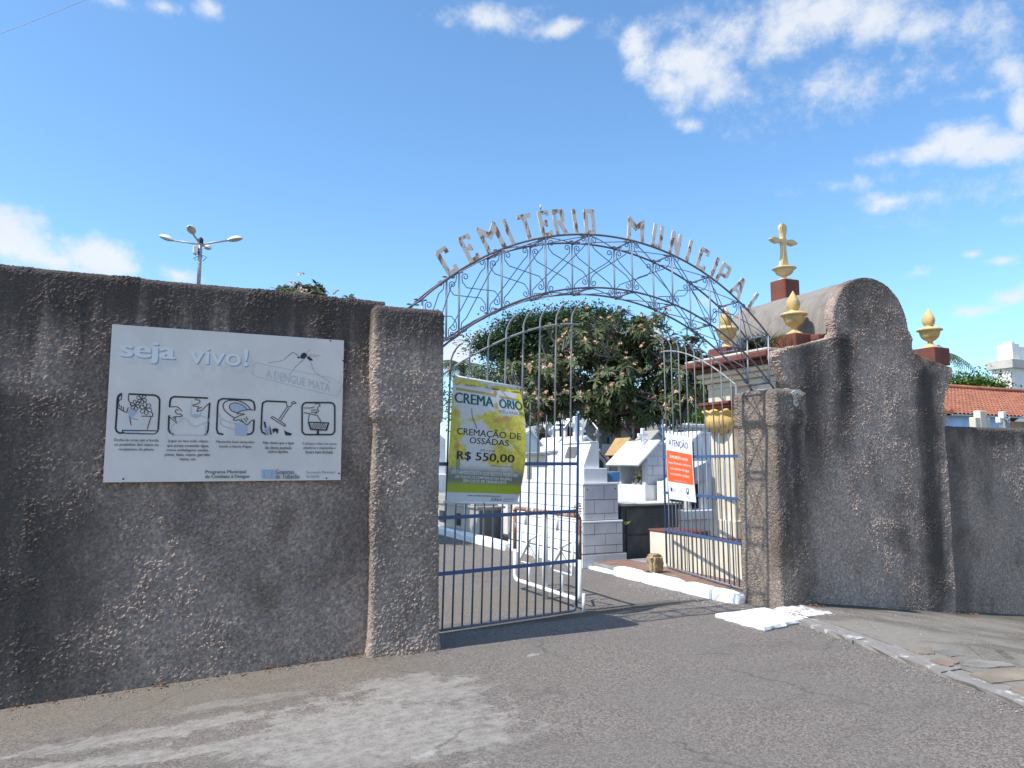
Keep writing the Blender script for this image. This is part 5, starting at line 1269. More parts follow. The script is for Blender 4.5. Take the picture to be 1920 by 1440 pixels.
def hut(label, v, xl, xr, yl, xm, ym, yr, depth, wall, roof, niche=True, kind='shrine_tomb', tiles=None, base_z=0.0, over=.05, gable_niche=False):
    """little house over a grave; its -y face has the outline (xl,yl)-(xm,ym)-(xr,yr)"""
    L_, A_, R_ = on('y', v, xl, yl), on('y', v, xm, ym), on('y', v, xr, yr)
    t_ = thing(kind, ((L_.x + R_.x) / 2, v + depth / 2, base_z), label, 'tomb', 'small house tombs in the cemetery')
    poly = [(L_.x, base_z), (R_.x, base_z), (R_.x, R_.z - .03), (A_.x, A_.z - .03), (L_.x, L_.z - .03)]
    MB().prism(poly, 'y', v, v + depth).build('wall', wall, t_)
    th = .04
    for a, b_, s in ((L_, A_, -1), (R_, A_, 1)):
        if abs(a.x - b_.x) < .02: continue
        d_ = (b_ - a); d_.y = 0; d_.normalize(); e = a - d_ * over; b2 = b_ + (d_ * .0 if s < 0 else Vector((0, 0, 0)))
        nrm = Vector((-d_.z, 0, d_.x)) if s < 0 else Vector((d_.z, 0, -d_.x))
        if nrm.z < 0: nrm = -nrm
        pr = [(e.x, e.z - .028), (b2.x, b2.z - .028), (b2.x + (nrm.x * th if abs(nrm.x) < .5 and False else 0), b2.z + th * .9), (e.x + nrm.x * th, e.z - .028 + nrm.z * th)]
        sg = -1 if s < 0 else 1
        MB().prism(pr if s < 0 else pr, 'y', v - .05 - (.003 if s > 0 else 0), v + depth + .05).build('roof_slab', roof, t_)
    if niche:
        zt = L_.z - .07; zb = max(base_z + .05, zt - .46); ya_, yb_ = v + depth * .14, v + depth * .86; x0 = L_.x
        MB().box(x0 - .006, x0 + .02, ya_, yb_, zb, zt).build('niche', M['hole'], t_)
        mb = MB(); mb.bbox(x0 - .03, x0 + .01, ya_ - .05, ya_, zb - .05, zt + .02, .004); mb.bbox(x0 - .03, x0 + .01, yb_, yb_ + .05, zb - .05, zt + .02, .004); mb.bbox(x0 - .032, x0 + .01, ya_, yb_, zb - .05, zb, .004); mb.build('niche_frame', wall, t_)
    if gable_niche:
        c_ = A_.x; zt = A_.z - .22; w_ = (R_.x - L_.x) * .28; pts = [(c_ - w_, zt - .42), (c_ + w_, zt - .42)] + [(c_ + w_ * math.cos(a), zt - .12 + .16 * math.sin(a)) for a in np.linspace(0, math.pi, 9)]
        MB().prism(pts, 'y', v - .008, v + .02).build('niche', M['hole'], t_)
        q = [(c_ - w_ - .035, zt - .42)] + [(c_ + (w_ + .035) * math.cos(a), zt - .12 + .195 * math.sin(a)) for a in np.linspace(math.pi, 0, 11)] + [(c_ + w_ + .035, zt - .42)]
        MB().tube([(x_, v - .012, z_) for x_, z_ in q], .022, 5).build('niche_frame', wall, t_)
    if tiles:
        tw, thh = tiles; z = base_z + .02; k = 0; top = min(L_.z, R_.z) - .05
        while z + thh < top + .02:
            tile_wall(t_, 'y', v, L_.x + .01, R_.x - .01, z, [min(thh, top - z)], tw, M['white_tile_shade'] if wall is M['white_tile'] else wall, k); z += thh; k += 1
    return t_, L_, A_, R_

# dark granite tomb right of the tiled one, and the white shrine standing behind it
g3 = thing('granite_tomb', (7.4, 11.0, 0), 'low dark granite tomb between the white tiled tomb and the right gate leaf', 'tomb')
MB().box(6.90, 8.05, 10.32, 10.9, 0, .885).build('core', M['dark_granite'], g3)
MB().bbox(6.86, 8.1, 10.27, 10.93, .887, .925, .006).build('top_slab', M['pale_cement'], g3)
for z0, z1 in ((.04, .40), (.43, .84)):
    MB().bbox(6.99, 8.0, 10.295, 10.32, z0, z1, .004).build('front_panel', M['dark_granite'], g3)
g2 = thing('shrine_tomb', (8.0, 11.45, 0), 'white shrine with a steep tiled roof and flowers in its niche', 'tomb', 'small house tombs in the cemetery')
MB().box(7.86, 8.62, 10.98, 11.95, 0, 1.20).build('base', M['white_tile'], g2)
MB().prism([(7.9, 1.2), (8.42, 1.2), (8.42, 1.905), (8.13, 1.905), (7.9, 1.60)], 'y', 11.02, 11.12).build('wall', M['white_tile_shade'], g2)
MB().prism([(7.9, 1.2), (8.42, 1.2), (8.42, 1.905), (8.13, 1.905), (7.9, 1.60)], 'y', 11.80, 11.90).build('wall', M['white_tile_shade'], g2)
MB().box(8.2, 8.42, 11.12, 11.80, 1.2, 1.9).build('back_wall', M['pale_cement'], g2)
tile_wall(g2, 'y', 11.02, 7.93, 8.42, 1.21, [.16, .17, .17], .24, M['white_tile_shade'])
rd_ = Vector((8.20 - 7.72, 0, 1.975 - 1.545)).normalized(); rnv = Vector((-rd_.z, 0, rd_.x))
rp0 = Vector((7.70, 0, 1.53)); LR = (Vector((8.2, 0, 1.978)) - rp0).length
mb = MB(); vv = [rp0 + rd_ * a + rnv * o + Vector((0, y_, 0)) for a in (0, LR) for y_ in (10.94, 11.98) for o in (0, .03)]
mb.add(vv, [(0, 2, 3, 1), (4, 5, 7, 6), (0, 1, 5, 4), (2, 6, 7, 3), (0, 4, 6, 2), (1, 3, 7, 5)]); mb.build('roof_slab', M['white_wash'], g2)
for i in range(2):
    for j in range(3):
        mb = MB(); a0, a1, y0, y1 = LR * i / 2 + .004, LR * (i + 1) / 2 - .004, 10.945 + .343 * j + .004, 10.945 + .343 * (j + 1) - .004
        vv = [rp0 + rd_ * a + rnv * o + Vector((0, y_, 0)) for a in (a0, a1) for y_ in (y0, y1) for o in (.03, .042)]
        mb.add(vv, [(0, 2, 3, 1), (4, 5, 7, 6), (0, 1, 5, 4), (2, 6, 7, 3), (0, 4, 6, 2), (1, 3, 7, 5)]); mb.build('roof_tile', M['white_tile'], g2)
MB().box(8.2, 8.45, 10.96, 11.96, 1.908, 1.96).build('ridge_slab', M['white_wash'], g2)
MB().bbox(8.40, 8.9, 10.95, 11.98, 1.0, 1.04, .005).build('ledge', M['white_wash'], g2)
MB().box(8.64, 9.3, 11.0, 11.9, 0, .995).build('side_wall', M['pale_cement'], g2)
# flowers and photographs inside
M['petal_y'] = plain('yellow_petal', (.75, .62, .10), .6, .15, 30, 0); M['petal_g'] = plain('flower_leaf', (.16, .30, .05), .6, .2, 30, 0); M['petal_p'] = plain('peach_petal', (.72, .36, .20), .6, .2, 20, 0)
def bouquet(x, y, z, label, mats, n=14, r=.12):
    t_ = thing('flower_bunch', (x, y, z), label, 'flowers'); rg = random.Random(int(x * 100 + y * 37))
    lf = MB(); fl = MB()
    for k in range(n * 3):
        a, e = rg.uniform(0, 6.28), rg.uniform(.2, 1.4); d_ = Vector((math.cos(a) * math.cos(e), math.sin(a) * math.cos(e), math.sin(e))); s = d_.orthogonal().normalized() * .014; p0 = Vector((x, y, z)); l = r * rg.uniform(.6, 1.2)
        lf.add([p0, p0 + d_ * l * .6 + s, p0 + d_ * l, p0 + d_ * l * .6 - s], [(0, 1, 2, 3)])
    for k in range(n):
        a, e = rg.uniform(0, 6.28), rg.uniform(.3, 1.5); c_ = Vector((x, y, z)) + Vector((math.cos(a) * math.cos(e), math.sin(a) * math.cos(e), math.sin(e))) * r * rg.uniform(.7, 1.25); u_ = (c_ - Vector((x, y, z))).normalized(); s1 = u_.orthogonal().normalized(); s2 = u_.cross(s1)
        for q in range(6):
            b0 = q * 1.047; t0 = s1 * math.cos(b0) + s2 * math.sin(b0); t1 = s1 * math.cos(b0 + .5) + s2 * math.sin(b0 + .5); t2 = s1 * math.cos(b0 - .5) + s2 * math.sin(b0 - .5)
            fl.add([c_, c_ + t1 * .02 + u_ * .006, c_ + t0 * .036 + u_ * .012, c_ + t2 * .02 + u_ * .006], [(0, 1, 2, 3)])
    lf.build('leaves', mats[1], t_); fl.build('petals', mats[0], t_); return t_
bouquet(8.0, 11.28, 1.28, 'yellow flowers with green leaves inside the white shrine niche', (M['petal_y'], M['petal_g']), 12, .16)
bouquet(7.82, 11.93, 1.30, 'pale yellow flowers at the left edge of the white shrine', (M['petal_y'], M['petal_g']), 8, .10)
for k, y_ in enumerate((11.25, 11.40)):
    mb = MB(); mb.prism([(7.93, 1.205), (7.945, 1.205), (8.0, 1.34), (7.985, 1.34)], 'y', y_, y_ + .10); o = solo('photo_frame', mb, M['white_wash'], ('white photo frame leaning in the shrine niche, nearer the gate', 'white photo frame leaning in the shrine niche, farther back')[k], 'picture frame', 'photo frames in the shrine')
    mb = MB(); mb.add([(7.9375 - .0 , y_ + .018, 1.228), (7.9375, y_ + .082, 1.228), (7.975, y_ + .082, 1.325), (7.975, y_ + .018, 1.325)], [(0, 1, 2, 3)]); mb.v = [(p[0] - .006, p[1], p[2]) for p in mb.v]; mb.build('picture', M['rust'], o)
cross_px(1205, 803, 838, 816, 9, 11.3, M['white_wash'], 'white cross with side braces on the ridge of the white shrine', 5, z0=1.955)
mb = MB(); c0 = on('y', 11.34, 1205, 816); mb.tube([(c0.x - .02, 11.36, c0.z - .06), (c0.x - .19, 11.36, 1.98)], .012, 5); mb.tube([(c0.x + .02, 11.36, c0.z - .06), (c0.x + .19, 11.36, 1.98)], .012, 5)
mb.build('brace', M['grey_tile'], [o for o in bpy.data.objects if o.get('label', '').startswith('white cross with side')][0])
# white tomb seen between the bars of the right leaf
g14 = thing('white_tomb', (8.5, 10.9, 0), 'white tomb with dark glazed niche seen through the bars below the warning sign', 'tomb')
MB().box(8.0, 8.95, 10.45, 11.0 - .06, 0, .60).build('base', M['white_tile'], g14); MB().bbox(7.95, 9.0, 10.40, 10.95, .61, .77, .01).build('top_slab', M['white_tile'], g14)
MB().box(8.08, 8.88, 10.6, 10.93, .77, 1.27).build('wall', M['white_tile'], g14); MB().box(8.12, 8.74, 10.585, 10.61, .79, 1.22).build('niche', M['dark_glass'], g14)
MB().bbox(8.745, 8.88, 10.56, 10.61, .772, 1.268, .006).build('post', M['white_tile'], g14)
MB().prism([(8.2, 1.27), (8.9, 1.27), (8.9, 1.62), (8.62, 1.52)], 'y', 10.52, 10.94).build('roof', M['white_tile_shade'], g14)
mb = MB(); mb.lathe([(.05, 0), (.06, .04), (.075, .14), (.06, .18), (.065, .20)], (8.42, 10.52, .772), 14); solo('vase', mb, M['pale_cement'], 'pale stone vase standing on the white tomb under the warning sign', 'vase')
bouquet(8.16, 10.5, .78, 'pink flowers on the white tomb below the warning sign', (plain('pink_petal', (.55, .12, .16), .6, .2, 20, 0), M['petal_g']), 10, .12)

hut('tan tiled house tomb with a gable roof and glazed niche', 15, 1163, 1196, 850, 1180, 823, 843, .55, M['tan'], M['tan'])
hut('grey tiled house tomb with a tan cross on its gable, under the flowering tree', 18, 1147, 1182, 815, 1165, 797, 814, .5, M['grey_tile'], M['grey_cement'])
cross_px(1163, 801, 822, 806, 5, 17.93, M['tan'], 'tan cross fixed to the gable of the grey tiled house tomb', 3)
c_ = on('y', 17.5, 1150, 832); mb = MB(); mb.box(on('y', 17.5, 1128, 832).x, on('y', 17.5, 1182, 832).x, 17.45, 18.6, 0, c_.z); t_ = thing('tiled_tomb', (c_.x, 18, 0), 'grey tiled tomb block below the grey house tomb', 'tomb'); mb.build('core', M['grout'], t_); tile_wall(t_, 'y', 17.45, on('y', 17.45, 1128, 832).x, on('y', 17.45, 1182, 832).x, c_.z - 1.0, [.25, .25, .25, .24], .42, M['grey_tile'])
hut('small grey stone shrine with a pointed arch behind the white headstone', 13.6, 1113, 1142, 858, 1123, 845, 868, .35, M['pale_cement'], M['grey_cement'], False, gable_niche=True)
cross_px(1120, 806, 845, 815, 6, 13.75, M['grey_cement'], 'weathered grey cross above the pointed arch shrine', 4)
hut('white house tomb whose sloping roof shows above the warning sign', 13, 1284, 1336, 838, 1313, 811, 812, .9, M['white_tile'], M['white_wash'], True, tiles=(.42, .27))
hut('lower white house tomb with a sloping roof behind the bars of the right leaf', 11.9, 1290, 1334, 902, 1322, 868, 869, .5, M['white_tile'], M['white_wash'], False)
hut('white gabled house tomb beside the edge of the yellow banner', 15, 962, 1013, 832, 994, 806, 832, .9, M['white_tile'], M['white_wash'], False, tiles=(.45, .3))
hut('grey cement gable tomb low behind the banner edge', 13.3, 976, 1018, 872, 983, 848, 874, .6, M['grey_cement'], M['grey_cement'], False)
hut('brown gabled house tomb behind the blue pickets', 18, 1000, 1031, 824, 1016, 800, 824, .8, M['tan'], M['grey_cement'], False, gable_niche=True)
hut('small white gabled tomb with a peach niche in front of the white crosses', 15.4, 1036, 1062, 843, 1052, 822, 838, .9, M['white_wash'], M['white_wash'], False)
hut('white arched house tomb far back between two crosses', 21, 1060, 1082, 800, 1070, 786, 798, .8, M['white_wash'], M['white_wash'], False, gable_niche=True)
hut('dark grey house tomb left of the tree trunk', 21.5, 1088, 1122, 815, 1104, 788, 812, 1.2, M['grey_cement'], M['grey_cement'], False)
hut('white house tomb behind the trunk of the flowering tree', 24, 1120, 1146, 806, 1138, 776, 800, 1.2, M['white_wash'], M['white_wash'], False)
hut('grey granite house tomb with one sloping roof left of the warning sign', 15.5, 1216, 1248, 828, 1234, 809, 826, .6, M['granite'], M['granite'], True)
hut('white tomb with a small pitched roof directly behind the white headstone', 13, 1066, 1112, 842, 1098, 800 + 20, 832, .7, M['white_tile'], M['white_wash'], False)
hut('dark wide house tomb under the right side of the flowering tree', 22.5, 1196, 1232, 815, 1214, 797, 815, 1.0, M['grey_cement'], M['grey_cement'], True)
hut('grey gabled tomb far left behind the brown one', 22, 968, 1000, 815, 985, 795, 812, 1.0, M['pale_cement'], M['grey_cement'], False)
hut('white pitched tomb far back beside the dark cross', 23, 1018, 1046, 812, 1028, 792, 810, 1.0, M['white_wash'], M['white_wash'], False)
cross_px(1079, 781, 832, 797, 10, 10.6, M['white_wash'], 'tall white cross on the white tiled tomb behind the free edge of the gate', 7, z0=1.928)
cross_px(1091, 793, 828, 808, 6, 12.6, M['white_wash'], 'smaller white cross just right of the tall white one', 4)
cross_px(1037, 800, 836, 806, 7, 16.5, M['white_wash'], 'white cross between two pickets of the left leaf', 3.5)
cross_px(1051, 786, 830, 797, 8, 17.5, M['dark_iron'], 'dark iron cross right of the white cross among the pickets', 3)
cross_px(1187, 792, 830, 800, 5, 19, M['grey_cement'], 'small grey cross between the grey house tomb and the braced cross', 3)
cross_px(1184, 864, 888, 869, 10, 12.4, M['grey_cement'], 'low grey cross behind the blue basket', 4)
cross_px(1290, 793, 822, 800, 6, 18, M['white_wash'], 'white cross in front of the long white niche block', 4)
# cream flat tomb, arch chapel, monolith, niche block, granite tomb behind the banner
a, b_ = on('y', 12.9, 986, 848), on('y', 12.9, 1033, 850)
t_ = thing('flat_tomb', ((a.x + b_.x) / 2, 13.2, 0), 'flat cream tomb with an overhanging slab behind the pickets', 'tomb'); MB().box(a.x + .05, b_.x - .05, 12.95, 13.6, 0, a.z - .06).build('base', M['cream'], t_); MB().bbox(a.x, b_.x, 12.9, 13.65, a.z - .06, a.z, .01).build('top_slab', M['pale_cement'], t_)
a, b_, c_ = on('y', 22, 1168, 790), on('y', 22, 1206, 790), on('y', 22, 1187, 772)
t_ = thing('arched_tomb', ((a.x + b_.x) / 2, 22.5, 0), 'cream arched tomb with a dark red interior under the tree', 'tomb'); w_ = (b_.x - a.x) / 2; xm = (a.x + b_.x) / 2
MB().prism([(a.x, 0), (b_.x, 0)] + [(xm + w_ * math.cos(s), a.z + (c_.z - a.z) * math.sin(s)) for s in np.linspace(0, math.pi, 13)], 'y', 22, 23.2).build('wall', M['pale_cement'], t_)
M['dark_red'] = plain('dark_red_interior', (.09, .016, .018), .7, .15, 6, .1)
MB().prism([(xm - w_ * .72, 0), (xm + w_ * .72, 0)] + [(xm + w_ * .72 * math.cos(s), a.z - .05 + (c_.z - a.z) * .72 * math.sin(s)) for s in np.linspace(0, math.pi, 13)], 'y', 21.97, 22.1).build('niche', M['dark_red'], t_)
a, b_ = on('y', 20.5, 1231, 768), on('y', 20.5, 1254, 768); t_ = thing('monolith_tomb', ((a.x + b_.x) / 2, 20.8, 0), 'tall grey slab tomb right of the arched tomb', 'tomb'); MB().bbox(a.x, b_.x, 20.5, 21.1, 0, a.z, .04).build('slab', M['grey_cement'], t_); MB().bbox(a.x - .1, b_.x + .1, 20.4, 21.2, 0, 1.2, .03).build('base', M['grey_cement'], t_)
a, b_ = on('y', 19, 1264, 797), on('y', 19, 1345, 797); t_ = thing('niche_block', ((a.x + b_.x) / 2, 19.5, 0), 'long white block of burial niches behind the right leaf', 'tomb')
MB().box(a.x, b_.x, 19, 19.5, 0, a.z - .08).build('wall', M['white_wash'], t_); MB().bbox(a.x - .08, b_.x + .08, 18.88, 19.58, a.z - .08, a.z + .05, .02).build('roof_slab', M['white_wash'], t_)
k = a.x + .1
while k + .62 < b_.x: MB().box(k, k + .58, 18.985, 19.02, a.z - .62, a.z - .16).build('niche', M['hole'], t_); k += .7
g13 = thing('granite_tomb', (6.25, 15.6, 0), 'speckled grey granite tomb with two square niches below the banner', 'tomb')
MB().box(5.98, 6.52, 14.1, 17.6, .0, .66).build('wall', M['granite'], g13); MB().bbox(5.94, 6.56, 14.06, 17.65, .66, .70, .006).build('top_slab', M['granite'], g13)
MB().box(6.0, 6.52, 14.085, 14.12, .02, .62).build('end_panel', M['dark_granite'], g13)
for y_ in (15.1, 16.1): MB().box(5.972, 5.99, y_, y_ + .34, .24, .50).build('niche', M['hole'], g13); 
MB().bbox(5.99, 6.5, 14.3, 17.4, .70, .86, .01).build('upper_slab', M['granite'], g13)
t_ = thing('white_tomb', (6.4, 18.8, 0), 'white tomb with stepped top glimpsed left of the banner', 'tomb'); MB().bbox(6.0, 6.8, 17.9, 19.8, 0, 1.3, .01).build('base', M['white_wash'], t_); MB().prism([(6.0, 1.3), (6.8, 1.3), (6.8, 2.2), (6.4, 2.5), (6.0, 2.2)], 'y', 18.3, 19.6).build('headstone', M['white_wash'], t_)
# rubble, basket and stones
q = on('y', 10.25, 1151, 902); mb = MB(); x_, y_, z_ = q.x, 10.25, 1.287; bs = thing('basket', (x_, y_, z_), 'light blue plastic basket on the end of the white tiled tomb', 'basket')
M['blue_plastic'] = plain('light_blue_plastic', (.16, .40, .72), .45, .06, 9, 0)
vv = [(x_ + sx * w_, y_ + sy * d_, z_ + h_) for w_, d_, h_ in ((.055, .05, 0), (.07, .065, .155)) for sx, sy in ((-1, -1), (1, -1), (1, 1), (-1, 1))]
mb.add(vv, [(0, 1, 5, 4), (1, 2, 6, 5), (2, 3, 7, 6), (3, 0, 4, 7), (3, 2, 1, 0)]); mb.build('tub', M['blue_plastic'], bs); mb = MB(); mb.tube([Vector(v) for v in vv[4:]], .008, 5, closed=True); mb.build('rim', M['blue_plastic'], bs)
for k, (dx_, s) in enumerate(((-.115, .045), (-.105, .03))):
    mb = rough_block(x_ + dx_ - s, x_ + dx_ + s * .6, y_ - s, y_ + s, z_ + (0 if k == 0 else .088), z_ + (.09 if k == 0 else .14), 2, .008, 70 + k, .012); solo('stone', mb, M['grey_cement'], ('grey stone beside the blue basket', 'smaller grey stone on top of the one beside the basket')[k], 'stone')

# ------------------------------------------------------------------ trees and plants
def leafmat(name, c1, c2, tr=.25, rough=.5):
    m, t, b = newmat(name); p = pos(t); n = t.noise(p, 1.3, 4); n2 = t.noise(p, 9, 3)
    c = t.mix(t.ss(t.m('ADD', t.m('MULTIPLY', n, .6), t.m('MULTIPLY', n2, .4)), .35, .65), c1, c2)
    t.put(b.inputs['Base Color'], c); b.inputs['Roughness'].default_value = rough; b.inputs['Specular IOR Level'].default_value = .35
    tl = t.node('ShaderNodeBsdfTranslucent'); t.put(tl.inputs['Color'], c); mx = t.node('ShaderNodeMixShader'); mx.inputs[0].default_value = tr
    out = t.n['Material Output']; t.l.new(b.outputs[0], mx.inputs[1]); t.l.new(tl.outputs[0], mx.inputs[2]); t.l.new(mx.outputs[0], out.inputs[0]); return m
M['leaf_fr'] = leafmat('frangipani_leaf', (.062, .084, .032), (.14, .168, .072)); M['leaf_ac'] = leafmat('feathery_dark_leaf', (.034, .066, .030), (.066, .115, .048))
M['leaf_gr'] = leafmat('bright_green_leaf', (.055, .12, .018), (.12, .20, .035)); M['leaf_palm'] = leafmat('palm_leaf', (.055, .09, .045), (.11, .15, .08), .2)
M['bark_fr'] = plain('grey_bark', (.20, .18, .16), .9, .2, 8, .5, 40, .2, dirt=(.09, .08, .07)); M['bark'] = plain('brown_bark', (.11, .085, .065), .95, .2, 6, .6, 40, .1)
M['weed'] = leafmat('weed_leaf', (.05, .10, .02), (.17, .16, .05))
def quads_obj(name, V_, mat, parent, stuff=True):
    """V_: (n,4,3) array of leaf quads"""
    V_ = np.asarray(V_); n = len(V_); o0 = np.array(wloc(parent)); me = bpy.data.meshes.new(name)
    me.vertices.add(n * 4); me.vertices.foreach_set('co', (V_.reshape(-1, 3) - o0).astype(np.float32).ravel())
    me.loops.add(n * 4); me.loops.foreach_set('vertex_index', np.arange(n * 4, dtype=np.int32)); me.polygons.add(n); me.polygons.foreach_set('loop_start', np.arange(0, n * 4, 4, dtype=np.int32))
    me.update(calc_edges=True); o = link(name, me, mat, parent)
    if stuff: o['kind'] = 'stuff'
    return o
def in_lobes(rg, lobes, shell):
    c, r_, w_ = rg.choices(lobes, weights=[l[2] for l in lobes])[0]
    while True:
        d_ = Vector((rg.gauss(0, 1), rg.gauss(0, 1), rg.gauss(0, 1)))
        if d_.length > 1e-3: break
    d_.normalize(); k = rg.uniform(shell, 1.0) ** .6
    return Vector(c) + Vector((d_.x * r_[0], d_.y * r_[1], d_.z * r_[2])) * k, d_, Vector(c)
def frangipani(base, lobes, ntip, nflow, label, seed, leaf_l=.25, trunk_top=2.4, trunk_r=.16, lean=(0, 0)):
    rg = random.Random(seed); t_ = thing('frangipani_tree', base, label, 'tree', 'trees in the cemetery'); B = Vector(base)
    fork = B + Vector((lean[0], lean[1], trunk_top))
    MB().tube([B, B.lerp(fork, .35) + Vector((.06, .03, 0)), B.lerp(fork, .7) + Vector((-.05, .02, 0)), fork], [trunk_r * 1.25, trunk_r, trunk_r * .92, trunk_r * .85], 9).build('trunk', M['bark_fr'], t_)
    br = MB(); tips = []
    mains = [in_lobes(rg, lobes, .5) for _ in range(40)]
    nodes = []
    for p_, d_, c_ in mains:
        q = fork.lerp(p_, .45) + Vector((rg.uniform(-.25, .25), rg.uniform(-.25, .25), rg.uniform(-.1, .35)))
        br.tube([fork + Vector((rg.uniform(-.08, .08), rg.uniform(-.08, .08), rg.uniform(-.5, 0))), fork.lerp(q, .5) + Vector((rg.uniform(-.1, .1), rg.uniform(-.1, .1), 0)), q, q.lerp(p_, .5) + Vector((rg.uniform(-.15, .15), rg.uniform(-.15, .15), .1)), p_], [.055, .045, .036, .028, .018], 5); nodes += [q, q.lerp(p_, .6), p_]
    V_ = []
    for k in range(ntip):
        p_, d_, c_ = in_lobes(rg, lobes, .42)
        if rg.random() < .16: p_ = c_ + (p_ - c_) * rg.uniform(1.03, 1.13)
        up_ = (d_ + Vector((0, 0, .55))).normalized()
        nd = min(nodes, key=lambda q: (q - p_).length)
        if rg.random() < .75: br.tube([nd, nd.lerp(p_, .4) + Vector((rg.uniform(-.10, .10), rg.uniform(-.10, .10), -.10)), nd.lerp(p_, .75) + Vector((rg.uniform(-.08, .08), rg.uniform(-.08, .08), -.04)), p_], [.024, .021, .018, .016], 4, cap=False)
        tips.append((p_, up_)); s1 = up_.orthogonal().normalized(); s2 = up_.cross(s1); n_ = rg.randint(7, 12); a0 = rg.uniform(0, 6)
        for q in range(n_):
            a = a0 + 6.283 * q / n_ + rg.uniform(-.25, .25); e = rg.uniform(-.25, .75); h_ = s1 * math.cos(a) + s2 * math.sin(a)
            dr = (h_ * math.cos(e) + up_ * math.sin(e)); l = leaf_l * rg.uniform(.6, 1.15); sd = dr.cross(up_).normalized() * l * .14; m1 = p_ + dr * l * .55; tip = p_ + dr * l + Vector((0, 0, -.22 * l))
            V_.append((p_ + sd * .35, m1 + sd, m1 - sd, p_ - sd * .35)); V_.append((m1 + sd, tip + sd * .25, tip - sd * .25, m1 - sd))
    br.build('branches', M['bark_fr'], t_, kind='stuff')
    quads_obj('crown', [[tuple(p) for p in q] for q in V_], M['leaf_fr'], t_)
    # blossom clusters at the tips
    proto = []
    for k in range(5):
        mb = MB()
        for q in range(9):
            c_ = Vector((rg.gauss(0, .055), rg.gauss(0, .055), rg.uniform(0, .08))); ax = Vector((rg.uniform(-.7, .7), rg.uniform(-.7, .7), 1)).normalized(); s1 = ax.orthogonal().normalized(); s2 = ax.cross(s1)
            for w_ in range(5):
                b0 = 1.2566 * w_; f_ = lambda b, r_, z_: c_ + (s1 * math.cos(b) + s2 * math.sin(b)) * r_ + ax * z_
                mb.add([c_, f_(b0 + .55, .032, .012), f_(b0, .052, .02), f_(b0 - .55, .032, .012)], [(0, 1, 2, 3)])
        me = bpy.data.meshes.new('flower_cluster'); me.from_pydata(mb.v, [], mb.f); me.materials.append(M['petal_p'] if k < 3 else M['petal_q']); proto.append(me)
    cen = sum((x[0] for x in tips), Vector()) / len(tips); ext = (1, max(abs(x[0].y - cen.y) for x in tips), max(abs(x[0].z - cen.z) for x in tips)); cand = list(tips); cx0 = Vector((0, 0, EYE)); cand.sort(key=lambda x: -max(((x[0] - Vector(l[0])).dot((cx0 - Vector(l[0])).normalized()) / l[1][1] + .2 * (x[0].z - l[0].z) / l[1][2]) for l in [(cen, ext)]) + rg.uniform(0, 1.3)); cand = cand[:int(nflow * 1.9)]; rg.shuffle(cand)
    for p_, up_ in cand[:nflow]:
        o = bpy.data.objects.new('flower_cluster', rg.choice(proto)); col.objects.link(o); o.parent = t_; o.location = p_ + up_ * .19 - B; o.rotation_euler = up_.to_track_quat('Z', 'Y').to_euler(); s = rg.uniform(.42, .8); o.scale = (s, s, s)
    return t_
M['petal_q'] = plain('salmon_petal', (.58, .30, .19), .6, .2, 20, 0); M['petal_p'] = plain('pale_peach_petal', (.70, .45, .31), .6, .2, 20, 0)
def at_d(x, y, d): r_ = ray(x, y); return Vector((0, 0, EYE)) + r_ * d
k = 21 / FPX
Lb = [(at_d(1122, 690, 21), (142 * k, 135 * k, 86 * k), 6), (at_d(1268, 700, 20.6), (88 * k, 95 * k, 78 * k), 2.6), (at_d(1312, 705, 20.8), (44 * k, 60 * k, 52 * k), 1.0), (at_d(1005, 715, 21), (66 * k, 90 * k, 70 * k), 1.8), (at_d(1190, 630, 21.2), (70 * k, 100 * k, 58 * k), 1.6), (at_d(1110, 755, 20.5), (140 * k, 100 * k, 36 * k), 1.6), (at_d(1285, 745, 20.8), (60 * k, 80 * k, 48 * k), 1.2), (at_d(1040, 768, 20.4), (60 * k, 70 * k, 28 * k), 1.0), (at_d(1165, 772, 20.4), (70 * k, 70 * k, 28 * k), 1.0), (at_d(1245, 775, 20.4), (60 * k, 70 * k, 30 * k), .9)]
rg_ = random.Random(31); big = Lb; Lb = []
for c_, r_, w_ in big:
    n_ = 16 if w_ > 3 else 7 if w_ > 1.55 else 4
    Lb.append((c_, tuple(q * .62 for q in r_), w_ * .22))
    for _ in range(n_):
        d_ = Vector((rg_.gauss(0, 1), rg_.gauss(0, 1), rg_.gauss(.25, 1))).normalized(); f_ = rg_.uniform(.55, .84); s_r = rg_.uniform(.26, .44)
        Lb.append((Vector(c_) + Vector((d_.x * r_[0], d_.y * r_[1], d_.z * r_[2])) * f_, tuple(sum(r_) / 3 * s_r * q for q in (1, 1, .8)), w_ / n_))
pt = at_d(1131, 780, 21); frangipani((pt.x, pt.y, 0), Lb, 2400, 300, 'large frangipani in peach bloom behind the tombs, its crown filling the gateway', 5, .225, pt.z + .1)
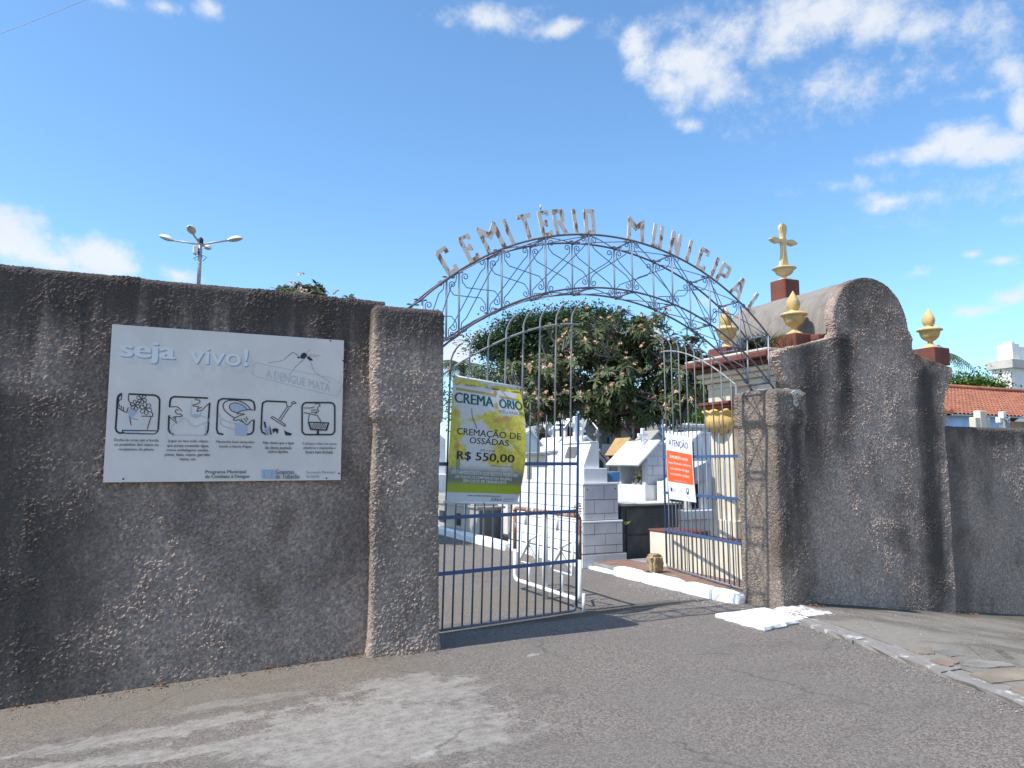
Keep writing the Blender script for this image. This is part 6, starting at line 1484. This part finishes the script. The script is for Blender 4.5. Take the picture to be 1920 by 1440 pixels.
# small frangipani over the left wall
k = 14 / FPX; pt = at_d(575, 560, 14)
frangipani((pt.x, pt.y, 0), [(at_d(560, 566, 14), (52 * k, 60 * k, 30 * k), 2), (at_d(590, 552, 14), (16 * k, 30 * k, 20 * k), .5), (at_d(535, 557, 14), (18 * k, 20 * k, 18 * k), .5), (at_d(652, 572, 14), (14 * k, 25 * k, 14 * k), .35)], 190, 5, 'small frangipani top with peach flowers showing above the left wall', 9, .18, 3.9, .09)
apx, rgt = on('y', 14.5, 594, 538), on('y', 14.5, 622, 562); t_ = thing('tall_tomb', (apx.x, 15, 0), 'white tomb whose pitched top shows above the left wall', 'tomb'); w_ = .9
sl_ = (apx.z - rgt.z) / (rgt.x - apx.x)
MB().prism([(apx.x - w_, 0), (apx.x + w_, 0), (apx.x + w_, apx.z - w_ * sl_), (apx.x, apx.z), (apx.x - w_, apx.z - w_ * sl_)], 'y', 14.5, 16).build('wall', M['white_wash'], t_)

def leafy(name, label, base, lobes, n, ls, mat, trunk_r, seed, shell=.35, group='trees in the cemetery', flat=.5, bark='bark', clump=26):
    rg = random.Random(seed); t_ = thing(name, base, label, 'tree', group); B = Vector(base); top = Vector(lobes[0][0])
    MB().tube([B, B.lerp(top, .4) + Vector((.1, 0, 0)), B.lerp(top, .8)], [trunk_r, trunk_r * .8, trunk_r * .55], 8).build('trunk', M[bark], t_)
    br = MB()
    for _ in range(34):
        p_, d_, c_ = in_lobes(rg, lobes, .6); f_ = B.lerp(top, rg.uniform(.5, .8)); br.tube([f_, f_.lerp(p_, .5) + Vector((rg.uniform(-.2, .2), rg.uniform(-.2, .2), .15)), p_], [trunk_r * .38, trunk_r * .24, trunk_r * .08], 5)
    br.build('branches', M[bark], t_)
    V_ = []
    for _ in range(n // clump):
        p_, d_, c_ = in_lobes(rg, lobes, shell); r_ = rg.uniform(1.6, 3.6) * ls
        for q in range(clump):
            e = p_ + Vector((rg.gauss(0, r_), rg.gauss(0, r_), rg.gauss(0, r_ * flat))); a = Vector((rg.gauss(0, 1), rg.gauss(0, 1), rg.gauss(0, .6))).normalized(); b_ = (a.cross(Vector((rg.gauss(0, .5), rg.gauss(0, .5), 1)))).normalized(); s = ls * rg.uniform(.6, 1.2)
            V_.append((e - a * s * .5, e + b_ * s * .26, e + a * s * .5, e - b_ * s * .26))
    quads_obj('crown', [[tuple(p) for p in q] for q in V_], mat, t_); return t_
k = 38 / FPX; c_ = at_d(1020, 700, 38)
leafy('acacia_tree', 'dark feathery flat-topped tree behind the left side of the frangipani', (c_.x, c_.y, 0), [(at_d(1010, 615, 38), (75 * k, 75 * k, 22 * k), 3), (at_d(930, 645, 38), (34 * k, 50 * k, 18 * k), 1.4), (at_d(1090, 605, 38), (70 * k, 75 * k, 24 * k), 2.5), (at_d(985, 665, 38), (60 * k, 60 * k, 26 * k), 1.8), (at_d(1060, 640, 38), (90 * k, 60 * k, 40 * k), 3)], 42000, .19, M['leaf_ac'], .35, 3, .3, flat=.4)
k = 27 / FPX; c_ = at_d(925, 800, 27)
leafy('bushy_tree', 'pale leafy tree low behind the top of the yellow banner', (c_.x, c_.y, 0), [(at_d(930, 720, 27), (45 * k, 50 * k, 34 * k), 2), (at_d(880, 755, 27), (38 * k, 40 * k, 40 * k), 1), (at_d(965, 770, 27), (50 * k, 50 * k, 40 * k), 1.5)], 7000, .15, M['leaf_fr'], .2, 4)
k = 44 / FPX; c_ = at_d(1822, 800, 44)
leafy('broadleaf_tree', 'bright green rounded tree between the gable and the white tower', (c_.x, c_.y, 0), [(at_d(1812, 737, 44), (36 * k, 42 * k, 32 * k), 3), (at_d(1840, 728, 44), (15 * k, 26 * k, 12 * k), .6), (at_d(1785, 745, 44), (22 * k, 30 * k, 34 * k), 1)], 12000, .22, M['leaf_gr'], .3, 6, group='trees beyond the right wall')
k = 30 / FPX; c_ = at_d(1310, 790, 30)
leafy('shrub', 'small bright green shrub between the frangipani and the chapel', (c_.x, c_.y, 0), [(at_d(1305, 786, 30), (20 * k, 25 * k, 17 * k), 1)], 2500, .14, M['leaf_gr'], .08, 12)
# a dark hedge of trees closing the back of the cemetery
for j, (x_, y_, rx_, rz__, d_, lab) in enumerate(((1180, 770, 120, 50, 46, 'dense dark tree in the deep shade behind the tombs, centre'), (1330, 800, 90, 55, 48, 'dense dark tree behind the chapel end of the tombs'), (1010, 800, 90, 40, 46, 'dense dark tree behind the tombs next to the banner'))):
    k = d_ / FPX; c_ = at_d(x_, 850, d_)
    leafy('broadleaf_tree', lab, (c_.x, c_.y, 0), [(at_d(x_, y_, d_), (rx_ * k, rx_ * k * .5, rz__ * k), 1)], 5200, .34, M['leaf_ac'], .3, 20 + j, .2)
def palm(crown, base, n, l, label, seed, only=None):
    rg = random.Random(seed); t_ = thing('palm_tree', base, label, 'palm', 'palms beyond the walls'); B = Vector(base); C_ = Vector(crown)
    MB().tube([B, B.lerp(C_, .5) + Vector((.1, 0, 0)), C_], [.2, .15, .12], 8).build('trunk', M['bark'], t_)
    for k in range(n):
        a = 6.283 * k / n + rg.uniform(-.15, .15); e = rg.uniform(.35, 1.0); d_ = Vector((math.cos(a), math.sin(a), 0)); pts = []
        for j in range(13):
            s = j / 12; pts.append(C_ + d_ * l * (s * math.cos(e * (1 - s)) * .95) + Vector((0, 0, l * (math.sin(e) * s - 1.05 * s * s * (.6 + .35 * math.cos(e))))))
        mb = MB(); mb.tube(pts, .022, 4, r2=.006); 
        for j in range(1, 25):
            s = j / 25 * 12; i0 = min(11, int(s)); p_ = pts[i0].lerp(pts[i0 + 1], s - i0); t1 = (pts[i0 + 1] - pts[i0]).normalized(); sd = t1.cross(Vector((0, 0, 1))).normalized(); ll = l * .27 * math.sin(math.pi * min(1, .15 + .85 * j / 25)) ** .7
            for sg in (-1, 1):
                dr = (sd * sg + t1 * .5 + Vector((0, 0, -.55 - rg.uniform(0, .5)))).normalized(); w_ = t1 * .028
                mb.add([p_ - w_, p_ + w_, p_ + dr * ll + w_ * .2, p_ + dr * ll - w_ * .2], [(0, 1, 2, 3)])
        mb.build('frond', M['leaf_palm'], t_)
    return t_
c_ = at_d(1752, 668, 40); palm(c_, (c_.x, c_.y, 0), 13, 2.3, 'palm with drooping fronds showing past the right edge of the gable', 3)
c_ = at_d(868, 690, 32); palm(c_, (c_.x, c_.y, 0), 14, 1.5, 'thin palm crown between the left pillar and the banner', 5)
# weeds on the chapel roof
rg = random.Random(8); mb = MB(); q = on('z', 2.97, 1425, 655)
for k in range(480):
    b0 = Vector((6.56 + abs(rg.gauss(0, .16)), 6.93 + rg.gauss(0, .16), 2.965)); a = rg.uniform(0, 6.28); l = rg.uniform(.08, .34); d_ = Vector((math.cos(a) * .6, math.sin(a) * .6, 1)).normalized(); s = d_.orthogonal().normalized() * .015
    mb.add([b0 - s * .5, b0 + d_ * l * .6 + s, b0 + d_ * l + Vector((math.cos(a), math.sin(a), -.2)) * .05, b0 + d_ * l * .6 - s], [(0, 1, 2, 3)])
solo('weed', mb, M['weed'], 'green and straw-coloured weeds growing on the chapel roof edge', 'weeds')
# small weed at the tiled tomb and dead leaves at the wall foot
mb = MB()
for k in range(40):
    b0 = Vector((6.66 + rg.uniform(0, .06), 10.0 + rg.uniform(-.1, .1), .62)); a = rg.uniform(0, 6.28); l = rg.uniform(.06, .16); d_ = Vector((math.cos(a), math.sin(a), .5)).normalized(); s = d_.orthogonal().normalized() * .016
    mb.add([b0, b0 + d_ * l * .6 + s, b0 + d_ * l, b0 + d_ * l * .6 - s], [(0, 1, 2, 3)])
solo('weed', mb, M['leaf_gr'], 'small green weed in the gap beside the white tiled tomb', 'weeds')
M['dead'] = plain('dead_leaf', (.17, .085, .035), .9, .3, 30, 0)
mb = MB()
def scatter(n, u0, u1, v0, v1, s0, s1, zo_=.0):
    for k in range(n):
        x_, y_ = rg.uniform(u0, u1), rg.uniform(v0, v1); z_ = float(gz(np.array(x_), np.array(y_))) + .012 + zo_; a = rg.uniform(0, 6.28); s = rg.uniform(s0, s1); c__, sn = math.cos(a), math.sin(a)
        mb.add([(x_ + s * c__, y_ + s * sn, z_ + .004), (x_ - s * sn * .5, y_ + s * c__ * .5, z_ + rg.uniform(.004, .02)), (x_ - s * c__, y_ - s * sn, z_ + .002), (x_ + s * sn * .5, y_ - s * c__ * .5, z_ + rg.uniform(.002, .014))], [(0, 1, 2, 3)])
scatter(90, -1.2, 1.62, 6.14, 6.23, .008, .022); scatter(26, 1.62, 2.3, 6.0, 6.1, .006, .018); scatter(30, 9.3, 9.9, 6.35, 6.5, .01, .03, .035); scatter(30, 6.4, 6.75, 5.98, 6.12, .01, .022, .035)
o = mb.build('dead_leaves', M['dead'], None, kind='stuff')
# loose grit along the kerb, the wall foot and over the road
M['grit'] = plain('loose_grit', (.30, .27, .24), .95, .35, 60, .3, 80, .15)
mb = MB(); rg = random.Random(77)
def grit(x_, y_, s):
    z_ = float(gz(np.array(x_), np.array(y_))) + (.036 if x_ > 6.05 - .26 * max(0, 5.53 - y_) and y_ < 6.1 else .002)
    a = rg.uniform(0, 6.28); v_ = []
    for k in range(4): b0 = a + k * 1.57 + rg.uniform(-.4, .4); v_.append((x_ + s * rg.uniform(.6, 1.1) * math.cos(b0), y_ + s * rg.uniform(.6, 1.1) * math.sin(b0), z_))
    t_ = [(x_ + (q[0] - x_) * .6, y_ + (q[1] - y_) * .6, z_ + s * rg.uniform(.6, 1.0)) for q in v_]
    mb.add(v_ + t_, [(4, 5, 6, 7)] + [(k, (k + 1) % 4, 4 + (k + 1) % 4, 4 + k) for k in range(4)])
for k in range(420):
    v_ = rg.uniform(1.5, 5.5); grit(5.74 - .26 * (5.53 - v_) + rg.gauss(-.06, .07), v_, rg.uniform(.003, .010))
for k in range(260): grit(rg.uniform(-1.2, 2.25), 6.2 - abs(rg.gauss(0, .10)), rg.uniform(.003, .009))
for k in range(420): grit(rg.uniform(-1.5, 6.0), rg.uniform(2.2, 6.6), rg.uniform(.002, .006))
for k in range(240): grit(rg.uniform(5.6, 9.5), rg.uniform(4.2, 6.3), rg.uniform(.003, .012))
for k in range(120): grit(5.86 + rg.gauss(-.06, .08), rg.uniform(6.5, 9.4), rg.uniform(.003, .009))
mb.build('grit', M['grit'], None, kind='stuff')

# ------------------------------------------------------------------ lamp mast
def d18(x, y): return at_d(x, y, 18)
top = d18(376, 455); lm = thing('street_lamp', (top.x, top.y, 0), 'four-armed grey lamp mast rising behind the left wall', 'street lamp')
MB().tube([(top.x, top.y, 0), (top.x, top.y, top.z - 1.15)], .075, 10, r2=.055).build('mast', M['galv'], lm)
MB().tube([(top.x, top.y, top.z - 1.15), (top.x, top.y, top.z + .02)], .046, 10).build('upper_mast', M['galv'], lm)
MB().lathe([(.03, 0), (.06, .02), (.065, .12), (.04, .16), (.01, .18)], (top.x, top.y, top.z - .04), 12).build('mast_cap', M['dark_iron'], lm)
MB().bbox(top.x - .16, top.x - .05, top.y - .10, top.y + .06, top.z - .30, top.z - .10, .01).build('junction_box', M['lamp_white'], lm)
mb = MB()
for k in range(9): a = rg.uniform(0, 6.28); mb.tube([(top.x + .05 * math.cos(a), top.y + .05 * math.sin(a), top.z - .1 - .03 * k), (top.x + .16 * math.cos(a), top.y + .16 * math.sin(a), top.z - .14 - .03 * k), (top.x + .10 * math.cos(a + 1), top.y + .1 * math.sin(a + 1), top.z - .22 - .03 * k)], .008, 4)
mb.build('wires', M['dark_iron'], lm)
h0 = Vector((top.x, top.y, top.z - .06))
for hx, hy, dd in ((325, 451, 18.0), (362, 439, 17.0), (427, 451, 18.0), (387, 464, 19.1)):
    e = at_d(hx, hy, dd); d_ = (e - h0).normalized(); tip = {325: (300, 443, 18.0), 362: (356, 424, 16.55), 427: (452, 447, 18.0), 387: (392, 466, 19.6)}[hx]; tp_ = at_d(*tip)
    MB().tube([h0, h0.lerp(e, .5) + Vector((0, 0, .01)), e], .022, 6).build('arm', M['galv'], lm)
    ax = (tp_ - e).normalized(); L2 = (tp_ - e).length; L2 = max(L2, .36); sd = ax.cross(Vector((0, 0, 1))).normalized(); upv = sd.cross(ax)
    for nm, mt, z0, z1 in (('lamp_head', 'lamp_white', 0, 1), ('diffuser', 'lamp_glass', -1, 0)):
        mb = MB(); vv = []; nA, nB = 12, 7
        for i in range(nA + 1):
            s = i / nA; w_ = .105 * math.sin(math.pi * min(1, .06 + .92 * s)) ** .55 * (.75 + .35 * s); hh_ = (.085 if z0 == 0 else .055) * math.sin(math.pi * min(1, .04 + .94 * s)) ** .6
            for j in range(nB + 1): b0 = math.pi * j / nB; vv.append(e + ax * L2 * s + sd * w_ * math.cos(b0) + upv * hh_ * math.sin(b0) * (1 if z0 == 0 else -1))
        ff = [(i * (nB + 1) + j, i * (nB + 1) + j + 1, (i + 1) * (nB + 1) + j + 1, (i + 1) * (nB + 1) + j) for i in range(nA) for j in range(nB)]
        mb.add(vv, ff, True); mb.build(nm, M[mt], lm)
a, b_ = at_d(-260, 150, 16), at_d(215, -25, 20); mid = (a + b_) / 2 - Vector((0, 0, .25))
pts = [a * (1 - s) ** 2 + mid * 2 * s * (1 - s) + b_ * s * s for s in np.linspace(-.6, 1.6, 40)]
mb = MB(); mb.tube(pts, .007, 5); solo('overhead_cable', mb, M['galv'], 'thin overhead cable crossing the upper left of the sky', 'cable')

# ------------------------------------------------------------------ beyond the right wall
# two crosses peeping over the wall
q = on('y', 9.0, 1843, 770); mb = MB(); x_, z_ = q.x, q.z
mb.bbox(x_ - .09, x_ + .09, 9.0, 9.14, .2, z_, .01); mb.bbox(x_ - .24, x_ - .088, 9.005, 9.135, z_ - .33, z_ - .13, .01); mb.bbox(x_ + .088, x_ + .22, 9.005, 9.135, z_ - .33, z_ - .13, .01)
solo('cross', mb, M['cream'], 'broad cream cross showing over the right wall, left of the crucifix', 'cross', 'grave crosses')
q = on('y', 9.0, 1884, 772); x_, z_ = q.x, q.z; cz_ = thing('crucifix', (x_, 9.0, 0), 'white cross with a bronze figure above the right wall', 'cross', 'grave crosses')
mb = MB(); mb.bbox(x_ - .055, x_ + .055, 9.0, 9.1, .2, z_, .008); mb.bbox(x_ - .165, x_ - .053, 9.003, 9.097, z_ - .22, z_ - .11, .008); mb.bbox(x_ + .053, x_ + .165, 9.003, 9.097, z_ - .22, z_ - .11, .008); mb.build('cross_body', M['white_wash'], cz_)
mb = MB(); mb.tube([(x_ - .105, 8.975, z_ - .145), (x_ - .05, 8.97, z_ - .175), (x_, 8.972, z_ - .17), (x_ + .05, 8.97, z_ - .175), (x_ + .105, 8.975, z_ - .145)], .011, 6)
mb.tube([(x_, 8.972, z_ - .10), (x_, 8.968, z_ - .125)], .020, 8); mb.tube([(x_, 8.972, z_ - .155), (x_ + .004, 8.966, z_ - .22), (x_ - .006, 8.968, z_ - .27), (x_ + .004, 8.96, z_ - .33), (x_, 8.98, z_ - .42)], [.024, .020, .022, .017, .009], 7); mb.build('bronze_figure', M['bronze'], cz_)
# house with a tiled hip roof
M['house_blue'] = plain('light_blue_plaster', (.42, .58, .82), .85, .08, 3, .2, 30, .2, dirt=(.13, .16, .20), dirt_amt=.65, dirt_scale=1.6)
M['terracotta'] = plain('terracotta_tile', (.33, .135, .085), .85, .16, 2.5, .3, 30, .15, dirt=(.20, .075, .05), dirt_amt=.6, dirt_scale=1.2)
HV = 19.0; e0 = on('y', HV - .3, 1784, 776); r0 = on('y', HV + 4, 1866, 735); w0 = on('y', HV, 1789, 790).x
ez, rz0 = e0.z, on('y', HV + 4.2, 1866, 733).z; X0, X1, Yf, Yb = e0.x, 46.0, HV - .3, HV + 9
hs_ = thing('house', ((X0 + X1) / 2, (Yf + Yb) / 2, 0), 'light blue house with an orange tiled hip roof over the right wall', 'house')
cor = on('y', HV, 1893, 800).x
MB().box(w0, cor, HV, Yb - .6, -1, ez - .01).build('wall', M['house_blue'], hs_); MB().box(cor, X1 - .6, HV + 1.6, Yb - .6, -1, ez - .03).build('porch_wall', M['cream'], hs_)
MB().bbox(cor + .6, cor + 1.6, HV + 1.55, HV + 1.61, -1, ez - .9, .01).build('door', M['oxide'], hs_)
MB().box(on('y', HV, 1828, 800).x, on('y', HV, 1840, 800).x, HV - .02, HV + .1, ez - 1.3, ez - .1).build('window', M['hole'], hs_)
MB().bbox(X0 + .05, X1, Yf - .02, Yf + .06, ez - .06, ez + .0, .01).build('fascia', M['grey_tile'], hs_)
yr = (Yf + Yb) / 2; run = yr - Yf; xr = X0 + run * .98
def roofpoly(name, a, b_, c_, d_, ncol, nrow, mat):
    """barrel-tiled slope: a-b along the eave, d-c along the top"""
    vv = []; ff = []; per = 6; a, b_, c_, d_ = map(Vector, (a, b_, c_, d_)); nn = (b_ - a).cross(d_ - a).normalized()
    if nn.z < 0: nn = -nn
    nc = ncol * per; nr = nrow * 2
    L_ = (b_ - a).length; ex = (b_ - a) / L_
    for j in range(nr + 1):
        s = (j // 2 + (j % 2) * .96) / nrow if j < nr else 1.0; s = min(s, 1)
        p0, p1 = a.lerp(d_, s), b_.lerp(c_, s); t0, t1 = (p0 - a).dot(ex), (p1 - a).dot(ex)
        lift = .035 if j % 2 == 0 else 0.0
        for i in range(nc + 1):
            w_ = t0 + (t1 - t0) * i / nc; hgt = .05 * (.5 + .5 * math.cos(2 * math.pi * w_ / (L_ / ncol))); vv.append(p0.lerp(p1, i / nc) + nn * (hgt + lift * (.5 + hgt * 8)))
    ff = [(j * (nc + 1) + i, j * (nc + 1) + i + 1, (j + 1) * (nc + 1) + i + 1, (j + 1) * (nc + 1) + i) for j in range(nr) for i in range(nc)]
    mb = MB(); mb.add(vv, ff); return mb.build(name, mat, hs_)
roofpoly('roof_slope', (X0, Yf, ez), (X1, Yf, ez), (X1 - 1, yr, rz0), (xr, yr, rz0), 72, 14, M['terracotta'])
roofpoly('roof_slope', (X0, Yb, ez), (X0, Yf, ez), (xr, yr, rz0), (xr, yr + .5, rz0), 36, 14, M['terracotta'])
roofpoly('roof_slope', (X1, Yb, ez), (X0, Yb, ez), (xr, yr + .5, rz0), (X1 - 1, yr + .5, rz0), 40, 10, M['terracotta'])
mb = MB(); mb.tube([(X0, Yf, ez + .08), (xr, yr, rz0 + .09)], .11, 6); mb.tube([(xr, yr, rz0 + .09), (X1 - 1, yr, rz0 + .09)], .12, 6); mb.build('ridge_tiles', M['terracotta'], hs_)
# apartment tower far behind
M['tower_white'] = plain('tower_white', (.78, .77, .74), .85, .04, .3, 0, dirt=(.5, .48, .45), dirt_amt=.4, dirt_scale=.3); M['tower_glass'] = plain('tower_window_glass', (.16, .17, .19), .25, .1, .3, 0); M['tower_grey'] = plain('tower_grey', (.50, .47, .42), .85, .06, .3, 0)
V0 = 170.0
def tp(x, y): return on('y', V0, x, y)
def tdepth(uu, x):
    """how far back along the side wall (x = uu) the line of sight x falls"""
    d = ray(x, 680); return d.y / d.x * uu
xb, xc = tp(1895, 690).x, tp(2060, 690).x; zt = tp(1895, 690).z; zc = tp(1895, 674).z; y1 = tdepth(xb, 1858)
tw = thing('apartment_tower', ((xb + xc) / 2, V0 + 5, 0), 'white apartment tower with a grey roof band on the right skyline', 'building')
MB().box(xb, xc, V0, y1, 0, zt).build('wall', M['tower_white'], tw)
MB().bbox(xb - 1.4, xc + 1.4, V0 - 1.6, y1 + 1.2, zt + .003, zc, .05).build('roof_band', M['tower_grey'], tw)
pu = tp(1903, 650).x; py1 = tdepth(pu, 1871); zp = tp(1903, 643).z
MB().box(pu, tp(1916, 650).x, V0 + 1, py1, zc, zp).build('penthouse', M['tower_white'], tw)
MB().box(tp(1916, 650).x + .01, xc - 1, V0 + 2.4, py1, zc, zp - .6).build('penthouse', M['tower_white'], tw)
MB().bbox(pu + .5, tp(1912, 650).x, V0 + 1.5, py1 - 2, zp + .01, zp + .8, .05).build('parapet', M['tower_white'], tw)
for y_ in (700, 716, 732, 748, 764):
    z_ = tp(1905, y_).z
    MB().bbox(tp(1897.5, 0).x, xc - 1, V0 - .9, V0 - .002, z_ - 2.1, z_ - 1.75, .03).build('balcony_slab', M['tower_white'], tw)
    for x0, x1 in ((1898, 1904), (1905, 1911), (1926, 1932), (1933, 1939)):
        fr = MB().box(tp(x0, 0).x, tp(x1, 0).x, V0 - .16, V0 - .003, z_ - .72, z_ + .72).build('window', M['tower_grey'], tw)
        for za_, zb_ in ((-.64, -.05), (.05, .64)): MB().box(tp(x0, 0).x + .08, tp(x1, 0).x - .08, V0 - .19, V0 - .162, z_ + za_, z_ + zb_).build('pane', M['tower_glass'], fr)
for y_ in (696, 712, 728, 744):
    for x_ in (1883, 1889):
        z_ = tp(x_, y_).z; ya_ = tdepth(xb, x_); MB().box(xb - .5, xb - .002, ya_ - .35, ya_ + .35, z_ - .35, z_ + .35).build('air_conditioner', M['tower_grey'], tw)
ya_ = tdepth(xb, 1887); MB().box(xb - .2, xb - .003, ya_ - .12, ya_ + .12, 0, zt).build('downpipe', M['tower_grey'], tw)
